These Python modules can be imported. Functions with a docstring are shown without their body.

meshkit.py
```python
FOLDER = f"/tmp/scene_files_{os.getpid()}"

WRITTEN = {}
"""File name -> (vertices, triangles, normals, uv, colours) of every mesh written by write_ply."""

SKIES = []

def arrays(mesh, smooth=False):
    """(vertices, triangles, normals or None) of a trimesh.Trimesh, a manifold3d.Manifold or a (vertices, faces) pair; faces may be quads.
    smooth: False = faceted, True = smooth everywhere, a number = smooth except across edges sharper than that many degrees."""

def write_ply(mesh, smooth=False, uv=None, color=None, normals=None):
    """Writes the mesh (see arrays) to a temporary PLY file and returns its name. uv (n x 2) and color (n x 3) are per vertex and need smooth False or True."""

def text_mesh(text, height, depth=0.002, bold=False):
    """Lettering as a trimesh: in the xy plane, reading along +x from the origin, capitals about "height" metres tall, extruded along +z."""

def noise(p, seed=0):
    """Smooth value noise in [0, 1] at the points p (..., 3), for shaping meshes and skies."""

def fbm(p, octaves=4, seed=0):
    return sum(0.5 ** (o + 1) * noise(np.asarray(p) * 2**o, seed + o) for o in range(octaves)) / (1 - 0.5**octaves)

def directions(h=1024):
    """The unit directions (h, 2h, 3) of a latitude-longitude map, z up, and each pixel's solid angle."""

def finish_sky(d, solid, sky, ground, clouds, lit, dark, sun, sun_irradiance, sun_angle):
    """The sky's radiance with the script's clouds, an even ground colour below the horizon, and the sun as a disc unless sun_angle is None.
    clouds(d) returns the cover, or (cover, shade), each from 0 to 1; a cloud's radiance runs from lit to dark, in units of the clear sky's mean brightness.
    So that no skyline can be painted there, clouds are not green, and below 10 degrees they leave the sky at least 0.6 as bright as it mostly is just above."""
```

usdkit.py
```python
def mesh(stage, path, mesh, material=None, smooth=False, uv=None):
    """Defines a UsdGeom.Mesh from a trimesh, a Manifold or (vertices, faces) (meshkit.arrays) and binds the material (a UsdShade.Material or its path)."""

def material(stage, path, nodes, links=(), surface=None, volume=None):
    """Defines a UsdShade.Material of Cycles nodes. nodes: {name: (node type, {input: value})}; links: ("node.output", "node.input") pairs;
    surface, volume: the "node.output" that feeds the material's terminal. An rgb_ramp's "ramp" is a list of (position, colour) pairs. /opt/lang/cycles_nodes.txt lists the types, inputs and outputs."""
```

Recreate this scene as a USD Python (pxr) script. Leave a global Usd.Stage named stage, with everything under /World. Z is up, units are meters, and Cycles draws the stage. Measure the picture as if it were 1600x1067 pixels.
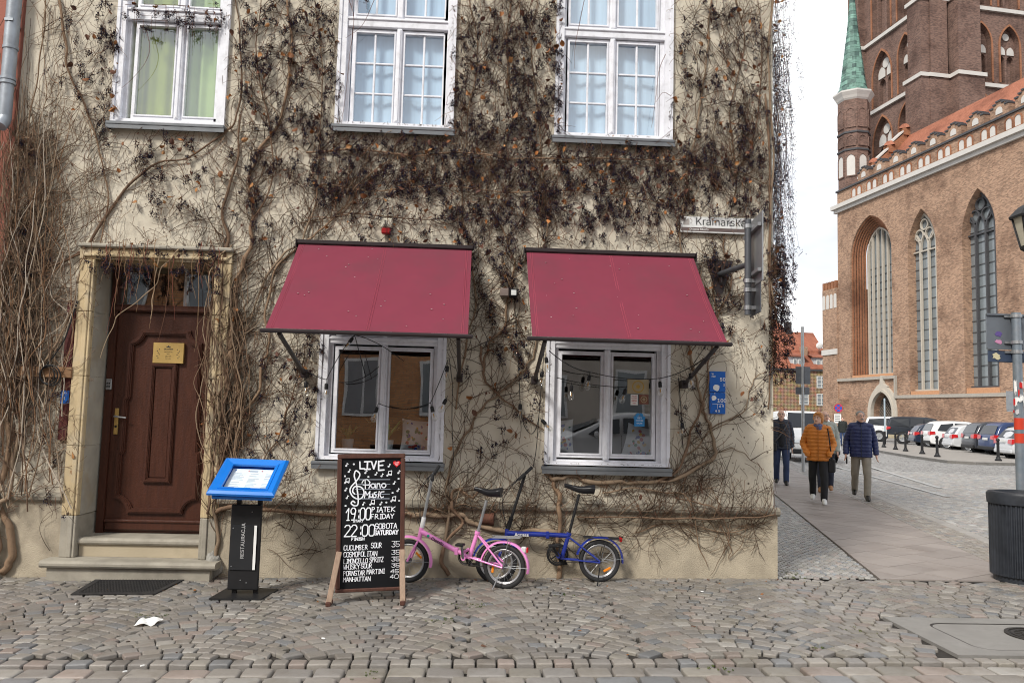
import math, random
import numpy as np, trimesh, shapely
from shapely.geometry import Polygon, LineString, Point, box as sbox
from shapely import affinity
from shapely.ops import unary_union
import manifold3d as m3
import usdkit, meshkit
from pxr import Usd, UsdGeom, UsdLux, UsdShade, Gf, Sdf, Vt

stage = Usd.Stage.CreateInMemory()
UsdGeom.SetStageUpAxis(stage, UsdGeom.Tokens.z)
UsdGeom.SetStageMetersPerUnit(stage, 1.0)
UsdGeom.Xform.Define(stage, '/World')
UsdGeom.Scope.Define(stage, '/World/Looks')
V3 = lambda *a: np.array(a, float)

# ------------------------------------------------------------------ camera, sky, sun
FPX, YAW, PITCH, ROLL = 1249.2256, 0.04568, 0.08712, 0.02615      # found from the straight lines of the photograph
EYE = V3(0, -7.858, 1.55)
def cam_axes():
    f = V3(math.sin(YAW)*math.cos(PITCH), math.cos(YAW)*math.cos(PITCH), math.sin(PITCH))
    r = V3(math.cos(YAW), -math.sin(YAW), 0); u = np.cross(r, f)
    return r*math.cos(ROLL)+u*math.sin(ROLL), -r*math.sin(ROLL)+u*math.cos(ROLL), f
CR, CU, CF = cam_axes()
cam = UsdGeom.Camera.Define(stage, '/World/camera')
m = np.eye(4); m[0, :3], m[1, :3], m[2, :3], m[3, :3] = CR, CU, -CF, EYE
UsdGeom.Xformable(cam).AddTransformOp().Set(Gf.Matrix4d(m.tolist()))
cam.CreateHorizontalApertureAttr(36.0); cam.CreateVerticalApertureAttr(36.0*682/1024)
cam.CreateFocalLengthAttr(36.0*FPX/1600); cam.CreateClippingRangeAttr(Gf.Vec2f(0.05, 2000))
cam.CreateExposureAttr(0.78)

SUN_EL, SUN_DIR = math.radians(42), V3(-0.62, -0.78, 0)
SUN_DIR = SUN_DIR/np.linalg.norm(SUN_DIR)*math.cos(SUN_EL) + V3(0, 0, math.sin(SUN_EL))
usdkit.material(stage, '/World/Looks/sky', {
    'tc': ('texture_coordinate', {}),
    'map': ('mapping', {'scale': (1.0, 1.0, 2.2)}),
    'sky': ('sky_texture', {'sky_type': 'single_scattering', 'sun_disc': False, 'sun_elevation': SUN_EL, 'sun_rotation': math.atan2(SUN_DIR[0], SUN_DIR[1])}),
    'n1': ('noise_texture', {'scale': 2.3, 'detail': 6.0, 'roughness': 0.55, 'distortion': 0.3}),
    'cov': ('rgb_ramp', {'ramp': [(0.0, (.62, .62, .62)), (0.40, (.72, .72, .72)), (0.52, (.97, .97, .97)), (1.0, (1, 1, 1))]}),
    'n2': ('noise_texture', {'scale': 3.1, 'detail': 5.0}),
    'cc': ('rgb_ramp', {'ramp': [(0.30, (4.7, 4.8, 5.1)), (0.47, (6.4, 6.5, 6.8)), (0.62, (8.6, 8.7, 8.8)), (0.8, (9.6, 9.6, 9.7))]}),
    'mix': ('mix_color', {}),
    'bg': ('background_shader', {'strength': 0.1}),
}, [('tc.generated', 'map.vector'), ('map.vector', 'n1.vector'), ('map.vector', 'n2.vector'), ('n1.fac', 'cov.fac'), ('n2.fac', 'cc.fac'),
    ('cov.color', 'mix.fac'), ('sky.color', 'mix.a'), ('cc.color', 'mix.b'), ('mix.result', 'bg.color')], surface='bg.background')
dome = UsdLux.DomeLight.Define(stage, '/World/sky')
UsdShade.MaterialBindingAPI.Apply(dome.GetPrim()).Bind(UsdShade.Material.Get(stage, '/World/Looks/sky'))
dome.GetPrim().SetCustomDataByKey('kind', 'structure')
sun = UsdLux.DistantLight.Define(stage, '/World/sun')
sun.CreateNormalizeAttr(True); sun.CreateIntensityAttr(0.55); sun.CreateAngleAttr(11.0); sun.CreateColorAttr(Gf.Vec3f(1.0, 0.95, 0.87))
zc = SUN_DIR; xc = np.cross(V3(0, 0, 1), zc); xc /= np.linalg.norm(xc); yc = np.cross(zc, xc)
m = np.eye(4); m[0, :3], m[1, :3], m[2, :3] = xc, yc, zc
UsdGeom.Xformable(sun).AddTransformOp().Set(Gf.Matrix4d(m.tolist()))

# ------------------------------------------------------------------ measuring: where a sight line meets a real plane
def ray(px, py): return CF + CR*(px-800)/FPX + CU*(533.5-py)/FPX
def P(px, py, y=0.0):                       # on the plane Y = y
    d = ray(px, py); return EYE + d*(y-EYE[1])/d[1]
def GZ(x): return 0.0142*min(x-3.2, 0.0)    # the front pavement rises gently to the right, then is level
def Gd(px, py, z=None):                     # on the ground
    d = ray(px, py); q = EYE + d*(0-EYE[2])/d[2]
    for _ in range(12):
        q = EYE + d*((GZ(q[0]) if z is None else z)-EYE[2])/d[2]
    return q
def Pl(px, py, o, n):                       # on the plane through o with normal n
    d = ray(px, py); return EYE + d*np.dot(o-EYE, n)/np.dot(d, n)

# ------------------------------------------------------------------ prims
used = {}
def numbered(name, parent):
    k = (parent, name); used[k] = used.get(k, 0)+1
    return name if used[k] == 1 else f'{name}_{used[k]-1:03d}'
def ppath(parent): return '/World' if parent is None else (parent if isinstance(parent, str) else str(parent.GetPath()))
def tag(p, label=None, cat=None, group=None, kind=None):
    p = p.GetPrim() if hasattr(p, 'GetPrim') else p
    for k, v in (('label', label), ('category', cat), ('group', group), ('kind', kind)):
        if v: p.SetCustomDataByKey(k, v)
    return p
def xf(name, loc=(0, 0, 0), rz=0, parent=None, **kw):
    par = ppath(parent); x = UsdGeom.Xform.Define(stage, f'{par}/{numbered(name, par)}')
    x.AddTranslateOp().Set(Gf.Vec3d(*map(float, loc)))
    if rz: x.AddRotateZOp().Set(float(math.degrees(rz)))
    return tag(x, **kw)
def dup(root, loc, rz=0, name=None, **kw):
    was = root.GetCustomData()
    base = name or root.GetName().rstrip('0123456789').rstrip('_')
    r = xf(base, loc, rz, None)
    r.GetReferences().AddInternalReference(root.GetPath()); r.SetInstanceable(True)
    return tag(r, kw.get('label', was.get('label')), kw.get('cat', was.get('category')), kw.get('group', was.get('group')))

class B:
    """collects pieces of one mesh"""
    def __init__(s): s.v, s.f, s.c, s.n = [], [], [], 0
    def add(s, v, f, col=None, M=None):
        v = np.asarray(v, float).reshape(-1, 3); f = np.asarray(f, int)
        if f.shape[1] == 4: f = np.vstack([f[:, [0, 1, 2]], f[:, [0, 2, 3]]])
        if M is not None: v = v@M[:3, :3].T+M[:3, 3]
        s.v.append(v); s.f.append(f+s.n); s.n += len(v)
        s.c.append(np.broadcast_to(np.asarray((1, 1, 1) if col is None else col, float), (len(v), 3)))
        return s
    def tm(s, t, M=None, col=None):
        if hasattr(t, 'to_mesh'):
            q = t.to_mesh(); return s.add(q.vert_properties[:, :3], q.tri_verts, col, M)
        return s.add(t.vertices, t.faces, col, M)
    def box(s, x0, x1, y0, y1, z0, z1, col=None, bev=0.0, M=None):
        x0, x1 = min(x0, x1), max(x0, x1); y0, y1 = min(y0, y1), max(y0, y1); z0, z1 = min(z0, z1), max(z0, z1)
        if bev <= 0:
            v = [(x, y, z) for x in (x0, x1) for y in (y0, y1) for z in (z0, z1)]
            return s.add(v, [(0, 1, 3, 2), (4, 6, 7, 5), (0, 4, 5, 1), (2, 3, 7, 6), (0, 2, 6, 4), (1, 5, 7, 3)], col, M)
        b = min(bev, (x1-x0)*.45, (y1-y0)*.45, (z1-z0)*.45); v = []; ix = {}
        for i, x in enumerate((x0, x1)):
            for j, y in enumerate((y0, y1)):
                for k, z in enumerate((z0, z1)):
                    sx, sy, sz = (1-2*i)*b, (1-2*j)*b, (1-2*k)*b
                    for a, p in enumerate(((x, y+sy, z+sz), (x+sx, y, z+sz), (x+sx, y+sy, z))):
                        ix[i, j, k, a] = len(v); v.append(p)
        h = trimesh.convex.convex_hull(np.array(v)); return s.add(h.vertices, h.faces, col, M)
    def obox(s, c, size, R=None, col=None, bev=0):
        M = np.eye(4); M[:3, 3] = c
        if R is not None: M[:3, :3] = R
        a, b, d = [q/2 for q in size]; return s.box(-a, a, -b, b, -d, d, col, bev, M)
    def bar(s, p, q, w, h, up=(0, 0, 1), col=None, bev=0):
        p, q = np.asarray(p, float), np.asarray(q, float); d = q-p; L = np.linalg.norm(d); d /= L
        sd = np.cross(d, up); sd /= np.linalg.norm(sd); u = np.cross(sd, d)
        return s.obox((p+q)/2, (L, w, h), np.stack([d, sd, u], 1), col, bev)
    def tube(s, pts, r, n=6, col=None, cap=True, closed=False):
        pts = np.asarray(pts, float); N = len(pts); r = np.broadcast_to(np.asarray(r, float), (N,))
        t = np.gradient(pts, axis=0) if not closed else np.roll(pts, -1, 0)-np.roll(pts, 1, 0)
        t /= np.maximum(np.linalg.norm(t, axis=1, keepdims=True), 1e-9)
        u = np.cross(t[0], (0, 0, 1.0) if abs(t[0][2]) < .9 else (1.0, 0, 0)); u /= np.linalg.norm(u); us = []
        for k in range(N):
            u = u-t[k]*np.dot(u, t[k]); u /= max(np.linalg.norm(u), 1e-9); us.append(u)
        us = np.array(us); w = np.cross(t, us); a = np.arange(n)*2*math.pi/n
        v = pts[:, None]+r[:, None, None]*(np.cos(a)[None, :, None]*us[:, None]+np.sin(a)[None, :, None]*w[:, None])
        K = N if closed else N-1; i = np.arange(K)[:, None]; j = np.arange(n)[None]; i2 = (i+1) % N; j2 = (j+1) % n
        f = np.stack([i*n+j, i*n+j2, i2*n+j2, i2*n+j], -1).reshape(-1, 4)
        f = np.vstack([f[:, [0, 1, 2]], f[:, [0, 2, 3]]])
        if cap and not closed and n > 2:
            f = np.vstack([f, [(0, k+1, k) for k in range(1, n-1)], [((N-1)*n, (N-1)*n+k, (N-1)*n+k+1) for k in range(1, n-1)]])
        return s.add(v.reshape(-1, 3), f, col)
    def cyl(s, p, q, r, n=16, col=None): return s.tube([p, q], r, n, col)
    def ring(s, c, R, r, ax=(0, 1, 0), n=36, m=8, col=None, a0=0, a1=None):
        ax = np.asarray(ax, float); ax /= np.linalg.norm(ax); e = np.cross(ax, (0, 0, 1.0) if abs(ax[2]) < .9 else (1.0, 0, 0)); e /= np.linalg.norm(e); g = np.cross(ax, e)
        full = a1 is None; a = np.arange(n)*2*math.pi/n if full else np.linspace(a0, a1, n)
        return s.tube(np.asarray(c, float)+R*(np.cos(a)[:, None]*e+np.sin(a)[:, None]*g), r, m, col, closed=full)
    def sph(s, c, r, sub=1, col=None):
        t = trimesh.creation.icosphere(sub); return s.add(t.vertices*np.asarray(r)+np.asarray(c), t.faces, col)
    def lathe(s, prof, n=24, M=None, col=None):
        prof = np.asarray(prof, float); a = np.arange(n)*2*math.pi/n; K = len(prof)
        v = np.stack([prof[:, 0][:, None]*np.cos(a), prof[:, 0][:, None]*np.sin(a), np.broadcast_to(prof[:, 1][:, None], (K, n))], -1).reshape(-1, 3)
        i = np.arange(K-1)[:, None]; j = np.arange(n)[None]; j2 = (j+1) % n
        return s.add(v, np.stack([i*n+j, i*n+j2, (i+1)*n+j2, (i+1)*n+j], -1).reshape(-1, 4), col, M)
    def ext(s, poly, h, M=None, col=None):
        for g in getattr(poly, 'geoms', [poly]):
            if g.geom_type == 'Polygon' and g.area > 1e-9:
                t = trimesh.creation.extrude_polygon(g, h, engine='earcut'); s.tm(t, M, col)
        return s
    def put(s, name, mat, parent=None, smooth=False, **kw):
        if not s.v: return None
        par = ppath(parent); v, f = np.vstack(s.v), np.vstack(s.f); c = np.vstack(s.c)
        tint = not np.allclose(c, 1)
        if tint and smooth not in (False, True): smooth = False
        me = usdkit.mesh(stage, f'{par}/{numbered(name, par)}', (v, f), mat, smooth)
        if tint: UsdGeom.PrimvarsAPI(me).CreatePrimvar('tint', Sdf.ValueTypeNames.Color3fArray, 'vertex').Set(Vt.Vec3fArray.FromNumpy(c.astype(np.float32)))
        return tag(me, **kw)
# frames: XZ drawing (x right, z up) standing on the facade, extruded towards -y from y1
def FX(y): return np.array([[1, 0, 0, 0], [0, 0, -1, y], [0, 1, 0, 0], [0, 0, 0, 1.0]])
def frame(o, ex, ey, ez):
    M = np.eye(4); M[:3, 0], M[:3, 1], M[:3, 2], M[:3, 3] = ex, ey, ez, o; return M
def rotz(a): return np.array([[math.cos(a), -math.sin(a), 0], [math.sin(a), math.cos(a), 0], [0, 0, 1.0]])
def smoothpath(pts, k=8):
    p = np.asarray(pts, float); out = []
    q = np.vstack([2*p[0]-p[1], p, 2*p[-1]-p[-2]])
    for i in range(1, len(q)-2):
        for t in np.linspace(0, 1, k, endpoint=False):
            out.append(.5*((2*q[i])+(-q[i-1]+q[i+1])*t+(2*q[i-1]-5*q[i]+4*q[i+1]-q[i+2])*t*t+(-q[i-1]+3*q[i]-3*q[i+1]+q[i+2])*t**3))
    out.append(p[-1]); return np.array(out)

# ------------------------------------------------------------------ materials
mats = {}
def M(name, col, rough=.7, var=.18, scale=6., bump=.0, bscale=60., metal=0., tint=False, coat=0., spec=.35, stretch=None, dirt=None, dscale=2., trans=0.):
    """col with an uneven tone (noise), optional stains of colour dirt, fine relief, and the mesh's own tint"""
    if name in mats: return mats[name]
    c = np.array(col, float)
    nd = {'g': ('geometry', {}), 'map': ('mapping', {'scale': stretch or (1, 1, 1)}),
          'n': ('noise_texture', {'scale': float(scale), 'detail': 5.0, 'roughness': .6}),
          'r': ('rgb_ramp', {'ramp': [(0.25, tuple(c*(1-var))), (0.5, tuple(c)), (0.75, tuple(np.minimum(c*(1+var), .95)))]}),
          'p': ('principled_bsdf', {'roughness': rough, 'metallic': metal, 'coat_weight': coat, 'specular_ior_level': spec, 'transmission_weight': trans})}
    ln = [('g.position', 'map.vector'), ('map.vector', 'n.vector'), ('n.fac', 'r.fac')]; last = 'r.color'
    if dirt is not None:
        nd['n3'] = ('noise_texture', {'scale': float(dscale), 'detail': 7.0, 'roughness': .65})
        nd['r3'] = ('rgb_ramp', {'ramp': [(0.48, (0, 0, 0)), (0.72, (.55, .55, .55))]})
        nd['mx'] = ('mix_color', {'b': tuple(dirt)})
        ln += [('map.vector', 'n3.vector'), ('n3.fac', 'r3.fac'), ('r3.color', 'mx.fac'), (last, 'mx.a')]; last = 'mx.result'
    if tint:
        nd['at'] = ('attribute', {'attribute': 'tint'}); nd['tm'] = ('mix_color', {'blend_type': 'multiply', 'fac': 1.0})
        ln += [(last, 'tm.a'), ('at.color', 'tm.b')]; last = 'tm.result'
    if bump:
        nd['n2'] = ('noise_texture', {'scale': float(bscale), 'detail': 4.0}); nd['b'] = ('bump', {'strength': bump, 'distance': .01})
        ln += [('g.position', 'n2.vector'), ('n2.fac', 'b.height'), ('b.normal', 'p.normal')]
    ln.append((last, 'p.base_color'))
    mats[name] = usdkit.material(stage, '/World/Looks/'+name, nd, ln, surface='p.BSDF'); return mats[name]
def pane_mat(name, tintc=(.90, .94, .96), base=.21, rough=.0):
    if name in mats: return mats[name]
    mats[name] = usdkit.material(stage, '/World/Looks/'+name, {'lw': ('layer_weight', {'blend': .5}), 'pw': ('math', {'math_type': 'power', 'value2': 4.0}), 'f': ('math', {'math_type': 'multiply_add', 'use_clamp': True, 'value2': 1-base, 'value3': base}), 't': ('transparent_bsdf', {'color': tintc}),
        'g': ('geometry', {}), 'n': ('noise_texture', {'scale': 1.7, 'detail': 1.0}), 'b': ('bump', {'strength': .12, 'distance': .02}),
        'gl': ('glossy_bsdf', {'roughness': rough, 'color': (.97, .97, .97)}), 'm': ('mix_closure', {})},
        [('g.position', 'n.vector'), ('n.fac', 'b.height'), ('b.normal', 'gl.normal'), ('lw.facing', 'pw.value1'), ('pw.value', 'f.value1'), ('f.value', 'm.fac'), ('t.BSDF', 'm.closure1'), ('gl.BSDF', 'm.closure2')], surface='m.closure'); return mats[name]
def emit(name, col, st):
    mats[name] = usdkit.material(stage, '/World/Looks/'+name, {'e': ('emission', {'color': col, 'strength': st})}, [], surface='e.emission'); return mats[name]
WHITE = M('white_paint', (.70, .71, .75), .45, .05, 9, .15, 90, dirt=(.45, .45, .46), dscale=11)
BLACK = M('black_metal', (.012, .012, .013), .5, .2, 10, spec=.3)
STEEL = M('galvanised_steel', (.36, .37, .38), .42, .2, 7, .1, 60, metal=.8)
CHROME = M('chrome', (.20, .20, .21), .35, .1, 10, metal=1.)
RUBBER = M('rubber', (.02, .02, .021), .75, .2, 20)
BLACKPL = M('black_plastic', (.011, .011, .012), .5, .2, 20, spec=.3)
PRINTW = M('white_print', (.72, .72, .70), .6, .05, 30)
PRINTK = M('black_print', (.03, .03, .03), .6, .05, 30)
GLASS = pane_mat('window_glass')
rnd = random.Random(7); rng = np.random.default_rng(7)
# ================================================================== GROUND
SO = V3(3.0, 0, 0); SS = V3(.249, .9685, 0); SN = V3(.9685, -.249, 0)       # the side street: along, across
def st(s, t, z=0): return SO+SS*s+SN*t+V3(0, 0, z)
def ground_mat(name, cols, scale, rough, mort=(.04, .037, .033)):
    """far cobbles: cells with joints, for ground too far away to tell the stones apart"""
    ramp = [(i/(len(cols)-1), c) for i, c in enumerate(cols)]
    mats[name] = usdkit.material(stage, '/World/Looks/'+name, {'g': ('geometry', {}), 'v': ('voronoi_texture', {'scale': scale, 'randomness': .7}), 'e': ('voronoi_texture', {'scale': scale, 'randomness': .7, 'feature': 'distance_to_edge'}),
        's': ('separate_color', {}), 'r': ('rgb_ramp', {'ramp': ramp}), 'er': ('rgb_ramp', {'ramp': [(0.02, (0, 0, 0)), (.10, (1, 1, 1))]}), 'm': ('mix_color', {'a': mort}),
        'b': ('bump', {'strength': .5, 'distance': .02}), 'p': ('principled_bsdf', {'roughness': rough})},
        [('g.position', 'v.vector'), ('g.position', 'e.vector'), ('v.color', 's.color'), ('s.r', 'r.fac'), ('e.distance', 'er.fac'), ('er.color', 'm.fac'), ('r.color', 'm.b'), ('m.result', 'p.base_color'), ('e.distance', 'b.height'), ('b.normal', 'p.normal')], surface='p.BSDF')
    return mats[name]
GREYS = [(.10, .097, .092), (.15, .145, .137), (.19, .183, .172), (.24, .233, .22)]
FARCOB = ground_mat('far_cobbles', GREYS, 8.0, .55)
BED = M('joint_dirt', (.028, .024, .020), .9, .4, 14, .6, 90)
STONE = M('granite_stone', (1, 1, 1), .42, .16, 22, .35, 130, tint=True, dirt=(.55, .5, .42), dscale=5)
SLABM = M('concrete_slab', (1, 1, 1), .6, .08, 30, .2, 200, tint=True, dirt=(.62, .58, .55), dscale=1.3)
CONC = M('concrete', (.215, .205, .19), .75, .12, 12, .3, 160, dirt=(.12, .115, .105), dscale=3)
IRON = M('cast_iron', (.05, .045, .04), .55, .3, 25, .3, 120, metal=.6)

xs = [-600, -60, -12, -8, -4, 0, 3.2, 30, 120, 700]; ys = [-600, -60, -20, -2.7, 20, 60, 150, 700]
v = [(x, y, GZ(max(x, -12))-.035-(.03 if y < -2.5 else 0)) for x in xs for y in ys]; K = len(ys)
f = [(i*K+j, (i+1)*K+j, (i+1)*K+j+1, i*K+j+1) for i in range(len(xs)-1) for j in range(K-1)]
B().add(v, f).put('ground', FARCOB, kind='structure')

PAL = np.array([(.165, .146, .124), (.145, .131, .116), (.180, .160, .135), (.185, .145, .120), (.122, .124, .126), (.205, .190, .165), (.165, .148, .120), (.150, .138, .124)])
def stone_col(warm=1.):
    c = PAL[rng.choice(8, p=[.22, .18, .16, .10, .08, .08, .10, .08])]*rng.uniform(.85, 1.18); g = c.mean(); return np.clip((g+(c-g)*.7)*1.3, 0, 1)
def stone_mesh(q, h=.03, dome=.0028, zf=None, inset=.006, rad=.15):
    """one stone from its four corners: rounded plan, worn edges, domed top"""
    q = np.asarray(q, float); c = q.mean(0); q = c+(q-c)*(1-inset/ max(np.abs(q-c).max(), .01)); ring = []
    for k in range(4):
        a, p, b = q[k-1], q[k], q[(k+1) % 4]; r = rad*rng.uniform(.6, 1.25)
        ring += [p+(a-p)*r*.5, p+(b-p)*r*.5]
    ring = np.array(ring); tz = rng.normal(0, .0016); gx, gy = rng.normal(0, .014, 2)
    zb = (GZ(c[0]) if zf is None else zf)+tz
    z = lambda p, d: np.column_stack([p, zb+d+(p-c)@np.array([gx, gy])])
    mid, top = c+(ring-c)*1.0, c+(ring-c)*.84
    v = np.vstack([z(ring, -h), z(mid, -.008), z(c+(ring-c)*.955, -.001), z(top, dome*.75), [[c[0], c[1], zb+dome]]]); f = []
    for L in range(3):
        for k in range(8): f += [(L*8+k, L*8+(k+1) % 8, L*8+8+(k+1) % 8), (L*8+k, L*8+8+(k+1) % 8, L*8+8+k)]
    f += [(24+k, 24+(k+1) % 8, 32) for k in range(8)]
    v[8:, 2] += rng.normal(0, .0009, len(v)-8); return v, np.array(f), c
def lay(stones, parent, name, n_ind=300, mat=None, field='cobble_field'):
    """the n_ind stones nearest the camera one by one, the others as one part"""
    stones.sort(key=lambda s: np.hypot(*(s[2]-EYE[:2]))); rest = B()
    for k, (v, f, c, col) in enumerate(stones):
        if k < n_ind: B().add(v, f, col).put(name, mat or STONE, parent, smooth=True)
        else: rest.add(v, f, col)
    rest.put(field, mat or STONE, parent, smooth=True, kind='stuff')
def inview(c, m=60):
    d = np.array([c[0], c[1], 0])-EYE; z = d@CF
    if z < .5: return False
    x, y = 800+FPX*(d@CR)/z, 533.5-FPX*(d@CU)/z
    return -m < x < 1600+m and y < 1067+m

# the pavement in front of the house: small stones laid in arcs
pave = xf('cobbled_pavement', kind='structure')
x0, x1 = -9.0, 9.0; v = [(x, y, GZ(x)-.022) for x in (x0, 3.2, x1) for y in (-2.62, .06)]
B().add(v, [(0, 2, 3, 1), (2, 4, 5, 3)]).put('bed', BED, pave)
hole = affinity.rotate(sbox(3.28, -2.50, 6.6, -1.46), 0)          # the concrete round the manhole
stones = []; cw, A, rs = 1.18, .27, .107
for k in range(-7, 8):
    xc = .55+k*cw
    for i in range(-30, 7):
        yb = -.05+i*rs
        if yb < -2.9 or yb > .3: continue
        n = 11; dl = .09*(1 if i % 2 else -1)+rng.normal(0, .02); ts = np.linspace(-1+dl, 1+dl, n+1); ts[1:-1] += rng.normal(0, .018, n-1)
        if i % 2: ts = np.concatenate([[-1+dl], (ts[:-1]+ts[1:])/2, [1+dl]])
        arc = lambda t: -A*(t*t)+.13
        s2 = .5+.5*((i*7+k*3) % 2)*0
        for a, b in zip(ts[:-1], ts[1:]):
            sh = 0
            a2, b2 = a, b
            if b2-a2 < .02: continue
            j = lambda: rng.normal(0, .0035)
            sl_ = 2*A/(cw/2)
            up_ = lambda t: np.clip(t+rs*(sl_*t)/(1+(sl_*t)**2)/(cw/2), -1+dl, 1+dl)
            q = [(xc+a2*cw/2+j(), yb+arc(a2)+j()), (xc+b2*cw/2+j(), yb+arc(b2)+j()), (xc+up_(b2)*cw/2+j(), yb+rs+arc(up_(b2))+j()), (xc+up_(a2)*cw/2+j(), yb+rs+arc(up_(a2))+j())]
            c = np.mean(q, 0)
            if c[1] < -2.49 or c[1] > (.02 if c[0] < 3 else -.06) or hole.buffer(.03).contains(Point(*c)) or not inview(c, 500): continue
            vv, ff, cc = stone_mesh(q); stones.append((vv, ff, cc, stone_col()))
x = -9.0
while x < 9:                                                        # the straight row along the kerb
    w = rng.uniform(.105, .15)
    if inview((x, -2.58), 500):
        vv, ff, cc = stone_mesh([(x, -2.645), (x+w, -2.645), (x+w, -2.535), (x, -2.535)], h=.06, dome=.004); stones.append((vv, ff, cc, stone_col()*1.08))
    x += w
lay(stones, pave, 'cobble')

# the carriageway in the foreground: larger setts
road = xf('front_road', kind='structure')
B().add([(-9, -6.2, GZ(-9)-.06), (3.2, -6.2, -.06), (9, -6.2, -.06), (-9, -2.6, GZ(-9)-.06), (3.2, -2.6, -.06), (9, -2.6, -.06)], [(0, 1, 4, 3), (1, 2, 5, 4)]).put('bed', BED, road)
stones = []; y = -2.665
for r in range(14):
    h = rng.uniform(.16, .19); x = -8-rng.uniform(0, .2)
    while x < 8:
        w = rng.uniform(.18, .27)
        if inview((x, y), 400):
            q = np.array([(x, y-h), (x+w, y-h), (x+w, y), (x, y)])+rng.normal(0, .004, (4, 2))
            vv, ff, cc = stone_mesh(q, zf=GZ(x)-.016, h=.05, dome=.006, inset=.007); stones.append((vv, ff, cc, stone_col()*1.12))
        x += w
    y -= h
lay(stones, road, 'sett', 150, field='sett_field')

b = B()
for q, n_ in (((240, 962), 26), ((740, 945), 30), ((700, 968), 14), ((1232, 896), 18), ((1245, 902), 10), ((1335, 985), 10), ((1290, 1010), 8), ((880, 930), 8), ((1120, 1045), 10), ((560, 1052), 8)):
    c = Gd(*q)
    for _ in range(n_):
        p = c+V3(rng.normal(0, .07), rng.normal(0, .045), -.006); a = rng.uniform(0, 6.28); s_ = rng.uniform(.006, .016); h_ = rng.uniform(.006, .02); col = np.array([(.075, .10, .02), (.10, .12, .03), (.05, .07, .02)][int(rng.integers(0, 3))])
        for k in range(4): a2 = a+k*1.6; b.add([p, p+V3(math.cos(a2), math.sin(a2), 0)*s_*.5+V3(0, 0, h_), p+V3(math.cos(a2+.5), math.sin(a2+.5), 0)*s_+V3(0, 0, h_*.5)], [(0, 1, 2)], col)
b.put('moss', M('moss_green', (1, 1, 1), .9, .3, 40, tint=True), label='small tufts of green moss in the joints of the paving', cat='moss', kind='stuff')
# concrete surround with the oblong cover
sl = xf('concrete_surround', (0, 0, 0), kind='structure')
b = B(); rr = sbox(3.30, -2.48, 6.5, -1.48); lid = sbox(3.55, -2.34, 5.6, -1.66).buffer(-.12).buffer(.12, 8)
b.ext(rr.difference(lid.buffer(.018)), .06, frame((0, 0, -.058), (1, 0, 0), (0, 1, 0), (0, 0, 1))); b.put('concrete_frame', CONC, sl)
B().ext(lid, .05, frame((0, 0, -.052), (1, 0, 0), (0, 1, 0), (0, 0, 1))).put('lid', CONC, sl)
B().ext(lid.buffer(.018).difference(lid.buffer(.003)), .05, frame((0, 0, -.05), (1, 0, 0), (0, 1, 0), (0, 0, 1))).put('iron_edge', IRON, sl)
mc = xf('manhole_cover', (4.22, -1.97, -.002), label='round cast iron manhole cover set in the concrete lid', cat='manhole cover')
b = B().lathe([(.0, 0), (.05, 0), (.05, .006), (.02, .006), (0, .006)], 16)
for R0, R1, z in ((.075, .10, .007), (.15, .17, .007), (.19, .215, .009)): b.lathe([(R0, 0), (R0, z), (R1, z), (R1, 0)], 36)
for k in range(12):
    a = k*math.pi/6; b.obox((.125*math.cos(a), .125*math.sin(a), .003), (.045, .014, .008), rotz(a))
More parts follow.
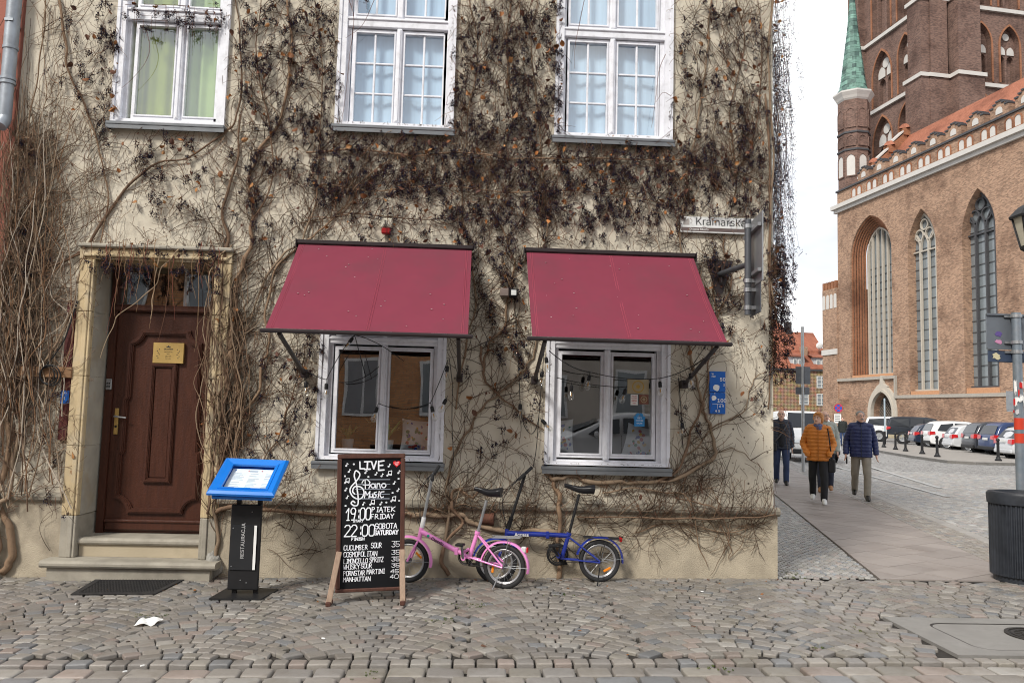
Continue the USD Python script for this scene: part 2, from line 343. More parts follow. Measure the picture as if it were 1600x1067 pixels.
b.put('ribbed_ring', IRON, mc); B().lathe([(0, .001), (.19, .001), (.19, .0)], 36).put('plate', M('iron_dark', (.03, .028, .025), .7, .3, 20, metal=.3), mc)

# side street: small mosaic stones, slab path, strip of small stones, kerb, carriageway
side = xf('side_pavement', kind='structure')
def strip(t0, t1, s0, s1, z, name, mat, par, col=None):
    # starts on the line y = 0
    a = [st(max(s0, (t*.249)/.9685), t, z) for t in (t0, t1)]; bq = [st(s1, t, z) for t in (t0, t1)]
    return B().add([a[0], a[1], bq[1], bq[0]], [(0, 1, 2, 3)], col).put(name, mat, par)
strip(-.6, 1.02, -2, 75, -.024, 'bed', BED, side)
strip(-.6, 1.02, 17, 75, -.006, 'mosaic_far', FARCOB, side)
stones = []
for i in range(0, 230):
    s0 = -.35+i*.076
    for j in range(18):
        t0 = -.05+j*.0595+(.03 if i % 2 else 0); bend = .10*math.sin(t0*6.0)+.06*math.sin(t0*2.1+1)
        q = [st(s0+bend+a+rng.normal(0, .004), t0+b_+rng.normal(0, .003))[:2] for a, b_ in ((0, .0), (0, .0595), (.076, .0595), (.076, 0))]
        c = np.mean(q, 0)
        if c[1] < .03 or t0 > .96 or not inview(c, 80): continue
        vv, ff, cc = stone_mesh(q, h=.012, dome=.005, inset=.004); stones.append((vv, ff, cc, stone_col()*np.array([.99, 1.04, 1.09])*1.3))
lay(stones, side, 'mosaic_stone', 60, field='mosaic_field')
path = xf('slab_path', kind='structure')
strip(1.02, 2.50, -3, 75, -.012, 'bed', M('slab_joint', (.10, .09, .082), .9, .3, 14), path)
poly = Polygon([(.254*1.02, 1.02), (.254*2.5, 2.5), (75, 2.5), (75, 1.02)]); poly2 = Polygon([(-1, 1.02), (-1, 2.5), (75, 2.5), (75, 1.02)])
yline = Polygon([(.257*1.0+.03, 1.0), (.257*2.6+.03, 2.6), (80, 2.6), (80, 1.0)]); sb = []; d = .36
for i in range(-4, 240):
    for j in range(-2, 8):
        cs, ct = i*d/2*math.sqrt(2), 1.02+j*d*math.sqrt(2)/1+(d/math.sqrt(2) if i % 2 else 0); r_ = d/math.sqrt(2)-.004
        g = Polygon([(cs-r_, ct), (cs, ct-r_), (cs+r_, ct), (cs, ct+r_)]).intersection(poly2).intersection(yline)
        if g.area < .004 or g.geom_type != 'Polygon': continue
        sb.append((cs, g))
rest = B(); cnt = 0
for cs, g in sorted(sb, key=lambda q: q[0]):
    pts = np.array(g.exterior.coords)[:-1]; pts = pts if g.exterior.is_ccw else pts[::-1]; w = np.array([st(a, t)[:2] for a, t in pts])[::-1]; n = len(w); z = rng.normal(0, .0008)
    if not inview(w.mean(0), 100): continue
    v = np.vstack([np.column_stack([w, np.full(n, z)]), np.column_stack([w, np.full(n, -.03)])])
    f = [(0, k, k+1) for k in range(1, n-1)]+[q for k in range(n) for q in ((k, n+k, n+(k+1) % n), (k, n+(k+1) % n, (k+1) % n))]
    col = np.array([.27, .238, .218])*rng.uniform(.9, 1.1)
    if cnt < 160: B().add(v, f, col).put('slab', SLABM, path); cnt += 1
    else: rest.add(v, f, col)
rest.put('slab_field', SLABM, path, kind='stuff')
edge = xf('kerb_strip', kind='structure')
strip(2.50, 3.0, -3, 75, -.02, 'bed', BED, edge); strip(2.5, 3.0, 22, 75, -.004, 'strip_far', FARCOB, edge)
stones = []
for i in range(0, 270):
    for j in range(6):
        s0, t0 = .2+i*.085+(.04 if j % 2 else 0), 2.505+j*.082
        q = [st(s0+a+rng.normal(0, .004), t0+b_+rng.normal(0, .003))[:2] for a, b_ in ((0, 0), (0, .082), (.085, .082), (.085, 0))]
        if not inview(np.mean(q, 0), 80) or np.mean(q, 0)[1] < .02: continue
        vv, ff, cc = stone_mesh(q, h=.012, dome=.005, inset=.004); stones.append((vv, ff, cc, stone_col()*1.2))
lay(stones, edge, 'cobble', 40)
for i in range(60):                                                # kerb stones
    s0 = .7+i*.9; b = B()
    M4 = frame(st(s0, 3.0), SS, SN, (0, 0, 1)); b.box(.006, .894, .006, .20, -.2, .004, bev=.012, M=M4)
    b.put('kerbstone', M('kerb_granite', (.30, .285, .265), .6, .15, 14, .3, 120, dirt=(.17, .16, .15)), edge)
# carriageway of the side street, and the parking pavement beyond
sroad = xf('side_road', kind='structure')
o = [st(.9, 3.24, -.085), st(-3, 9, -.085), st(-3, 60, -.085), st(80, 60, -.085), st(80, 3.24, -.085)]
ROADM = ground_mat('road_cobbles', [(.24, .238, .23), (.29, .286, .278), (.34, .335, .322), (.39, .383, .366)], 7.5, .55, (.075, .072, .068))
B().add([p+V3(0, 0, .055) for p in o], [(0, 1, 2), (0, 2, 3), (0, 3, 4)]).put('road_surface', ROADM, sroad)
stones = []
for i in range(0, 165):
    for j in range(0, 62):
        s0, t0 = 1.0+i*.115+(.05 if j % 2 else 0), 3.26+j*.115; bend = .25*math.sin(t0*2.2)
        q = [st(s0+bend+a+rng.normal(0, .006), t0+b_+rng.normal(0, .006))[:2] for a, b_ in ((0, 0), (0, .115), (.115, .115), (.115, 0))]
        if not inview(np.mean(q, 0), 20) or s0 > 19: continue
        vv, ff, cc = stone_mesh(q, zf=-.02, h=.02, dome=.006, inset=.006); stones.append((vv, ff, cc, stone_col()*np.array([1, 1.06, 1.13])*1.4))
lay(stones, sroad, 'cobble', 0)
for i in range(75):
    B().box(.004, .996, 0, .035, -.05, -.022, M=frame(st(.9+i, 3.215), SS, SN, (0, 0, 1))).put('gutter', M('gutter_dark', (.02, .02, .02), .8), sroad)
PAINT = M('road_paint', (.37, .37, .36), .7, .35, 9)
for k, (a, b_) in enumerate((((1360, 729), (1470, 762)), ((1300, 727), (1480, 775)))):
    p, q = Gd(*a), Gd(*b_); d_ = (q-p)/np.linalg.norm(q-p); n_ = V3(-d_[1], d_[0], 0)*.07
    B().add([p-n_+V3(0, 0, -.004), q-n_+V3(0, 0, -.004), q+n_+V3(0, 0, -.004), p+n_+V3(0, 0, -.004)], [(0, 1, 2, 3)]).put('painted_line', PAINT, sroad)
isl = xf('parking_pavement', kind='structure')
pts = [Gd(*q)[:2] for q in ((1300, 692), (1360, 703.5), (1420, 714), (1480, 722.3), (1525, 725), (1620, 727))]
far = [Gd(1640, 712)[:2], Gd(1560, 711)[:2], Gd(1420, 697)[:2], Gd(1330, 687)[:2]]
pg = Polygon(list(pts)+list(far)); 
B().ext(pg, .11, frame((0, 0, -.03), (1, 0, 0), (0, 1, 0), (0, 0, 1))).put('pavement_slab', M('pale_paving', (.27, .25, .225), .7, .15, 3, .2, 60, dirt=(.2, .19, .175)), isl)
ring_ = pg.difference(pg.buffer(-.14)); B().ext(ring_, .12, frame((0, 0, -.03), (1, 0, 0), (0, 1, 0), (0, 0, 1))).put('kerb', M('kerb_granite', (.30, .285, .265)), isl)
# ================================================================== THE HOUSE
PLASTER = mats['cream_plaster'] = usdkit.material(stage, '/World/Looks/cream_plaster', {'g': ('geometry', {}), 'n': ('noise_texture', {'scale': 2.4, 'detail': 6.0, 'roughness': .65}), 'r': ('rgb_ramp', {'ramp': [(.3, (.46, .41, .325)), (.5, (.575, .525, .425)), (.7, (.62, .575, .475))]}),
    'v': ('voronoi_texture', {'scale': 26.0}), 's': ('separate_color', {}), 'th': ('math', {'math_type': 'multiply', 'value2': .30}), 'pw': ('math', {'math_type': 'power', 'value2': 3.0}), 'lt': ('math', {'math_type': 'less_than'}), 'n2': ('noise_texture', {'scale': 1.3, 'detail': 4.0}), 'r2': ('rgb_ramp', {'ramp': [(.38, (.25, .25, .25)), (.6, (.9, .9, .9))]}), 'mu': ('math', {'math_type': 'multiply'}),
    'mx': ('mix_color', {'b': (.075, .055, .042)}), 'n3': ('noise_texture', {'scale': 130.0, 'detail': 4.0}), 'b': ('bump', {'strength': .55, 'distance': .01}), 'p': ('principled_bsdf', {'roughness': .88, 'specular_ior_level': .2})},
    [('g.position', 'n.vector'), ('n.fac', 'r.fac'), ('g.position', 'v.vector'), ('v.color', 's.color'), ('s.r', 'pw.value1'), ('pw.value', 'th.value1'), ('v.distance', 'lt.value1'), ('th.value', 'lt.value2'), ('g.position', 'n2.vector'), ('n2.fac', 'r2.fac'), ('r2.color', 'mu.value1'), ('lt.value', 'mu.value2'), ('mu.value', 'mx.fac'), ('r.color', 'mx.a'), ('mx.result', 'p.base_color'), ('g.position', 'n3.vector'), ('n3.fac', 'b.height'), ('b.normal', 'p.normal')], surface='p.BSDF')
PLINTHM = M('plinth_plaster', (.37, .32, .24), .9, .22, 5, .7, 90, dirt=(.13, .108, .08), dscale=2.6)
SAND = M('sandstone', (.47, .37, .22), .75, .22, 4, .3, 120, dirt=(.33, .31, .27), dscale=3)
GREYST = M('grey_sandstone', (.30, .275, .225), .75, .2, 5, .35, 110, dirt=(.15, .135, .11), dscale=4)
GREYSTP = M('pale_grey_sandstone', (.36, .335, .28), .75, .2, 5, .3, 110, dirt=(.36, .27, .15), dscale=3)
SILLM = M('zinc_sill', (.15, .16, .17), .5, .25, 8, .1, 80, metal=.3, dirt=(.09, .085, .08), dscale=8)
WOOD = M('door_wood', (.054, .018, .010), .38, .28, 5, .25, 60, stretch=(8, 8, 1), dirt=(.05, .02, .016), dscale=3)
BRASS = M('brass', (.55, .38, .13), .38, .18, 12, metal=.75)
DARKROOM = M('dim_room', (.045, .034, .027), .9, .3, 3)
house = xf('restaurant_building', label='cream plastered old corner building with white windows and brown door, overgrown with bare vines', cat='building')
XL = -4.56; XR = 2.98; ZT = 9.2; LZ = .665
holes = [(-3.655, -2.55, 4.29, 6.7), (-1.472, -.288, 4.355, 6.8), (.728, 1.937, 4.335, 6.8), (-1.512, -.282, 1.0, 2.75), (.70, 1.935, 1.0, 2.75)]
door_o = sbox(-3.69, -.4, -2.55, 2.92)
wall2 = sbox(XL, LZ-.03, XR, ZT)
for a, b_, c, d in holes: wall2 = wall2.difference(sbox(a, c, b_, d))
wall2 = wall2.difference(door_o)
b = B().ext(wall2, .38, FX(.38))
ED = V3(.249, .9685, 0)                                             # the other street front leaves at an obtuse angle
p0, p1 = V3(XR, 0.0005, 0), V3(XR, 0, 0)+ED*16; q0 = V3(XL, 13, 0)
for A_, C_ in ((V3(XR-.0, 0, 0), p1), (p1, V3(XL, 15.5, 0)), (V3(XL, 15.5, 0), V3(XL, 0.38, 0))):
    d_ = (C_-A_)/np.linalg.norm(C_-A_); n_ = V3(-d_[1], d_[0], 0)*.35; st_ = .0 if A_[0] < XR else .0
    A2 = A_+d_*(.395 if A_[1] < .1 else 0)
    v = [A2, C_, C_+n_, A2+n_]; b.add([p+V3(0, 0, z) for z in (-.3, ZT) for p in v], [(0, 1, 5, 4), (1, 2, 6, 5), (2, 3, 7, 6), (3, 0, 4, 7), (4, 5, 6, 7), (3, 2, 1, 0)])
# the wedge that closes the corner
b.add([(XR, .0, z) for z in (-.3, ZT)]+[tuple(V3(XR, 0, z)+ED*.40) for z in (-.3, ZT)]+[(XR, .38, z) for z in (-.3, ZT)], [(0, 2, 3, 1), (2, 4, 5, 3), (4, 0, 1, 5), (1, 3, 5, 5), (0, 4, 2, 2)])
b.put('wall', PLASTER, house)
pl = sbox(XL, -.4, XR+.028, LZ-.03).difference(sbox(-3.83, -.5, -2.40, 3))
B().ext(pl, .41, FX(.375)).put('plinth', PLINTHM, house)
b = B()
prof = [(0, -.075), (.028, -.07), (.05, -.05), (.055, -.02), (.045, .0), (.02, .012), (0, .014)]
for xa, xb in ((XL, -3.835), (-2.395, XR+.04)):
    v = [(x, -y-.03, LZ+z) for x in (xa, xb) for y, z in prof]; k = len(prof)
    b.add(v, [(i, i+1, k+i+1, k+i) for i in range(k-1)]); b.add(v, [(0, i+1, i) for i in range(1, k-1)]+[(k, k+i, k+i+1) for i in range(1, k-1)])
b.put('ledge', M('ledge_stone', (.24, .215, .17), .85, .2, 5, .5, 90, dirt=(.12, .105, .085), dscale=4), house)
b = B(); cap = [V3(XL-.1, -.25, 0), V3(XR+.25, -.25, 0), p1+V3(.3, .3, 0), V3(XL-.1, 15.8, 0)]
mid = V3(-.2, 8, 3.4)
b.add([c_+V3(0, 0, ZT+.02) for c_ in cap]+[mid+V3(-1.5, 0, ZT), mid+V3(1.5, 0, ZT)], [(0, 1, 5, 4), (1, 2, 5, 5), (2, 3, 4, 5), (3, 0, 4, 4), (3, 2, 1, 0)])
b.put('roof', M('roof_tile_near', (.28, .10, .06), .8, .2, 8), house)
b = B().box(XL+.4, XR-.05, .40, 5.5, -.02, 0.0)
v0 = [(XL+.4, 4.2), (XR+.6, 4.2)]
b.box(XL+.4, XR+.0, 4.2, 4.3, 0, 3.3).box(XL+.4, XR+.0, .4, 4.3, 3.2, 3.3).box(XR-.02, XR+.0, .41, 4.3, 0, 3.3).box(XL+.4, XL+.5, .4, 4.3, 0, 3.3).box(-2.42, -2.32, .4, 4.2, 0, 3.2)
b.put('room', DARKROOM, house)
b = B().box(XL+.4, XR, 1.6, 1.7, 3.4, 7.5).box(XL+.4, XR, .4, 1.7, 3.35, 3.4).box(XL+.4, XR, .4, 1.7, 7.45, 7.5)
b.put('upper_room', M('upper_room_paint', (.35, .35, .34), .9), house)

def window(x0, x1, z0, z1, cols, rows, glass_z, trans=None, upper=None, grid=True, head=None):
    """box-frame casement: casing, post, sashes with glazing bars and panes; transom light above"""
    w = xf('window', parent=house); b = B()
    b.ext(sbox(x0, z0, x1, z1).difference(sbox(x0+.085, z0+.035, x1-.085, z1-.09)), .16, FX(.135))
    b.ext(sbox(x0, z0, x1, z1).difference(sbox(x0+.03, z0+.012, x1-.03, z1-.03)), .015, FX(-.024))
    b.ext(sbox(x0+.08, z0+.03, x1-.08, z1-.08).difference(sbox(x0+.125, z0+.05, x1-.125, z1-.14)), .10, FX(.125))
    xm = (cols[0][1]+cols[1][0])/2
    if trans: b.box(x0+.07, x1-.07, -.008, .12, trans[0], trans[1], bev=.008).box(x0+.075, x1-.075, -.022, .0, trans[1]-.035, trans[1]-.012, bev=.006)
    b.put('frame', WHITE, w)
    b = B().box(xm-.027, xm+.027, -.006, .11, z0+.05, (trans[0]-.001) if trans else z1-.13, bev=.008)
    b.box(xm-.012, xm+.012, -.016, .0, z0+.06, (trans[0]-.01) if trans else z1-.14, bev=.005)
    if upper: b.box(xm-.027, xm+.027, -.006, .11, trans[1]+.001, z1-.13, bev=.008)
    b.put('post', WHITE, w)
    tiers = [(glass_z, rows)]+([(upper, 2)] if upper else [])
    for (za, zb), nr in tiers:
        for (xa, xb) in cols:
            s = B().ext(sbox(xa-.036, za-.042, xb+.036, zb+.036).difference(sbox(xa, za, xb, zb)), .05, FX(.075)).ext(sbox(xa-.014, za-.014, xb+.014, zb+.014).difference(sbox(xa, za, xb, zb)), .012, FX(.027))
            s.put('sash', WHITE, w)
            nc = 2 if grid else 1; nr_ = nr if grid else 1
            for i in range(1, nc):
                x = xa+(xb-xa)*i/nc; B().box(x-.0105, x+.0105, .03, .07, za, zb, bev=.005).put('glazing_bar', WHITE, w)
            for j in range(1, nr_):
                z = za+(zb-za)*j/nr_; B().box(xa, xb, .033, .067, z-.0095, z+.0095, bev=.004).put('glazing_bar', WHITE, w)
            for i in range(nc):
                for j in range(nr_):
                    a = xa+(xb-xa)*i/nc+(.008 if i else -.004); c = xa+(xb-xa)*(i+1)/nc-(.008 if i < nc-1 else -.004)
                    e = za+(zb-za)*j/nr_+(.007 if j else -.004); g = za+(zb-za)*(j+1)/nr_-(.007 if j < nr_-1 else -.004)
                    tx, tz = rng.normal(0, .0012, 2)
                    B().add([(a, .052-tx-tz, e), (c, .052+tx-tz, e), (c, .052+tx+tz, g), (a, .052-tx+tz, g)], [(0, 1, 2, 3)]).put('pane', GLASS, w)
    M4 = np.eye(4); s = B().box(x0-.025, x1+.02, -.085, .06, z0-.05, z0-.012, bev=.01).box(x0-.02, x1+.015, -.078, -.07, z0-.085, z0-.045)
    s.put('sill', SILLM, w); return w
window(-3.655, -2.55, 4.29, 6.7, ((-3.45, -3.09), (-2.97, -2.585-.01)), 3, (4.384, 5.30), (5.345, 5.475), (5.52, 6.5), grid=False)
window(-1.472, -.288, 4.355, 6.8, ((-1.298, -.916), (-.805, -.417)), 3, (4.392, 5.335), (5.383, 5.49), (5.535, 6.6))
window(.728, 1.937, 4.335, 6.8, ((.875, 1.259), (1.375, 1.768)), 3, (4.387, 5.342), (5.387, 5.49), (5.535, 6.6))
window(-1.512, -.282, 1.045, 2.75, ((-1.333, -.942), (-.828, -.438)), 1, (1.15, 2.11), (2.165, 2.24), (2.29, 2.6), grid=False)
window(.70, 1.935, 1.045, 2.75, ((.861, 1.252), (1.373, 1.765)), 1, (1.158, 2.126), (2.185, 2.26), (2.30, 2.6), grid=False)

# door, its stone surround and steps
dr = xf('door', parent=house)
DX0, DX1, DY, DZ0, DZ1 = -3.665, -2.575, .30, .262, 2.445
b = B().ext(sbox(DX0, DZ0, DX1, 2.96).difference(sbox(DX0+.07, DZ0, DX1-.05, DZ1)).difference(sbox(DX0+.06, DZ1+.075, DX1-.05, 2.91)), .09, FX(DY+.08)).box(DX0+.03, DX1-.03, DY-.035, DY, DZ1+.008, DZ1+.06, bev=.01)
b.put('door_frame', WOOD, dr)
L0, L1 = DX0+.075, DX1-.055
B().box(L0, L1, DY+.015, DY+.06, DZ0+.006, DZ1-.004).put('leaf', WOOD, dr)
B().box(L0+.01, L1-.005, DY-.02, DY+.014, DZ0+.03, DZ0+.13, bev=.012).box(L0+.005, L1-.003, DY-.035, DY+.014, DZ0+.105, DZ0+.135, bev=.01).put('kick_rail', WOOD, dr)
def mould(poly, w, h, name):
    b = B()
    for k, (a, c, hh) in enumerate(((0, w, .6), (.18*w, .8*w, .85), (.36*w, .62*w, 1.0))):
        b.ext(poly.buffer(-a).difference(poly.buffer(-c)), h*hh, FX(DY+.0155))
    b.put(name, WOOD, dr)
cx = (L0+L1)/2; zt, zb = DZ1-.17, DZ0+.19; hw = .365; r_ = .12
pp = sbox(cx-hw, zb, cx+hw, zt).union(sbox(cx-hw-.045, zb, cx+hw+.045, zb+.62)).union(sbox(cx-hw-.022, zb+.6, cx+hw+.022, zb+1.15))
for sx in (-1, 1):
    pp = pp.difference(Point(cx+sx*(hw), zt).buffer(r_)).difference(Point(cx+sx*(hw+.045), zb).buffer(r_+.02))
mould(pp, .058, .04, 'shaped_moulding')
mould(sbox(cx-.135, zb+.30, cx+.135, zt-.33), .05, .036, 'centre_panel_moulding'); B().box(cx-.08, cx+.08, DY+.006, DY+.016, zb+.355, zt-.385, bev=.004).put('centre_panel', WOOD, dr)
B().box(L0+.028, L0+.068, DY+.0, DY+.016, 1.22, 1.48, bev=.004).put('lock_plate', BRASS, dr)
B().tube([(L0+.048, DY, 1.40), (L0+.048, DY-.045, 1.40), (L0+.065, DY-.055, 1.398), (L0+.165, DY-.055, 1.388)], .009, 8).put('handle', STEEL, dr, smooth=40)
B().lathe([(0, 0), (.012, 0), (.012, .006), (0, .006)], 12, M=frame((L0+.048, DY, 1.30), (1, 0, 0), (0, 0, 1), (0, -1, 0))).put('keyhole', BLACK, dr)
b = B().box(DX0+.01, DX0+.066, DY-.03, DY-.012, 1.66, 1.77, bev=.006); b.put('bell_panel', STEEL, dr)
for k in range(4): B().box(DX0+.02+.02*(k % 2), DX0+.033+.02*(k % 2), DY-.035, DY-.029, 1.685+.03*(k//2), 1.703+.03*(k//2)).put('bell_button', PRINTK, dr)
B().add([(DX0+.055, DY+.03, DZ1+.07), (DX1-.045, DY+.03, DZ1+.07), (DX1-.045, DY+.03, 2.915), (DX0+.055, DY+.03, 2.915)], [(0, 1, 2, 3)]).put('fanlight_pane', GLASS, dr)
B().box(-2.98, -2.955, DY+.06, DY+.10, DZ1+.07, 2.915).put('fanlight_bar', WHITE, dr)
sr = xf('door_surround', parent=house)
def jamb(side):
    b = B(); x0, x1 = (-3.835, -3.688) if side < 0 else (-2.552, -2.395); zs = [.085, .47, 1.12, 1.78, 2.40, 2.905]
    for i, (za, zb) in enumerate(zip(zs[:-1], zs[1:])):
        b = B().box(x0, x1, -.05, .37, za+.0015, zb-.0015, bev=.005)
        if side < 0: b.box(x1-.075, x1-.03, -.066, -.049, za+.0015, zb-.0015, bev=.006).box(x1-.025, x1-.004, -.058, -.049, za+.0015, zb-.0015, bev=.004)
        else: b.box(x0+.03, x0+.075, -.066, -.049, za+.0015, zb-.0015, bev=.006)
        b.put('jamb_block', SAND if i else GREYST, sr)
        if side < 0 and i: B().box(x1+.0005, x1+.004, .0, .368, za+.002, zb-.002).put('reveal_lining', GREYSTP, sr)
jamb(-1); jamb(1)
B().box(-3.84, -2.39, -.05, .37, 2.908, 3.02, bev=.005).box(-3.80, -2.43, -.075, -.048, 2.93, 2.965, bev=.01).put('lintel', SAND, sr)
B().box(-3.85, -2.38, -.085, .05, 3.021, 3.062, bev=.012).put('cornice', GREYST, sr)
def nosed(x0, x1, y0, y1, z0, z1, name, mat):
    b = B(); n = 6; r = (z1-z0)/2; pr = [(y1, z0), (y0+.03, z0)]+[(y0+r*(1-math.cos(a))*.0+ (r-r*math.sin(a)), (z0+z1)/2-r*math.cos(a)) for a in np.linspace(0, math.pi, n)]+[(y1, z1)]
    v = [(x, y, z) for x in (x0, x1) for y, z in pr]; k = len(pr)
    b.add(v, [(i, k+i, k+(i+1) % k, (i+1) % k) for i in range(k)]); b.add(v, [(0, i, i+1) for i in range(1, k-1)]+[(k, k+i+1, k+i) for i in range(1, k-1)]); b.put(name, mat, sr)
nosed(-3.91, -2.33, -.24, .06, .02, .085, 'step_tread', GREYST); B().box(-3.86, -2.39, -.19, .04, -.2, .019).put('step_riser', GREYST, sr)
nosed(-3.685, -2.555, -.02, .40, .195, .262, 'step_tread', GREYST); B().box(-3.68, -2.56, .015, .38, .086, .194).put('step_riser', M('pale_riser', (.40, .34, .24), .8, .2, 4, .3, 90, dirt=(.2, .17, .13)), sr)

# the neighbouring house, with its rain pipe
nb = xf('neighbour_house', label='red plastered neighbouring house at the left edge behind the rain pipe', cat='building')
B().box(-9.5, XL-.012, .02, 9, -.4, 10).put('wall', M('red_plaster', (.33, .12, .085), .85, .18, 2, .4, 90, dirt=(.2, .08, .06)), nb)
B().box(-9.6, XL-.05, -.1, 9.1, 10, 10.2).put('eaves', GREYST, nb)
dp = xf('rain_pipe', label='grey zinc rain pipe between the red and the cream house', cat='drainpipe')
ZINC = M('zinc', (.30, .33, .36), .45, .22, 5, .1, 60, metal=.45, dirt=(.17, .18, .19), dscale=6)
for k, (za, zb, r1) in enumerate(((4.95, 9.9, .066), (4.64, 4.95, .063), (4.26, 4.64, .06))):
    B().tube([(-4.62, -.10, za), (-4.62, -.10, zb)], r1, 16).put('pipe_length', ZINC, dp, smooth=40)
B().tube([(-4.62, -.10, 4.26), (-4.62, -.11, 4.22), (-4.63, -.15, 4.15)], [.06, .06, .058], 14).put('pipe_foot', ZINC, dp, smooth=40)
for z in (4.95, 4.64, 4.60): B().tube([(-4.62, -.10, z-.015), (-4.62, -.10, z+.015)], .071, 16).put('collar', ZINC, dp, smooth=40)
B().box(-4.66, -4.58, -.172, -.15, 5.20, 5.225).box(-4.63, -4.61, -.05, .05, 5.20, 5.22).put('bracket', ZINC, dp)

# what is in the windows: curtains, cushions, plants
def curtain(x0, x1, z0, z1, y, mat, folds, name, **kw):
    n = folds*8; xs_ = np.linspace(x0, x1, n+1); ph = np.cumsum(rng.uniform(.5, 1.5, n+1))*2*math.pi/8
    v = []
    for z in np.linspace(z0, z1, 5):
        for i, x in enumerate(xs_): v.append((x, y+(.007 if 'net' in name else .016)*math.sin(ph[i])+.004*math.sin(ph[i]*.37+z), z))
    f = [(j*(n+1)+i, j*(n+1)+i+1, (j+1)*(n+1)+i+1, (j+1)*(n+1)+i) for j in range(4) for i in range(n)]
    B().add(v, f).put(name, mat, smooth=True, **kw)
CUG = M('green_curtain', (.27, .32, .04), .85, .1, 3); CUW = M('net_curtain', (.50, .64, .76), .9, .07, 3, stretch=(14, 1, .4))
CUG2 = M('pale_green_curtain', (.36, .47, .17), .85, .1, 3)
curtain(-3.60, -3.04, 4.30, 6.6, .135, CUG, 4, 'curtain', label='olive green curtain behind the left casement of the top left window', cat='curtain')
curtain(-3.03, -2.56, 4.30, 6.6, .135, CUG2, 4, 'curtain', label='paler green curtain behind the right casement of the top left window', cat='curtain')
curtain(-1.43, -.33, 4.36, 6.6, .13, CUW, 6, 'net_curtain', label='pale blue net curtain in the upper window above the left awning', cat='curtain')
curtain(.77, 1.90, 4.34, 6.6, .13, CUW, 6, 'net_curtain', label='pale blue net curtain in the upper window above the right awning', cat='curtain')
def cushion(c, w, h, tilt, lab):
    g = np.linspace(-1, 1, 9); X, Z = np.meshgrid(g, g); bul = ((1-X**2)*(1-Z**2))**.5*.07
    pin = 1-.10*(1-np.abs(X)**2)*0
    v = []
    for sgn in (-1, 1):
        v += list(zip((X*(1-.08*(1-Z**2))*w/2).ravel(), (sgn*bul).ravel(), (Z*(1-.08*(1-X**2))*h/2).ravel()))
    f = []
    for s_ in (0, 1):
        for j in range(8):
            for i in range(8):
                q = [s_*81+j*9+i, s_*81+j*9+i+1, s_*81+(j+1)*9+i+1, s_*81+(j+1)*9+i]; f.append(q if s_ == 0 else q[::-1])
    R = np.eye(4); ca, sa = math.cos(tilt), math.sin(tilt); R[:3, :3] = [[ca, 0, sa], [0, 1, 0], [-sa, 0, ca]]; R[:3, 3] = c
    t = xf('cushion', label=lab, cat='cushion', group='patterned cushions in the windows')
    B().add(v, f, None, R).put('cover', CUSH, t, smooth=True)
    b = {k: B() for k in range(4)}
    for _ in range(34):
        x, z = rng.uniform(-.82, .82, 2); y = -(((1-x*x)*(1-z*z))**.5*.07)-.003; k = int(rng.integers(0, 4)); r = rng.uniform(.010, .021)
        poly = affinity.rotate(affinity.scale(Point(0, 0).buffer(r, 4), 1, rng.uniform(.4, 1)), rng.uniform(0, 180))
        b[k].ext(affinity.translate(poly, x*w/2*.93, z*h/2*.93), .002, R@FX(y))
    for k, col in enumerate(((.02, .06, .30), (.55, .33, .02), (.35, .03, .03), (.03, .16, .08))): b[k].put('printed_flower', M(f'flower_print_{k}', col, .8), t)
CUSH = M('cushion_cotton', (.62, .64, .66), .85, .05, 30)
cushion((-.55, .36, 1.27), .36, .34, .05, 'white flower-print cushion at the right of the left ground floor window')
cushion((.86, .33, 1.30), .34, .36, -.04, 'white flower-print cushion in the left corner of the right ground floor window')
cushion((1.72, .35, 1.26), .33, .35, .22, 'white flower-print cushion in the right corner of the right ground floor window')
for (xa, xb) in ((-1.48, -.30), (.72, 1.92)): B().box(xa, xb, .16, .60, 1.06, 1.10).put('inner_sill', M('inner_board', (.12, .11, .10), .5), house)
def potplant(x, y, z, lab, long=True, n=26, h=.42):
    t = xf('potted_plant', (x, y, z), label=lab, cat='plant')
    B().lathe([(0, 0), (.05, 0), (.065, .13), (.06, .13), (.055, .115), (0, .115)], 16).put('pot', M('glazed_pot', (.5, .55, .56), .35), t, smooth=40)
    for k in range(n):
        a, L, wd = rng.uniform(0, 6.28), h*rng.uniform(.6, 1.1), rng.uniform(.010, .02); d_ = V3(math.cos(a), math.sin(a), 0); s_ = V3(-d_[1], d_[0], 0); v = []
        for u in np.linspace(0, 1, 6):
            c = V3(0, 0, .115)+d_*L*.55*u**1.2+V3(0, 0, L*(u-.55*u*u*rng.uniform(.6, 1.2))); w_ = wd*math.sin(math.pi*min(.15+u*.85, 1)); v += [c-s_*w_, c+s_*w_]
        B().add(v, [(2*i, 2*i+1, 2*i+3, 2*i+2) for i in range(5)]).put('leaf', M('plant_leaf', (.14, .22, .045), .5, .3, 9), t)
potplant(-.86, .32, 1.10, 'spider plant in a pale pot behind the post of the left ground floor window')
potplant(-1.27, .40, 1.10, 'low dark green plant in the left corner of the left ground floor window', n=40, h=.24)
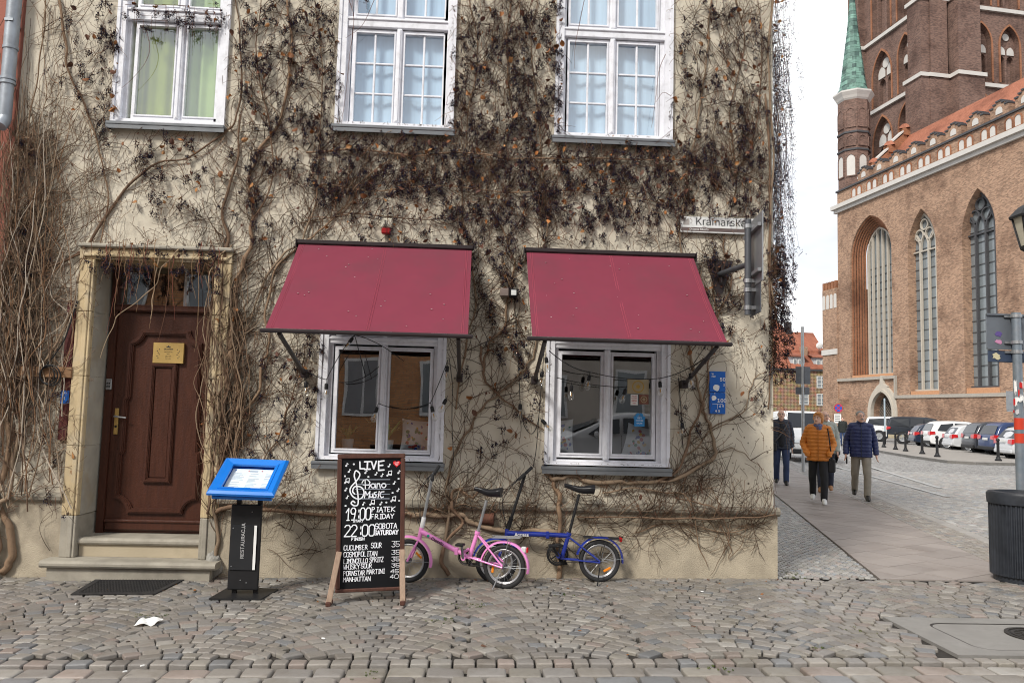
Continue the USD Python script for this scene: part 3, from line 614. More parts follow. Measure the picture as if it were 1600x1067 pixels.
# ================================================================== THE BARE VINES ON THE WALL
def proj(p):
    d = np.asarray(p, float)-EYE; z = d@CF; return 800+FPX*(d@CR)/z, 533.5-FPX*(d@CU)/z
BARK = M('vine_bark', (1, 1, 1), .9, .3, 30, .5, 120, tint=True, spec=.15); BERRY = M('vine_berry', (1, 1, 1), .6, .3, 60, tint=True, spec=.12)
LEAFM = M('dead_leaf', (1, 1, 1), .7, .3, 40, tint=True)
NOGO = [(-3.59, -2.60, 4.31, 7), (-1.41, -.345, 4.40, 7), (.79, 1.88, 4.37, 7), (-1.46, -.33, 1.07, 2.8), (.755, 1.885, 1.07, 2.8), (-3.62, -2.62, .27, 2.82), (2.34, 2.48, 1.62, 1.99), (-1.48, -1.23, 4.9, 7)]
SOFT = [(2.03, 2.8, 3.42, 3.54)]
def blocked(x, z):
    for a, b_, c, d in NOGO:
        if a < x < b_ and c < z < d: return True
    for a, b_, c, d in SOFT:
        if a < x < b_ and c < z < d and vr.random() < .8: return True
    return x > XR-.005 or x < XL-.1
# how thick twigs (T) and berries (K) stand, read off the photograph as boxes on the wall: x0, x1, z0, z1 by way of its pixels
TW = [(0, 75, 195, 440, 2.4), (0, 120, 200, 790, 1.4), (60, 190, 0, 200, 1.3), (120, 370, 195, 390, 1.7), (370, 535, 0, 380, 2.0), (700, 885, 0, 220, 2.2), (1050, 1210, 0, 250, 2.0), (480, 1205, 205, 385, 2.6),
      (315, 400, 380, 740, 1.1), (395, 500, 400, 730, 1.7), (700, 850, 380, 560, 1.8), (700, 850, 560, 740, .9), (1050, 1205, 380, 560, 2.0), (1050, 1110, 560, 740, 1.0), (1110, 1205, 560, 780, .45), (390, 520, 730, 860, 2.1),
      (640, 850, 740, 860, 2.0), (850, 1210, 740, 860, 2.4), (1000, 1210, 800, 880, .9), (110, 180, 380, 500, 1.2), (140, 375, 360, 425, 2.2), (60, 190, 0, 200, 1.6), (390, 530, 770, 870, 2.6), (20, 110, 640, 860, .5), (320, 380, 740, 860, 1.4)]
BK = [(150, 195, 0, 200, .9), (60, 150, 0, 190, .25), (190, 375, 5, 60, .5), (360, 420, 0, 200, 1.1), (420, 535, 0, 215, 1.5), (700, 885, 0, 215, 1.9), (1050, 1100, 30, 220, .8), (1100, 1210, 0, 240, .85), (690, 1195, 215, 345, 2.2),
      (480, 700, 205, 310, 1.9), (500, 1060, 300, 385, .75), (370, 480, 215, 380, .45), (170, 370, 205, 330, .75), (160, 335, 380, 425, 1.0), (740, 825, 380, 560, .75), (1060, 1200, 380, 520, .9), (1110, 1205, 520, 570, .5),
      (385, 500, 530, 720, .3), (715, 850, 560, 700, .22), (1050, 1085, 600, 680, .4), (1150, 1205, 590, 660, .4), (70, 125, 600, 800, .5), (20, 80, 210, 560, .25), (395, 480, 560, 700, .25), (525, 545, 0, 150, .8), (690, 715, 0, 210, .8), (868, 888, 0, 200, 1.2), (470, 500, 480, 700, .7)]
def dens(tab, px, py):
    w = 0.0
    for a, b_, c, d, q in tab:
        sx = min((px-a)/16, (b_-px)/16, 1); sy = min((py-c)/16, (d-py)/16, 1); s = min(sx, sy)
        if s > -.6: w = max(w, q*min(1, .38+.62*s) if s > 0 else q*.38*(1+s/.6))
    return w
def wally(z): return -.10 if abs(z-LZ+.02) < .085 else (-.045 if z < LZ else -.014)
TANS = [(.23, .155, .10), (.17, .11, .072), (.26, .19, .13), (.12, .078, .052)]
DARKS = [(.065, .040, .026), (.10, .062, .04), (.05, .031, .022), (.13, .082, .05), (.10, .04, .024)]
vr = np.random.default_rng(11)
class Vine:
    def __init__(s): s.main, s.twig, s.berry, s.leaf, s.lines = B(), B(), B(), B(), []
def smooth_noise(n, amp, corr=4):
    x = vr.normal(0, 1, n+2*corr); k = np.hanning(2*corr+1); k /= np.linalg.norm(k); return amp*np.convolve(x, k, 'valid')[:n]
def trunk(v, pix, r0, r1, col=None, off=0.0, wob=.010, plane=0.0):
    p = np.array([P(a, b_, plane) for a, b_ in pix]); p = smoothpath(p, 7); n = len(p)
    r = np.linspace(r0, r1, n)*(1+smooth_noise(n, .12, 3)); p[:, 0] += smooth_noise(n, wob, 3); p[:, 2] += smooth_noise(n, wob*.6, 3)
    p[:, 1] = [wally(z) for z in p[:, 2]]; p[:, 1] = np.convolve(np.pad(p[:, 1], 3, 'edge'), np.ones(7)/7, 'valid')-r*.7-off+smooth_noise(n, .006, 3)
    c = np.array(col or TANS[int(vr.integers(0, 3))])*vr.uniform(.85, 1.15)
    v.main.tube(p, r*1.2, 7 if r0 > .009 else 5, c); v.lines.append((p, r0)); return p
def grow(v, p0, ang, L, r0, tw=True, curl=.34, lift=0.0, lev=0, light=False, outw=.02):
    """a shoot creeping on the wall: heading ang (0 = right, 90 degrees = up)"""
    step = .035; n = max(3, int(L/step)); x, z = p0[0], p0[2]; y = p0[1]; pts = [(x, y, z)]; a = ang; da = 0
    yo = vr.uniform(.006, outw)
    for k in range(n):
        da = .6*da+vr.normal(0, curl*.30); a += da; a += lift*math.cos(a)*.12
        nx, nz = x+step*math.cos(a), z+step*math.sin(a)
        if blocked(nx, nz) or nz < GZ(nx)+.02: break
        x, z = nx, nz; y = .7*y+.3*(wally(z)-yo-abs(vr.normal(0, .006))); pts.append((x, y, z))
    if len(pts) < 3: return None
    p = np.array(pts); r = np.linspace(r0, max(r0*.40, .0017), len(p))
    c = np.array((TANS if light or vr.random() < .13 else DARKS)[int(vr.integers(0, 4))])*vr.uniform(.8, 1.25)
    v.twig.tube(p, r, 3, c, cap=False)
    if lev < 2:
        for k in range(1, len(p)-1):
            w = dens(TW, *proj(p[k]))
            if vr.random() < .10*w*(1 if lev == 0 else .6):
                aa = a if False else math.atan2(p[k+1][2]-p[k-1][2], p[k+1][0]-p[k-1][0])
                grow(v, p[k], aa+vr.choice([-1, 1])*vr.uniform(.45, 1.1), L*vr.uniform(.25, .6), r0*.62, curl=curl, lift=lift, lev=lev+1, light=light, outw=outw)
    return p
def shoots(v, line, every=.07, L=(.2, .65), r=.0042, up=True, light=False, amount=1.0):
    p, r0 = line; seg = np.linalg.norm(np.diff(p, axis=0), axis=1).sum(); n = int(seg/every)
    for t in np.linspace(0, len(p)-2, max(n, 1)):
        k = int(t); w = dens(TW, *proj(p[k]))
        if vr.random() > .52*w*amount: continue
        a = math.atan2(p[k+1][2]-p[k][2], p[k+1][0]-p[k][0])+vr.choice([-1, 1])*vr.uniform(.5, 1.25)
        if up and math.sin(a) < -.1 and vr.random() < .6: a = -a
        grow(v, p[k], a, vr.uniform(*L), r*vr.uniform(.7, 1.3), lift=.5 if up else 0, light=light)
OCT_V = np.array([(1, 0, 0), (-1, 0, 0), (0, 1, 0), (0, -1, 0), (0, 0, 1), (0, 0, -1)], float); OCT_F = np.array([(0, 2, 4), (2, 1, 4), (1, 3, 4), (3, 0, 4), (2, 0, 5), (1, 2, 5), (3, 1, 5), (0, 3, 5)])
def berries(v, cs, rad=.0056):
    cs = np.asarray(cs); n = len(cs); r = rad*vr.uniform(.7, 1.15, n); V = (cs[:, None]+OCT_V[None]*r[:, None, None]).reshape(-1, 3); F = (OCT_F[None]+6*np.arange(n)[:, None, None]).reshape(-1, 3)
    col = np.where(vr.random((n, 1)) < .35, (.022, .027, .058), (.007, .007, .014))*vr.uniform(.6, 1.5, (n, 1)); col[vr.random(n) < .2] = (.085, .038, .022)
    v.berry.add(V, F, np.repeat(col, 6, 0))
def tuft(v, x, z, size=1.0, free=False, yb=None):
    """a drape of berry bunches hanging from a shoot"""
    n = int(vr.integers(2, 6)*size)+1; L = vr.uniform(.04, .15)*size; y0 = (wally(z)-vr.uniform(.02, .075)) if yb is None else yb
    top = V3(x, y0+.015, z); lean = vr.normal(0, .22); pts = [top+V3(lean*t*L, -.02*math.sin(t*2), -t*L) for t in np.linspace(0, 1, 5)]
    if not free: pts = [V3(x+vr.normal(0, .03), wally(z)-.004, z+vr.uniform(.01, .05))]+pts
    v.twig.tube(pts, np.linspace(.0022, .0012, len(pts)), 3, DARKS[int(vr.integers(0, 5))], cap=False)
    out = []
    for k in range(n):
        t = vr.uniform(0, 1); c = top+V3(lean*t*L, 0, -t*L)+V3(vr.normal(0, .015), -abs(vr.normal(0, .016)), 0)
        if blocked(c[0], c[2]) and not free and vr.random() < .75: continue
        m = int(vr.integers(7, 19)); h = vr.uniform(.025, .065)
        u = vr.random(m); q = c+np.column_stack([vr.normal(0, .0115, m)*(.5+u), vr.normal(0, .010, m), -u*h]); out.append(q)
        v.twig.tube([c+V3(0, .01, .012), c-V3(0, 0, h*.9)], [.0014, .0011], 3, (.10, .04, .03), cap=False)
        for j in range(2): v.twig.tube([c-V3(0, 0, h*.3*j), q[j]], [.001, .001], 3, (.10, .045, .03), cap=False)
    if out: berries(v, np.vstack(out))
def leaf(v, x, y, z, s):
    g = np.linspace(-1, 1, 4); R = trimesh.transformations.random_rotation_matrix(vr.random(3))[:3, :3]; cu = vr.uniform(-.7, .7, 3); w = [0.35, 1.0, .8, .12]; pts = []
    for i, a in enumerate(g):
        for b_ in g: pts.append((a, b_*w[i]*.75, cu[0]*a*a*.6+cu[1]*b_*b_*w[i]+cu[2]*a*b_*.5))
    col = np.array([(.34, .13, .035), (.22, .085, .03), (.13, .055, .03), (.36, .17, .06), (.10, .04, .025)][int(vr.integers(0, 5))])*vr.uniform(.6, 1.15)
    v.leaf.add((np.array(pts)*s)@R.T+(x, y, z), [(i*4+j, i*4+j+1, i*4+j+5, i*4+j+4) for i in range(3) for j in range(3)], col)

left, door, mid, right, corner = (Vine() for _ in range(5))
# trunks followed along the photograph
for pix, r0, r1, off in (([(10, 893), (24, 865), (22, 822), (8, 792), (3, 760), (18, 705), (12, 640), (18, 560), (8, 480), (14, 400), (20, 330), (30, 270)], .030, .012, 0),
        ([(-2, 893), (6, 850), (0, 800), (-4, 700), (4, 600), (0, 500)], .026, .014, .02), ([(6, 792), (26, 762), (28, 700), (40, 655), (42, 610), (50, 588), (80, 560), (108, 505), (121, 469), (126, 425)], .018, .007, .02),
        ([(22, 640), (34, 560), (30, 469), (45, 446), (70, 424), (104, 410), (140, 385), (194, 298), (245, 258), (295, 247), (355, 205), (374, 180), (378, 90), (372, 0)], .013, .006, .01),
        ([(12, 560), (40, 470), (60, 360), (45, 250), (60, 120), (75, 0)], .011, .005, .02), ([(60, 640), (90, 560), (82, 480), (60, 400), (72, 300), (62, 230), (75, 150), (70, 60), (84, -10)], .007, .003, .03),
        ([(93, -5), (105, 60), (113, 120), (136, 165), (155, 232), (172, 300), (160, 380)], .010, .006, .01)):
    trunk(left, pix, r0, r1, None, off)
for k in range(85):                                                 # the thicket of long pale shoots at the left edge
    x = vr.uniform(-5, 105)*(vr.random()**.5); y0, y1 = vr.uniform(560, 800), vr.uniform(150, 420); n = 6
    if x < 60 and vr.random() < .4: y1 = vr.uniform(0, 250)
    dr = vr.normal(0, 28); pix = [(x+vr.normal(0, 16)+dr*t, y0+(y1-y0)*t) for t in np.linspace(0, 1, n)]
    trunk(left, pix, vr.uniform(.0028, .0055), .0018, [(.33, .25, .175), (.17, .115, .075), (.42, .36, .29), (.11, .07, .047), (.22, .125, .07), (.06, .04, .028)][int(vr.integers(0, 6))], vr.uniform(.01, .10), .014)
for k in range(46):
    x, y = vr.uniform(-5, 150), vr.uniform(190, 760); a = vr.uniform(0, 6.28); p = P(x, y, -.03)
    grow(left, p-V3(0, vr.uniform(0, .08), 0), a, vr.uniform(.3, .9), .0035, curl=.5, light=True, outw=.09)
for pix, r0, r1, off in (([(344, 735), (346, 717), (364, 667), (372, 616), (364, 549), (367, 481), (370, 440), (385, 400), (395, 350), (388, 300), (400, 250), (440, 180), (455, 90), (450, 0)], .024, .009, 0),
        ([(340, 745), (347, 711), (352, 650), (354, 582), (345, 515), (350, 430), (357, 385), (350, 330), (372, 250), (378, 180)], .019, .008, .015), ([(330, 800), (334, 750), (338, 690), (333, 620), (338, 560), (332, 480), (338, 400)], .010, .005, .03),
        ([(372, 700), (381, 650), (404, 616), (411, 569), (421, 540), (418, 480), (432, 420), (472, 383), (498, 363), (530, 330), (560, 290), (610, 250)], .013, .006, .01),
        ([(364, 560), (385, 520), (415, 440), (440, 405), (472, 375), (490, 330), (500, 220), (505, 120), (492, 0)], .011, .005, .01), ([(395, 350), (425, 290), (420, 200), (402, 100), (410, 0)], .009, .004, .01),
        ([(400, 735), (430, 690), (450, 640), (470, 590), (478, 540)], .008, .004, .0), ([(336, 880), (345, 840), (338, 790), (350, 740)], .016, .012, .0), ([(338, 800), (370, 790), (420, 795), (500, 802), (560, 806), (636, 802)], .016, .014, 0)):
    trunk(door, pix, r0, r1, None, off)
for k in range(34):
    x = vr.uniform(322, 382); pix = [(x+vr.normal(0, 8), y) for y in np.linspace(vr.uniform(640, 760), vr.uniform(390, 520), 6)]
    trunk(door, pix, vr.uniform(.003, .006), .002, TANS[int(vr.integers(0, 3))], vr.uniform(.01, .10), .012)
for pix, r0, r1, off in (([(636, 802), (666, 803), (694, 804), (720, 802), (740, 815), (790, 828), (830, 826), (872, 832)], .026, .018, 0), ([(700, 895), (690, 860), (720, 815), (706, 790), (714, 765), (740, 775), (748, 760)], .015, .008, .02),
        ([(560, 806), (590, 790), (640, 795)], .012, .01, .02), ([(690, 880), (705, 800), (700, 760), (711, 710), (732, 672), (752, 637), (777, 616), (804, 595), (822, 571), (836, 550), (842, 500)], .013, .006, 0),
        ([(752, 540), (756, 571), (759, 595), (777, 616), (804, 640), (849, 672)], .011, .006, .005), ([(756, 571), (763, 543), (787, 509), (791, 474), (804, 422), (790, 370), (760, 300), (800, 200), (790, 100), (800, 0)], .010, .005, 0),
        ([(711, 640), (725, 560), (740, 480), (735, 400), (720, 300), (730, 200), (745, 100), (735, 0)], .008, .004, 0), ([(804, 422), (850, 380), (852, 300), (845, 200), (830, 90), (842, 0)], .008, .004, 0),
        ([(480, 240), (560, 236), (640, 245), (720, 240), (800, 250), (880, 250), (980, 250), (1080, 255), (1150, 270), (1200, 290)], .009, .005, .01), ([(500, 290), (600, 300), (700, 292), (800, 302), (900, 300), (1000, 312), (1080, 330)], .007, .004, .01),
        ([(470, 350), (560, 335), (660, 345), (760, 330), (860, 350)], .006, .003, .01)):
    trunk(mid, pix, r0, r1, None, off)
for pix, r0, r1, off in (([(870, 905), (872, 832), (874, 790), (868, 758), (860, 742), (849, 735)], .019, .015, 0), ([(862, 748), (880, 744), (900, 744), (921, 752), (960, 754), (990, 753), (1030, 754), (1060, 745), (1090, 729), (1113, 716), (1117, 700), (1112, 675), (1100, 650), (1096, 637), (1092, 610), (1085, 580), (1078, 545), (1070, 500), (1075, 440), (1062, 380), (1068, 300), (1080, 230), (1090, 180), (1100, 120), (1108, 60), (1112, -5)], .019, .007, 0),
        ([(1030, 754), (1060, 735), (1071, 700), (1080, 670), (1096, 637), (1104, 600), (1108, 560), (1120, 500), (1110, 440)], .011, .006, .01), ([(1070, 715), (1095, 690), (1110, 673), (1140, 655), (1163, 641), (1170, 610), (1180, 590), (1197, 582)], .007, .004, 0),
        ([(900, 806), (990, 806), (1080, 808), (1140, 806), (1205, 803)], .008, .005, .01), ([(1055, 778), (1100, 788), (1125, 810), (1138, 850), (1136, 872)], .006, .003, .02), ([(1030, 768), (1072, 775), (1085, 830), (1100, 882)], .006, .003, .02),
        ([(990, 830), (1060, 815), (1130, 830), (1200, 812)], .005, .003, .01), ([(1120, 500), (1140, 440), (1130, 380), (1150, 280), (1140, 180), (1160, 80), (1150, 0)], .008, .004, 0), ([(1150, 280), (1180, 200), (1190, 100), (1185, 0)], .007, .003, 0),
        ([(1113, 716), (1140, 700), (1165, 712), (1190, 735)], .005, .0025, 0), ([(940, 770), (1000, 762), (1060, 770), (1120, 760)], .008, .004, .01)):
    trunk(right, pix, r0, r1, None, off)
for v, am in ((left, .28), (door, .8), (mid, 1.0), (right, 1.0)):
    for ln in list(v.lines): shoots(v, ln, every=.05 if ln[1] > .006 else .09, amount=am, light=(v is left))
def vine_at(px): return left if px < 315 else door if px < 545 else mid if px < 880 else right
# shoots that fill the wall where the photograph shows it thick
for _ in range(2100):
    px, py = vr.uniform(0, 1205), vr.uniform(-30, 880); w = dens(TW, px, py)
    if vr.random() > w*.33: continue
    p = P(px, py, -.02)
    if blocked(p[0], p[2]): continue
    a = (math.radians(vr.choice([35, 50, 140, 70, 160])) if py < 380 else math.radians(vr.choice([10, 35, 150, 170, -20, 60])))+vr.normal(0, .25)
    grow(vine_at(px), V3(p[0], wally(p[2])-.01, p[2]), a, vr.uniform(.18, .65), .0036, lift=.3, light=px < 130 and vr.random() < .6)
n = 0
for _ in range(9000):
    px, py = vr.uniform(20, 1212), vr.uniform(-60, 810); w = dens(BK, px, max(py, 1)); nz = meshkit.noise(np.array([px/34., py/60., 3.]))
    if vr.random() > w*.58*min(1, max(0, (nz-.08)*2.6)): continue
    p = P(px, py, -.03)
    if blocked(p[0], p[2]): continue
    tuft(vine_at(px), p[0], p[2], vr.uniform(.6, 1.2)); n += 1
for _ in range(9000):                                               # short dead tendrils and stalks hanging in the thick of it
    px, py = vr.uniform(20, 1212), vr.uniform(-40, 800); w = max(dens(BK, px, max(py, 1)), .62*dens(TW, px, py))
    if vr.random() > w*.62: continue
    p = P(px, py, -.03)
    if blocked(p[0], p[2]): continue
    L = vr.uniform(.05, .20)*(.4 if 2.0 < p[0] < 2.85 and 3.4 < p[2] < 3.75 else 1); y = wally(p[2])-vr.uniform(.012, .075); a = vr.normal(-1.5, .75); q = [V3(p[0]+math.cos(a)*L*t+vr.normal(0, .008), y-.02*math.sin(3*t)+vr.normal(0, .006), p[2]+math.sin(a)*L*t-.02*t*t) for t in np.linspace(0, 1, 5)]
    vine_at(px).twig.tube(q, np.linspace(.0028, .0014, 5), 3, np.array([(.085, .043, .028), (.13, .058, .035), (.055, .034, .026), (.19, .10, .055), (.27, .18, .11)][int(vr.choice(5, p=[.27, .27, .2, .16, .10]))])*vr.uniform(.8, 1.2), cap=False)
for _ in range(2100):
    px, py = vr.uniform(90, 1205), vr.uniform(0, 780); w = dens(BK, px, py)
    if vr.random() > w*.8+.03: continue
    p = P(px, py, -.05)
    if not blocked(p[0], p[2]): leaf(vine_at(px), p[0], wally(p[2])-vr.uniform(.02, .09), p[2], vr.uniform(.012, .036))
# strands hanging into the door opening and across the window heads
for k in range(34):
    x = vr.uniform(-3.72, -2.45); z = vr.uniform(2.92, 3.12); L = vr.uniform(.12, .5) if k > 9 else vr.uniform(.5, .95); y = vr.uniform(-.17, -.07); p = [V3(x+.05*math.sin(t*3+k)*t+vr.normal(0, .006), y-.03*t, z-L*t) for t in np.linspace(0, 1, 9)]
    door.twig.tube(p, np.linspace(.0035, .0015, 9), 4, [(.30, .19, .11), (.16, .08, .05), (.2, .07, .05)][k % 3], cap=False)
    if L < .5:
        for j in range(2): tuft(door, p[3+j*2][0], p[3+j*2][2], .7, True, p[3][1])
for pix in ([(285, 390), (262, 420), (240, 455), (195, 490), (180, 512), (160, 560)], [(365, 385), (350, 400), (330, 440), (322, 500), (326, 560)], [(255, 400), (245, 450), (242, 480), (240, 500)]):
    trunk(door, pix, .005, .003, (.36, .27, .18), .06)
for wx0, wx1, wz in ((-3.62, -2.6, 5.42), (-1.46, -1.2, 5.75)):       # shoots crossing the upper windows
    for k in range(26 if wx0 < -3 else 5):
        x = vr.uniform(wx0, wx1); z = wz+vr.normal(0, .06); L = vr.uniform(.08, .30)
        mid_ = door if wx0 < -3 else mid
        mid_.twig.tube([V3(x-.12, -.05, z+.03), V3(x, -.07, z+.02), V3(x+.02, -.075, z-L)], [.003, .0022, .0012], 4, (.12, .05, .035), cap=False)
        tuft(mid_, x+.01, z-.02, .75, True, -.075)
        if k % 5 == 0: leaf(mid_, x, -.08, z, .03)
for pix in ([(545, 0), (553, 30), (546, 90), (540, 150), (533, 200), (528, 290)], [(585, 0), (566, 40), (540, 60)], [(913, 0), (905, 40), (899, 70), (897, 108)], [(1040, 85), (1030, 110), (1025, 150), (1018, 200)], [(1048, 150), (1036, 145), (1025, 160)], [(228, 45), (234, 75), (226, 100), (205, 125), (190, 138)]):
    p = smoothpath([P(a, b_, -.06) for a, b_ in pix], 5); mid.twig.tube(p, np.linspace(.0032, .0014, len(p)), 4, (.16, .08, .06), cap=False)
# the curtain of shoots round the corner
for k in range(120):
    t = vr.random(); x = XR+.01+vr.uniform(0, .22)*vr.random()**.7; y = vr.uniform(-.03, .42); x += max(y, 0)*.249; z1 = vr.uniform(3.0, 6.3); L = vr.uniform(.4, 1.8) if z1 > 4 else vr.uniform(.3, 1.3)
    n_ = int(L/.06)+3; p = np.array([(x+.05*math.sin(u*4+k)*u+(.05*u if L > 1 else 0), y, z1-L*u) for u in np.linspace(0, 1, n_)]); p[:, 0] += smooth_noise(n_, .008, 2)
    corner.twig.tube(p, np.linspace(.0022, .0011, n_), 3, DARKS[k % 5], cap=False)
    for j in range(1, n_):
        if vr.random() < .6:
            m = int(vr.integers(5, 13)); q = p[j]+np.column_stack([vr.normal(0, .016, m), vr.normal(0, .016, m), -vr.random(m)*.05]); berries(corner, q)
for k in range(130):
    x, y, z = XR+vr.uniform(-.02, .20), vr.uniform(-.06, .2), vr.uniform(2.0, 3.3); tuft(corner, x, z, vr.uniform(.8, 1.3), True, y)
    corner.twig.tube([V3(XR-.05, -.02, z+vr.normal(0, .1)), V3(XR+.02, -.05, z+.02), V3(x, y, z)], [.004, .003, .0014], 3, DARKS[k % 5], cap=False)
for pix in ([(1196, 150), (1203, 300), (1200, 420), (1203, 560), (1200, 640)], [(1204, 0), (1199, 120), (1206, 260), (1201, 380), (1207, 500)]): trunk(corner, pix, .010, .006, None, .01)
for k in range(14):
    z = vr.uniform(1.4, 3.3); p = [V3(XR-.03, -.02, z), V3(XR+.06, .02, z+vr.normal(0, .04)), V3(XR+.16, .1, z-.05), V3(XR+.2+vr.uniform(0, .1), .15, z-vr.uniform(.15, .5))]; p = smoothpath(p, 4); corner.twig.tube(p, np.linspace(.003, .0012, len(p)), 3, DARKS[k % 5], cap=False)
for k in range(40): leaf(corner, XR+vr.uniform(0, .15), vr.uniform(-.08, .1), vr.uniform(2, 6), .022)
for v, nm, lab in ((left, 'climbing_vine', 'bare pale brown vine, thicket of shoots between rain pipe and door'), (door, 'climbing_vine', 'bare vine with bundled trunks between the brown door and the left awning'),
        (mid, 'climbing_vine', 'bare vine spreading between the two awnings and up between the upper windows'), (right, 'climbing_vine', 'bare vine with bent trunk under the right window, climbing past the blue sign'),
        (corner, 'climbing_vine', 'berry-laden vine shoots hanging like a curtain over the house corner')):
    t = xf(nm, label=lab, cat='vine')
    v.main.put('trunk', BARK, t, smooth=True, kind='stuff'); v.twig.put('twigs', BARK, t, smooth=True, kind='stuff'); v.berry.put('berries', BERRY, t, kind='stuff'); v.leaf.put('dead_leaves', LEAFM, t, smooth=True, kind='stuff')
# ================================================================== THINGS ON AND BEFORE THE HOUSE
FABRIC = M('burgundy_awning', (.165, .022, .043), .8, .05, 5, .25, 500, dirt=(.11, .03, .042), dscale=1.9)
DROP = M('bird_dropping', (.75, .74, .70), .7)
def awning(x0, x1, lab):
    t = xf('awning', label=lab, cat='awning', group=None); ztop, zb, yb = 3.145, 2.165, -1.17
    n = 14; v = []
    for x in np.linspace(x0+.02, x1-.02, 33):
        for u in np.linspace(0, 1, n): v.append((x, -.10+(yb+.10)*u, ztop-.03+(zb+.02-ztop+.03)*u-.028*math.sin(math.pi*u)+(.012*(meshkit.noise(np.array([x*3.1, u*4.0, 2.])) -.5)+.004*math.sin(x*11+u*2))*math.sin(math.pi*u)))
    f = [(i*n+j, (i+1)*n+j, (i+1)*n+j+1, i*n+j+1) for i in range(32) for j in range(n-1)]
    B().add(v, f).put('fabric', FABRIC, t, smooth=True)
    at = lambda x, u, o: V3(x, -.10+(yb+.10)*u-.0*o, ztop-.03+(zb+.02-ztop+.03)*u-.028*math.sin(math.pi*u)+o)
    SEAM = M('awning_seam', (.34, .06, .09), .8)
    for xs_ in ([x0+.06, x0+.075, (x0+x1)/2-.01, (x0+x1)/2+.01, x1-.06, x1-.075]):
        B().tube([at(xs_, u, .003) for u in np.linspace(.01, .99, 12)], .0016, 4).put('seam', SEAM, t)
    for k in range(20):
        p = at(rng.uniform(x0+.1, x1-.1), rng.uniform(.05, .95)**1.2, .004); B().sph(p, (.006*rng.uniform(.5, 1.4), .008*rng.uniform(.5, 1.4), .002), 1).put('spot', DROP, t)
    B().box(x0, x1, -.12, -.03, ztop-.028, ztop+.016, bev=.01).box(x0-.008, x0, -.13, -.02, ztop-.06, ztop+.02).box(x1, x1+.008, -.13, -.02, ztop-.06, ztop+.02).put('top_rail', DBR, t)
    B().box(x0-.025, x1+.025, yb-.022, yb+.03, zb-.016, zb+.018, bev=.01).put('front_rail', DBR, t)
    for x in (x0+.13, x1-.10):
        el = V3(x, -.10, 1.86); B().bar((x, yb+.02, zb-.018), el, .03, .035, (1, 0, 0), bev=.006).put('arm', DBR, t)
        B().box(x-.03, x+.03, -.13, -.005, 1.82, 1.90, bev=.006).put('arm_bracket', DBR, t)
    return t
DBR = M('dark_brown_metal', (.022, .016, .017), .4, .2, 8)
awning(-1.765, -.045, 'burgundy awning over the left ground floor window, nearer the door')
awning(.455, 2.16, 'burgundy awning over the right ground floor window, nearer the corner')

BULB = pane_mat('bulb_glass', (.95, .95, .93), .08)
WARM = M('filament', (.5, .3, .12), .5)
def sag(a, b_, d, n=12):
    t = np.linspace(0, 1, n)[:, None]; p = np.asarray(a)*(1-t)+np.asarray(b_)*t; p[:, 2] -= d*4*(t*(1-t))[:, 0]; return p
def bulb(t, p, L=.07, ang=(0, 0)):
    d = V3(math.sin(ang[0]), math.sin(ang[1])*.4, -1); d /= np.linalg.norm(d); e = np.cross(d, (0, 1, 0)); e /= np.linalg.norm(e); g = np.cross(d, e); Mx = frame(np.asarray(p), e, g, d)
    B().tube([p, np.asarray(p)+d*L*.6], .003, 5).put('drop_wire', BLACKPL, t)
    Mx[:3, 3] = np.asarray(p)+d*L*.5
    B().lathe([(0, 0), (.012, 0), (.0175, .012), (.0185, .05), (.016, .058), (0, .058)], 12, Mx).put('socket', BLACKPL, t, smooth=50)
    Mx = Mx.copy(); Mx[:3, 3] = Mx[:3, 3]+d*.058
    B().lathe([(.013, 0), (.015, .012), (.026, .035), (.030, .055), (.026, .075), (.014, .088), (0, .092)], 14, Mx).put('bulb', BULB, t, smooth=True)
    B().lathe([(0, .012), (.004, .015), (.007, .03), (.004, .05), (0, .052)], 8, Mx).put('filament', WARM, t, smooth=True)
t = xf('string_lights', label='black string of clear bulbs draped across the left ground floor window', cat='string lights'); Y = -.16
pp = lambda *q: [P(a, b_, Y) for a, b_ in q]
for a, b_, d in ((P(470, 572, -.13), P(510, 593, Y), .02), (P(510, 593, Y), P(554, 523, Y), -.035), (P(554, 523, Y), P(572, 590, Y), .0), (P(529, 597, Y), P(592, 573, Y), .05), (P(591, 630, Y), P(673, 629, Y), .055), (P(673, 629, Y), P(700, 562, Y), .01), (P(554, 523, Y), P(625, 560, Y), -.03)):
    B().tube(sag(a, b_, d), .0042, 6).put('cable', BLACKPL, t, smooth=True)
for q, an in (((510, 593), (.03, 0)), ((591, 630), (-.25, 0)), ((673, 629), (.28, 0)), ((478, 590), (.05, 0)), ((700, 566), (-.1, 0)), ((700, 618), (-.5, 0)), ((554, 524), (-.75, 0))): bulb(t, P(*q, Y), .07 if q[1] > 530 else .05, an)
B().tube(np.array([P(a, b_, -.05) for a, b_ in ((702, 560), (707, 600), (706, 660), (709, 720), (704, 735))]), .004, 6).put('cable', BLACKPL, t, smooth=True)
t = xf('string_lights', label='black string of clear bulbs across the right ground floor window, fed from the lamp', cat='string lights')
for a, b_, d in ((P(858, 548, -.5), P(925, 582, Y), .04), (P(925, 582, Y), P(1031, 591, Y), .03), (P(1031, 591, Y), P(1100, 560, -.5), .03), (P(870, 590, Y), P(980, 605, Y), .02)):
    B().tube(sag(a, b_, d), .0042, 6).put('cable', BLACKPL, t, smooth=True)
for a in ([(803, 462), (806, 500), (808, 540), (811, 590), (813, 632), (818, 662), (828, 677), (836, 672), (842, 650), (846, 600), (850, 552)], [(842, 650), (838, 700), (833, 730)], [(1060, 590), (1064, 640), (1066, 700)]):
    B().tube(smoothpath([P(*q, -.045) for q in a], 5), .0042, 6).put('cable', BLACKPL, t, smooth=True)
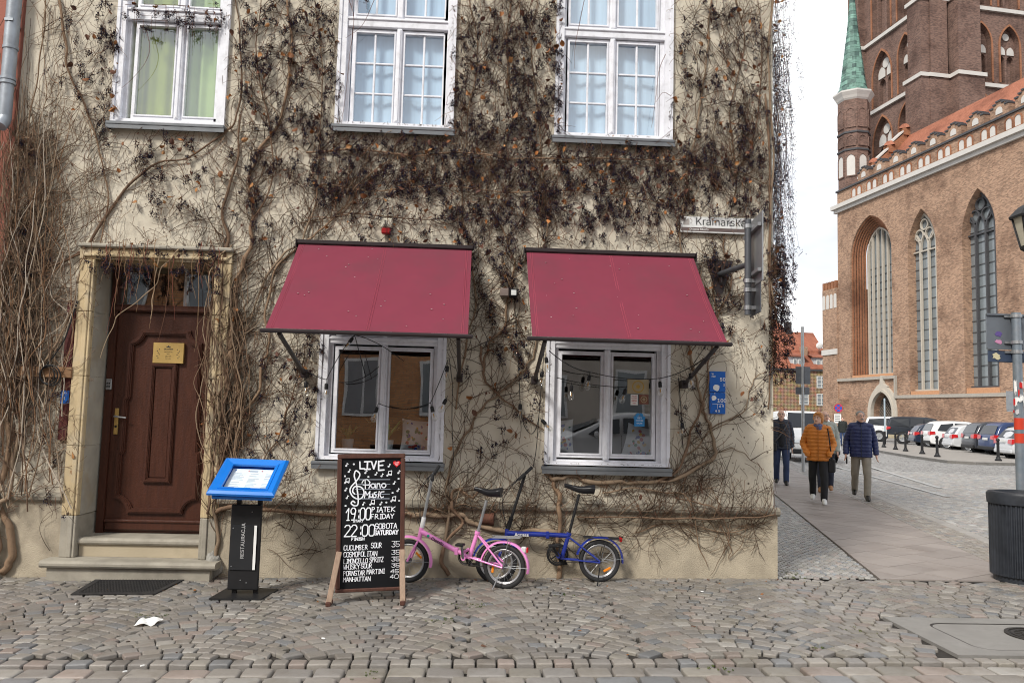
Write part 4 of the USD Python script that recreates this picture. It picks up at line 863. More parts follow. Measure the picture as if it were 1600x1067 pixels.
for q, y, an in (((922, 581), Y, (-.15, 0)), ((1031, 591), Y, (.05, 0)), ((893, 597), Y, (0, 0)), ((979, 603), Y, (-.3, 0)), ((808, 532), -.05, (0, 0)), ((813, 626), -.05, (0, 0)), ((843, 652), -.05, (1.3, 0)), ((852, 553), -.3, (.2, 0)), ((848, 575), -.3, (-.1, 0)), ((1078, 578), -.35, (.1, 0)), ((1066, 655), -.05, (0, 0))): bulb(t, P(*q, y), .06, an)
t = xf('wall_lamp', P(795, 457, -.06), label='small grey and black floodlight box on the wall between the awnings', cat='lamp')
B().box(-.085, .0, -.05, .055, -.045, .035, bev=.008).put('box', M('grey_brown_plastic', (.16, .125, .11), .6), t); B().box(.005, .085, -.07, .05, -.05, .03, bev=.01).put('lamp_body', BLACKPL, t)
B().box(.02, .07, -.074, -.069, -.035, .015).put('lens', M('lamp_lens', (.6, .62, .6), .2), t); B().ring((.0, .02, .05), .07, .005, (0, 1, 0), 14, 5, a0=math.pi, a1=2*math.pi).put('cable', BLACKPL, t)
t = xf('alarm_siren', P(604, 352, -.05), label='white alarm box with red lamp above the left awning, half hidden by vine', cat='alarm')
B().box(-.06, .06, -.01, .05, -.03, .07, bev=.012).put('case', M('aged_white_plastic', (.5, .47, .38), .5), t); B().box(-.045, .045, -.04, .03, -.095, -.034, bev=.012).put('red_lamp', M('red_lens', (.22, .01, .012), .25), t)

# signs on the wall
def text(b, s, h, M4, depth=.0015, bold=False):
    tm = meshkit.text_mesh(s, h, depth, bold); b.tm(tm, M4); return tm.bounds
t = xf('street_name_sign', label='white enamel street name sign with dark lower band, half covered by vine', cat='street sign')
x0, x1, z0, z1 = 2.02, 2.86, 3.385, 3.548; yS = -.05
B().box(x0, x1, yS, yS+.018, z0, z1, bev=.004).put('plate', M('white_enamel', (.62, .63, .62), .35, .05, 20, dirt=(.4, .4, .38), dscale=6), t)
B().box(x0+.012, x1-.012, yS-.002, yS, z0+.015, z0+.052).put('dark_band', M('sign_brown', (.10, .075, .07), .5), t)
FXT = lambda x, y, z: np.array([[1, 0, 0, x], [0, 0, -1, y], [0, 1, 0, z], [0, 0, 0, 1.0]])
b = B(); text(b, 'Kramarska', .075, FXT(x0+.15, yS-.0, z0+.078)); b.put('street_name', PRINTK, t)
b = B(); text(b, 'Główne Miasto', .02, FXT(x0+.09, yS-.002, z0+.024)); b.put('district_name', PRINTW, t)
b = B().ext(Polygon([(0, 0), (.06, 0), (.06, .05), (.045, .075), (.03, .05), (.015, .075), (0, .05)]), .0015, FXT(x0+.03, yS, z0+.075)); b.put('crest', M('crest_grey', (.3, .28, .26), .6), t)
t = xf('traffic_sign', label='traffic signs seen edge-on, on a grey pole held by a wall bracket', cat='traffic sign')
d_ = -.84; pt, pb = P(1171, 344, d_), P(1166, 492, d_); px_ = (pt[0]+pb[0])/2; GP = M('grey_pole', (.09, .095, .105), .45, .2, 8, metal=.4)
B().cyl((px_, d_, pb[2]), (px_, d_, pt[2]), .030, 18).put('pole', GP, t, smooth=40)
pa = P(1118, 429, 0); zA = P(1163, 413, d_)[2]
B().cyl((pa[0]+.03, -.02, pa[2]), (px_, d_, zA), .026, 14).put('bracket_arm', GP, t, smooth=40)
B().ext(Polygon([(-.14, .14), (.14, .14), (.03, -.2), (-.03, -.2)]), .012, FXT(pa[0]+.03, -.022, pa[2])).obox((pa[0]+.03, -.06, pa[2]-.02), (.012, .09, .16)).put('wall_plate', DBR, t)
R_ = rotz(math.radians(-7)); ALU = M('aluminium_back', (.28, .29, .30), .4, .12, 8, metal=.6)
cz1, cz2 = P(1180, 395, d_)[2], P(1180, 457, d_)[2]; pz = V3(px_+.055, d_+.02, 0)
B().obox(pz+V3(.015, .0, cz1+.01), (.012, .62, .62), R_, bev=.004).obox(pz+V3(-.012, .0, cz1+.2), (.03, .60, .03), R_).obox(pz+V3(-.012, 0, cz1-.2), (.03, .6, .03), R_).put('upper_plate', ALU, t)
B().obox(pz+V3(.02, .0, cz2-.05), (.010, .42, .30), R_, bev=.004).put('lower_plate', GP, t); B().obox(pz+V3(.0135, -.12, cz2-.04), (.003, .06, .10), R_).put('sticker', PRINTW, t)
for z in (pt[2]-.06, cz1-.26, cz2+.02, cz2-.14): B().cyl((px_, d_, z-.018), (px_, d_, z+.018), .036, 14).obox((px_+.04, d_, z), (.05, .05, .03)).put('clamp', STEEL, t)
t = xf('survey_sign', label='blue enamel plate with white numbers on the wall left of the corner', cat='sign'); x0, x1, z0, z1 = 2.328, 2.488, 1.578, 1.998; BLU = M('blue_enamel', (.012, .11, .43), .35, .06, 12); b = B(); yS = -.03
B().box(x0, x1, yS, -.004, z0+.215, z1, bev=.003).put('upper_plate', BLU, t); B().box(x0, x1, yS, -.004, z0, z0+.21, bev=.003).put('lower_plate', BLU, t)
for s, h, x, z in (('50', .034, .10, .325), ('3', .022, .135, .275), ('W', .016, .02, .385), ('PKP', .016, .02, .36), ('100', .036, .075, .115), ('6 9', .024, .095, .065), ('4 5', .024, .055, .018), ('H', .012, .045, .195)): b = B(); text(b, s, h, FXT(x0+x, yS-.0005, z0+z), bold=True); b.put('number', PRINTW, t)
b = B(); b.box(x0+.03, x0+.135, yS-.002, yS-.0005, z0+.095, z0+.099).box(x0+.078, x0+.082, yS-.002, yS-.0005, z0+.05, z0+.095)
b.put('cross_line', PRINTW, t)
for x, z, w, h in ((.035, .222, .07, .075), (.015, .125, .055, .06)):
    n = 9; b = B(); b.ext(Polygon([(w*(.5+.5*math.cos(a)*rng.uniform(.75, 1.05)), h*(.5+.5*math.sin(a)*rng.uniform(.75, 1.05))) for a in np.linspace(0, 2*math.pi, n+1)[:-1]]), .001, FXT(x0+x, yS-.0005, z0+z)); b.put('worn_patch', PRINTW, t)
t = xf('door_plaque', label='brass plaque with engraved lettering screwed to the brown door', cat='plaque')
c = P(263, 551.5, DY-.02); w, h = .30, .205
B().box(c[0]-w/2, c[0]+w/2, DY-.0225, DY+.012, c[2]-h/2, c[2]+h/2, bev=.002).put('plate', M('polished_brass', (.62, .45, .17), .35, .14, 7, metal=.7), t)
b = B()
for s, hh, z in (('GDAŃSK', .016, .03), ('RESTAURACJA', .008, .006), ('MENU', .007, -.014), ('12:00 - 22:00', .006, -.032), ('12:00 - 23:00', .006, -.046), ('12:00 - 22:00', .006, -.06)):
    b = B(); bd = meshkit.text_mesh(s, hh).bounds; text(b, s, hh, FXT(c[0]-(bd[1][0])/2, DY-.0225, c[2]+z), .001, z > .02); b.put('engraved_line', PRINTK, t)
b = B(); b.ext(Polygon([(-.022, 0), (.022, 0), (.018, .012), (.008, .008), (0, .024), (-.008, .008), (-.018, .012)]), .001, FXT(c[0], DY-.0225, c[2]+.055))
for sx in (-1, 1):
    for k in range(6): b.ext(Point(sx*(.098+.012*math.sin(k*2.1)), -.05+.017*k).buffer(.005, 4), .001, FXT(c[0], DY-.0225, c[2]))
b.put('engraved_ornament', PRINTK, t, kind='stuff')
t = xf('cable_board', label='weathered brown plank left of the door with black cable looped over it', cat='plank')
a, b_ = P(28, 580, -.05), P(113, 583, -.05); B().box(a[0], b_[0], -.07, -.025, a[2]-.05, a[2]+.05, bev=.005).put('plank', M('weathered_wood', (.20, .11, .055), .8, .3, 10, stretch=(1, 8, 14)), t)
for k in range(3): B().ring((a[0]+.29+.02*k, -.085-.008*k, a[2]-.03), .075+.012*k, .006, (0.1, 1, .1*k), 26, 6).put('cable', BLACKPL, t, smooth=True)
B().tube(smoothpath([P(69, 575, -.08), P(85, 555, -.08), P(100, 532, -.08), P(110, 505, -.08), P(122, 470, -.06)], 5), .006, 6).put('cable', BLACKPL, t, smooth=True)
t = xf('narrow_board', label='narrow dark red board with small blue label along the left door jamb', cat='sign board')
a, b_ = P(121, 470, -.02), P(108, 688, -.02); B().box(-3.93, -3.845, -.035, -.004, b_[2], a[2], bev=.004).put('board', M('dark_red_paint', (.07, .014, .012), .5), t)
c = P(110, 620, -.04); B().box(-3.925, -3.85, -.039, -.0351, c[2]-.065, c[2]+.06).put('blue_label', BLU, t); bb = B(); text(bb, 'i', .03, FXT(-3.895, -.039, c[2]-.03), bold=True); text(bb, 'INFO', .012, FXT(-3.912, -.039, c[2]+.03)); bb.put('label_print', PRINTW, t)
# stickers on the right window
yG = .045
def sticker(name, lab, q, w, h, mat, lines, shape=None):
    t = xf(name, label=lab, cat='sticker'); c = P(*q, yG); B().ext(shape or sbox(-w/2, -h/2, w/2, h/2), .0015, FXT(c[0], yG, c[2])).put('sheet', mat, t); b = B()
    for s, hh, z in lines:
        bd = meshkit.text_mesh(s, hh).bounds; text(b, s, hh, FXT(c[0]-bd[1][0]/2, yG-.0015, c[2]+z), .0008, True)
    return t, c, b
t, c, b = sticker('gold_sticker', 'beige sheet with round golden emblem stuck on the right window', (997, 604), .215, .145, M('beige_paper', (.36, .30, .19), .6), [])
B().ext(Point(0, 0).buffer(.06).difference(Point(0, 0).buffer(.05)), .001, FXT(c[0], yG-.0015, c[2])).ext(Polygon([(.03*math.cos(a)*(1 if i % 2 else .5), .03*math.sin(a)*(1 if i % 2 else .5)) for i, a in enumerate(np.linspace(0, 2*math.pi, 13)[:-1])]), .001, FXT(c[0], yG-.0015, c[2])).put('emblem', M('gold_print', (.42, .27, .06), .4, metal=.5), t)
t, c, b = sticker('price_sticker', 'small white sheet with red print on the right window', (991, 624.5), .072, .105, PRINTW, [('POLSKA', .010, .03), ('KUCHNIA', .009, .01), ('MENU', .013, -.016), ('2024', .010, -.038)]); b.put('print', M('red_print', (.45, .03, .03), .6), t)
t, c, b = sticker('round_emblem_sticker', 'reddish brown square sticker with pale ring on the right window', (1006, 624), .095, .095, M('red_brown_paper', (.20, .075, .05), .6), [])
B().ext(Point(0, 0).buffer(.034).difference(Point(0, 0).buffer(.026)), .001, FXT(c[0], yG-.0015, c[2])).ext(Point(0, 0).buffer(.015), .001, FXT(c[0], yG-.0015, c[2])).put('ring', M('beige_paper', (.36, .30, .19)), t)
t, c, b = sticker('gift_sticker', 'blue sticker shaped like a gift box with bow on the right window', (999, 657.5), .11, .10, M('sticker_blue', (.03, .22, .50), .5), [('GIFT', .013, .022), ('VOUCHER', .011, -.002), ('ONLINE', .011, -.028)],
    sbox(-.052, -.055, .052, .04).union(sbox(-.057, .02, .057, .046)).union(affinity.rotate(affinity.scale(Point(-.02, .06).buffer(.018), 1.2, .8), 30)).union(affinity.rotate(affinity.scale(Point(.02, .06).buffer(.018), 1.2, .8), -30))); b.put('print', PRINTW, t)

# chalkboard
BW = M('board_wood', (.075, .030, .020), .6, .3, 6, .3, 90, stretch=(6, 6, 1.4)); PALEW = M('pale_leg_wood', (.30, .21, .15), .7, .25, 9, .2, 90, stretch=(6, 6, 1.4)); SLATE = M('blackboard', (.005, .0055, .007), .75, .3, 5, spec=.2); CHALK = M('chalk_marker', (.72, .74, .78), .8, .06, 60)
t = xf('chalkboard', label='A-frame chalkboard with live piano music times and cocktail prices, in front of the left window', cat='chalkboard')
BLp, BRp, TLp = P(523.5, 926, -1.03), P(631.5, 921, -.94), P(530, 709.5, -.99)
ex = BRp-BLp; Wd = np.linalg.norm(ex); ex /= Wd; ey = (TLp-BLp); ey -= ex*np.dot(ey, ex)*1.0; Hd = np.linalg.norm(ey); ey /= Hd; ez = np.cross(ex, ey); MBD = frame(BLp, ex, ey, ez)
def bp(px, py): q = Pl(px, py, BLp, ez)-BLp; return np.array([q@ex, q@ey])
fw = .038
B().box(fw-.01, Wd-fw+.01, fw-.01, Hd-fw+.01, -.02, .0, M=MBD).put('slate', SLATE, t)
for nm, q in (('frame_rail', (0, Wd, Hd-fw, Hd)), ('frame_rail', (0, Wd, 0, fw*.75)), ('frame_stile', (0, fw, fw*.75+.001, Hd-fw-.001)), ('frame_stile', (Wd-fw, Wd, fw*.75+.001, Hd-fw-.001))): B().box(q[0], q[1], q[2], q[3], -.03, .016, bev=.006, M=MBD).put(nm, BW, t)
for i, (a, foot) in enumerate((((.028, .335), Gd(513, 947)), ((Wd-.022, .335), Gd(629, 945)))):
    top = BLp+ex*a[0]+ey*a[1]+ez*.024; B().bar(top, foot+V3(0, .0, .02), .045, .02, ez, bev=.004).put('leg', PALEW, t); B().bar(foot+V3(-.0, -.03, .02), foot+V3(0, .10, .02), .04, .036, bev=.005).put('foot', BW, t)
    bk = BLp+ex*(a[0])+ey*Hd*.94-ez*.03; B().bar(bk, V3(bk[0], bk[1]+.52, GZ(bk[0])+.005), .04, .022, ex, bev=.004).put('rear_leg', BW, t)
GLY = {'A': '002640|1232', 'B': '00062635342303|2332312000', 'C': '4536160501103041', 'D': '00062644422000', 'E': '36060030|0323', 'F': '360600|0323', 'H': '0006|4046|0343', 'I': '1636|2620|1030', 'K': '0006|460340', 'L': '060030', 'M': '0006234640', 'N': '00064046',
       'O': '160501103041453616', 'P': '00062635342303', 'R': '00062635342303|1340', 'S': '453616050413334241301001', 'T': '0646|2620', 'U': '060110304146', 'V': '062046', 'W': '0610233046', 'Y': '062346|2320', 'Z': '06460040', '0': '1605011030414536 16'.replace(' ', ''), '1': '042620|1030', '2': '05163645440040',
       '3': '064623334241301001', '4': '30360242', '5': '4606033342413010 01'.replace(' ', ''), '9': '4433130405163645443010', ':': '2122|2425', 'Ą': '002640|1232|4044', ' ': ''}
def strokes(s, x, y, h, w=None, adv=1.25, slant=.05):
    out = []; w = w or h*.55
    for ch in s:
        for st_ in GLY[ch].split('|'):
            if len(st_) < 4: continue
            q = [(int(st_[i]), int(st_[i+1])) for i in range(0, len(st_), 2)]
            if ch == 'Ą' and st_ == '4044': q = [(4, 0), (3.4, -1), (4.4, -1.3)]
            jx, jy = rng.normal(0, .12, 2); out.append([(x+(a+jx*.3)/4*w+slant*b_/6*h, y+(b_+jy*.4)/6*h) for a, b_ in q])
        x += (w*adv if ch not in ' I:1' else w*(adv-.25) if ch != ':' else w*.8)
    return out
def draw(name, lines, wd, mat=CHALK):
    g = unary_union([LineString(l).buffer(wd/2, 3) for l in lines if len(l) > 1]); B().ext(g, .0012, MBD@frame((0, 0, .0002), (1, 0, 0), (0, 1, 0), (0, 0, 1))).put(name, mat, t)
def write(name, s, q0, q1, wd):
    """a word between the points q0 (lower left) and q1 (upper right) of the photograph's board"""
    a, c = bp(*q0), bp(*q1); h = c[1]-a[1]; n = sum(.8 if ch == ':' else 1.0 if ch in ' I1' else 1.25 for ch in s)-.25; draw(name, strokes(s, a[0], a[1], h, (c[0]-a[0])/n), wd)
zb_ = lambda a, b_: (525+a/8.209, 785+b_/8.209)
for s, q0, q1, wd in (('19:00', (125, 225), (440, 65), .0095), ('START', (220, 250), (350, 218), .005), ('22:00', (105, 435), (490, 280), .0095), ('FINISH', (200, 485), (360, 445), .006), ('PIĄTEK', (460, 118), (755, 52), 0.0065), ('FRIDAY', (450, 208), (740, 142), 0.0065), ('SOBOTA', (500, 335), (780, 262), 0.0065), ('SATURDAY', (490, 412), (795, 350), .0085),
        ('CUCUMBER', (100, 610), (405, 540), .0050), ('SOUR', (450, 580), (585, 512), .0050), ('COSMOPOLITAN', (98, 698), (525, 620), .0050), ('LIMONCELLO', (98, 780), (405, 712), .0050), ('SPRITZ', (432, 762), (605, 695), .0050), ('WHISKY', (95, 855), (300, 788), .0050), ('SOUR', (320, 840), (460, 778), .0050),
        ('PORNSTAR', (95, 938), (370, 868), .0050), ('MARTINI', (395, 915), (622, 848), .0050), ('MANHATTAN', (92, 1015), (440, 945), .0050), ('35', (713, 566), (813, 492), .0042), ('35', (713, 664), (813, 605), .0042), ('35', (713, 748), (813, 692), .0042), ('35', (713, 826), (813, 778), .0042), ('45', (698, 901), (803, 850), .0042), ('40', (693, 971), (798, 918), .0042)):
    write('chalk_word', s, zb_(*q0), zb_(*q1), wd)
za_ = lambda *q: [tuple(bp(530+a/11.23, 705+b_/11.23)) for a, b_ in q]
draw('chalk_word', [za_((362, 185), (366, 303), (440, 303)), za_((445, 182), (545, 176)), za_((497, 182), (492, 312)), za_((445, 314), (545, 310)), za_((568, 182), (607, 306), (650, 172)), za_((692, 172), (692, 325)), za_((690, 178), (785, 165)), za_((692, 248), (765, 242)), za_((690, 332), (785, 325))], .0125)
circ = lambda x, y, r, k=1: [(x+r*math.cos(a), y+r*k*math.sin(a)) for a in np.linspace(0, 2*math.pi, 13)]
draw('treble_clef', [[tuple(x) for x in smoothpath(za_((270, 745), (235, 700), (260, 630), (320, 610), (400, 640), (435, 720), (400, 810), (330, 835), (240, 790), (190, 700), (210, 620), (290, 530), (350, 450), (355, 380), (290, 340), (265, 430), (300, 560), (320, 700), (335, 850), (320, 940), (260, 950), (210, 910), (240, 870), (275, 895)), 5)]], .0115)
for y, a, c in ((495, 350, 890), (580, 320, 890), (663, 280, 895), (747, 280, 885), (830, 280, 880)): draw('staff_line', [za_((a, y), (c, y-2))], .0042, M('grey_chalk', (.36, .40, .47), .8))
draw('chalk_word', [za_((400, 550), (430, 500), (490, 490), (540, 540), (520, 590), (420, 585)), za_((455, 505), (460, 655)), za_((548, 580), (522, 642)), za_(*circ(592, 602, 36)), za_((630, 565), (640, 640)), za_((660, 640), (668, 565), (705, 562), (722, 640)), za_(*circ(782, 597, 38))], .0085)
draw('chalk_word', [za_((442, 815), (462, 700), (490, 765), (540, 700), (522, 815)), za_((532, 740), (542, 800), (580, 800), (592, 740), (597, 812)), za_((655, 712), (615, 722), (620, 750), (652, 770), (640, 805), (600, 805)), za_((702, 700), (682, 812)), za_((785, 705), (735, 712), (715, 770), (740, 812), (778, 795))], .0085)
for k, (a, c, kind) in enumerate(((130, 240, 1), (265, 210, 0), (175, 345, 1), (110, 420, 0), (140, 520, 2), (115, 670, 1), (140, 805, 1), (120, 940, 0), (465, 365, 1), (520, 432, 0), (645, 395, 1), (750, 420, 1), (885, 390, 2), (875, 250, 1), (1045, 365, 1), (1050, 465, 0), (965, 555, 1), (945, 712, 0), (1030, 680, 1), (955, 840, 2), (1060, 850, 0), (425, 920, 1), (585, 900, 2), (730, 915, 1), (835, 880, 0))):
    l = [za_(*circ(a-8, c+14, 12, .8))]
    if kind == 1: l += [za_((a+4, c+12), (a+8, c-32), (a+28, c-18))]
    if kind == 2: l += [za_((a-30, c+30), (a-18, c-40), (a+38, c-52), (a+34, c+18)), za_(*circ(a-40, c+32, 11)), za_(*circ(a+24, c+20, 11))]
    draw('chalk_note', l, .0055)
hc = bp(530+1010/11.23, 705+215/11.23); hp = Polygon([(0, -.032)]+[(.0020*16*math.sin(a)**3, .0019*(13*math.cos(a)-5*math.cos(2*a)-2*math.cos(3*a)-math.cos(4*a))) for a in np.linspace(-2.9, 2.9, 30)]).buffer(0)
B().ext(affinity.translate(hp, *hc), .001, MBD).put('red_heart_sticker', M('heart_red', (.60, .01, .012), .5), t)
draw('heart_print', [[(hc[0]-.018, hc[1]+.008), (hc[0]+.018, hc[1]+.010)], [(hc[0]-.014, hc[1]-.002), (hc[0]+.014, hc[1])], [(hc[0]-.008, hc[1]-.012), (hc[0]+.008, hc[1]-.011)]], .0035)

# menu stand
t = xf('menu_stand', label='black menu stand with slanted bright blue frame beside the door steps', cat='menu stand'); MBLU = M('gloss_blue_paint', (.008, .17, .62), .32, .05, 12, coat=.3)
g4 = [Gd(*q) for q in ((326, 938), (407, 938), (435, 922), (360, 918))]; gz = GZ(-1.9)+.004
b = B(); b.ext(Polygon([q[:2] for q in g4]), .012, frame((0, 0, gz), (1, 0, 0), (0, 1, 0), (0, 0, 1))); b.put('base_plate', BLACK, t)
gc = np.mean(g4, 0); cx, cy = P(385, 850, gc[1])[0], gc[1]
for sx in (-.08, .10): B().box(cx+sx-.018, cx+sx+.018, cy-.018, cy+.018, gz+.012, .80).put('post', BLACK, t)
zt, zb2 = P(384, 787, cy)[2], P(384, 919, cy)[2]; B().box(cx-.128, cx+.128, cy-.055, cy-.02, zb2, zt, bev=.006).put('column', BLACK, t)
pz0, pz1 = P(384, 888, cy)[2], P(384, 818, cy)[2]; B().box(cx-.118, cx+.10, cy-.066, cy-.056, pz0, pz1, bev=.002).put('acrylic_panel', M('black_acrylic', (.02, .021, .023), .12, .1, 5), t); B().box(cx+.078, cx+.10, cy-.0685, cy-.0662, pz0+.004, pz1-.004).put('white_strip', PRINTW, t)
b = B(); text(b, 'RESTAURACJA', .030, np.array([[0, -1, 0, cx+.0], [0, 0, -1, cy-.066], [1, 0, 0, pz0+.095], [0, 0, 0, 1.0]]), .001); b.put('lettering', M('grey_print', (.45, .45, .45), .5), t)
for sx, z in ((-.1, pz0+.03), (-.1, pz1-.03), (.05, zt-.06), (-.02, zb2+.08), (.03, zb2+.06)): B().lathe([(0, 0), (.006, 0), (.004, .004), (0, .004)], 8, FXT(cx+sx, cy-.066 if sx == -.1 else cy-.055, z)).put('screw', STEEL, t)
fb, ft = cy-.26, cy+.22
q0, q1, q2 = P(322, 771, fb), P(428, 775, fb), P(352, 716.5, ft); ex2 = q1-q0; W2 = np.linalg.norm(ex2); ex2 /= W2; ey2 = q2-q0; ey2 -= ex2*(ey2@ex2); H2 = np.linalg.norm(ey2); ey2 /= H2; MF = frame(q0, ex2, ey2, np.cross(ex2, ey2))
def mitre(a0, a1, z0, z1, name):
    o = [(a0, a0), (W2-a0, a0), (W2-a0, H2-a0), (a0, H2-a0)]; i_ = [(a1, a1), (W2-a1, a1), (W2-a1, H2-a1), (a1, H2-a1)]; zl = min(z0, z1)-.02
    for k in range(4):
        A1, A2, B1, B2 = o[k], o[(k+1) % 4], i_[k], i_[(k+1) % 4]; v = [(*A1, zl), (*A2, zl), (*B2, zl), (*B1, zl), (*A1, z0), (*A2, z0), (*B2, z1), (*B1, z1)]
        B().add(v, [(3, 2, 1, 0), (4, 5, 6, 7), (0, 1, 5, 4), (1, 2, 6, 5), (2, 3, 7, 6), (3, 0, 4, 7)], None, MF).put(name, MBLU, t)
mitre(0, .022, .005, .022, 'frame_lip'); mitre(.022, .07, .022, .010, 'frame_slope'); mitre(.07, .095, .016, .010, 'frame_bead')
B().box(.03, W2-.03, .03, H2-.03, -.07, -.045, M=MF).put('tray', MBLU, t); B().box(.09, W2-.09, .09, H2-.09, -.0445, -.040, M=MF).put('menu_sheet', M('menu_paper', (.62, .70, .74), .6), t)
b = B()
for col in range(3):
    for r in range(15):
        if rng.random() < .85: x = .125+col*.135; y = .11+r*.019; b.box(x, x+rng.uniform(.05, .095), y, y+.005, -.04, -.0395, M=MF)
b.box(W2/2-.035, W2/2+.035, H2-.135, H2-.12, -.04, -.0394, M=MF).put('menu_print', M('menu_ink', (.18, .24, .32), .6), t, kind='stuff')
for k in range(4): B().ext(Point(.12+k*.115, H2-.12).buffer(.007), .001, MF@frame((0, 0, -.04), (1, 0, 0), (0, 1, 0), (0, 0, 1))).put('menu_dot', BLU if k % 3 == 0 else M('red_print', (.45, .03, .03)), t)

# mat, litter, stone
t = xf('door_mat', label='black ribbed rubber mat on the cobbles before the door steps', cat='door mat'); g4 = [Gd(*q) for q in ((110, 930), (243, 929), (292, 905), (152, 905))]; o = np.mean(g4, 0); pg = Polygon([q[:2]-o[:2] for q in g4])
MM = frame((o[0], o[1], o[2]+.004), (1, 0, .0142), (0, 1, 0), (0, 0, 1)); RM = M('mat_rubber', (.022, .021, .021), .8, .4, 30, .4, 200, dirt=(.05, .045, .04), dscale=9)
B().ext(pg, .004, MM).put('backing', RM, t); B().ext(pg.difference(pg.buffer(-.05)), .009, MM).put('border', RM, t); b = B(); mnx, mny, mxx, mxy = pg.bounds
for x in np.arange(mnx-.5, mxx+.5, .026): b.ext(LineString([(x, mny), (x+.35, mxy)]).buffer(.004, 1).intersection(pg.buffer(-.055)), .008, MM)
for y in np.arange(mny, mxy, .026): b.ext(LineString([(mnx, y), (mxx, y)]).buffer(.004, 1).intersection(pg.buffer(-.055)), .0075, MM)
b.put('ribs', RM, t, kind='stuff')
def crumple(c, sx, sy, sz, mat, name, lab, cat, seed):
    g = trimesh.creation.icosphere(2); v = g.vertices*(.7+.6*meshkit.noise(g.vertices*2.2+seed, seed)[:, None])*np.array([sx, sy, sz]); v[:, 2] -= v[:, 2].min(); tag(B().add(v+np.asarray(c), g.faces).put(name, mat), lab, cat)
p = Gd(232, 975); gx = np.linspace(-1, 1, 7); v = [(p[0]+x*.075+.01*y, p[1]+y*.06, p[2]+.010+.022*abs(math.sin(x*2.1+y*1.3))+.01*y) for x in gx for y in gx]
B().add(v, [(i*7+j, (i+1)*7+j, (i+1)*7+j+1, i*7+j+1) for i in range(6) for j in range(6)]).put('crumpled_tissue', PRINTW, label='white crumpled tissue lying on the cobbles left of the menu stand', cat='litter')
p = Gd(700, 897); crumple(p-V3(0, .02, 0), .075, .035, .075, M('pale_block', (.55, .55, .55), .8), 'pale_block', 'small whitish block against the house foot behind the pink bicycle', 'block', 3)
p = Gd(333, 901); crumple(p-V3(0, .03, 0), .085, .07, .12, M('loose_stone', (.27, .26, .235), .85, .2, 20, .5, 70), 'loose_stone', 'rough grey stone leaning at the right end of the door steps', 'stone', 9)
b = B()
for k in range(170):
    x, y = rng.uniform(-4.6, 3.4), -abs(rng.normal(0, .35))-.05
    if rng.random() < .3: y = rng.uniform(-2.6, -.1)
    z = GZ(x)+.008; s = rng.uniform(.006, .022); R = trimesh.transformations.random_rotation_matrix(rng.random(3))[:3, :3]
    col = [(.22, .09, .03), (.10, .05, .03), (.05, .03, .02), (.03, .025, .03)][int(rng.integers(0, 4))]
    b.add((np.array([(-1, -.6, 0), (1, -.5, .15), (.9, .6, 0), (-.8, .5, .2)])*s)@R.T*[1, 1, .4]+(x, y, z), [(0, 1, 2, 3)], col)
b.put('fallen_leaves', LEAFM, label='small dead leaves and berries strewn along the foot of the house', cat='leaf litter', kind='stuff')
for q, lab in (((118, 946), 'by the left corner of the door mat'), ((1097, 926), 'before the plinth below the blue sign'), ((505, 1000), 'below the left leg of the chalkboard'), ((222, 1043), 'on the kerb row below the tissue'), ((195, 1052), 'on the front setts at the lower left'), ((1187, 937), 'in front of the house corner')):
    p = Gd(*q); a = rng.uniform(0, 3); B().cyl(p+V3(-.012*math.cos(a), -.012*math.sin(a), .014), p+V3(.012*math.cos(a), .012*math.sin(a), .014), .005, 8, ).put('cigarette_end', PRINTW, label='tiny white cigarette end '+lab, cat='litter', group='cigarette ends on the paving')
t = xf('rusty_spout', P(762, 810, -.06), label='short rusty pipe stub in the plinth behind the pink saddle', cat='pipe stub'); RU = M('rust', (.10, .04, .025), .8, .4, 20)
B().cyl((-.07, 0, 0), (.05, -.02, 0), .052, 16).put('pipe', RU, t, smooth=40); B().cyl((.03, -.017, 0), (.06, -.021, 0), .06, 16).put('flange', RU, t, smooth=40)
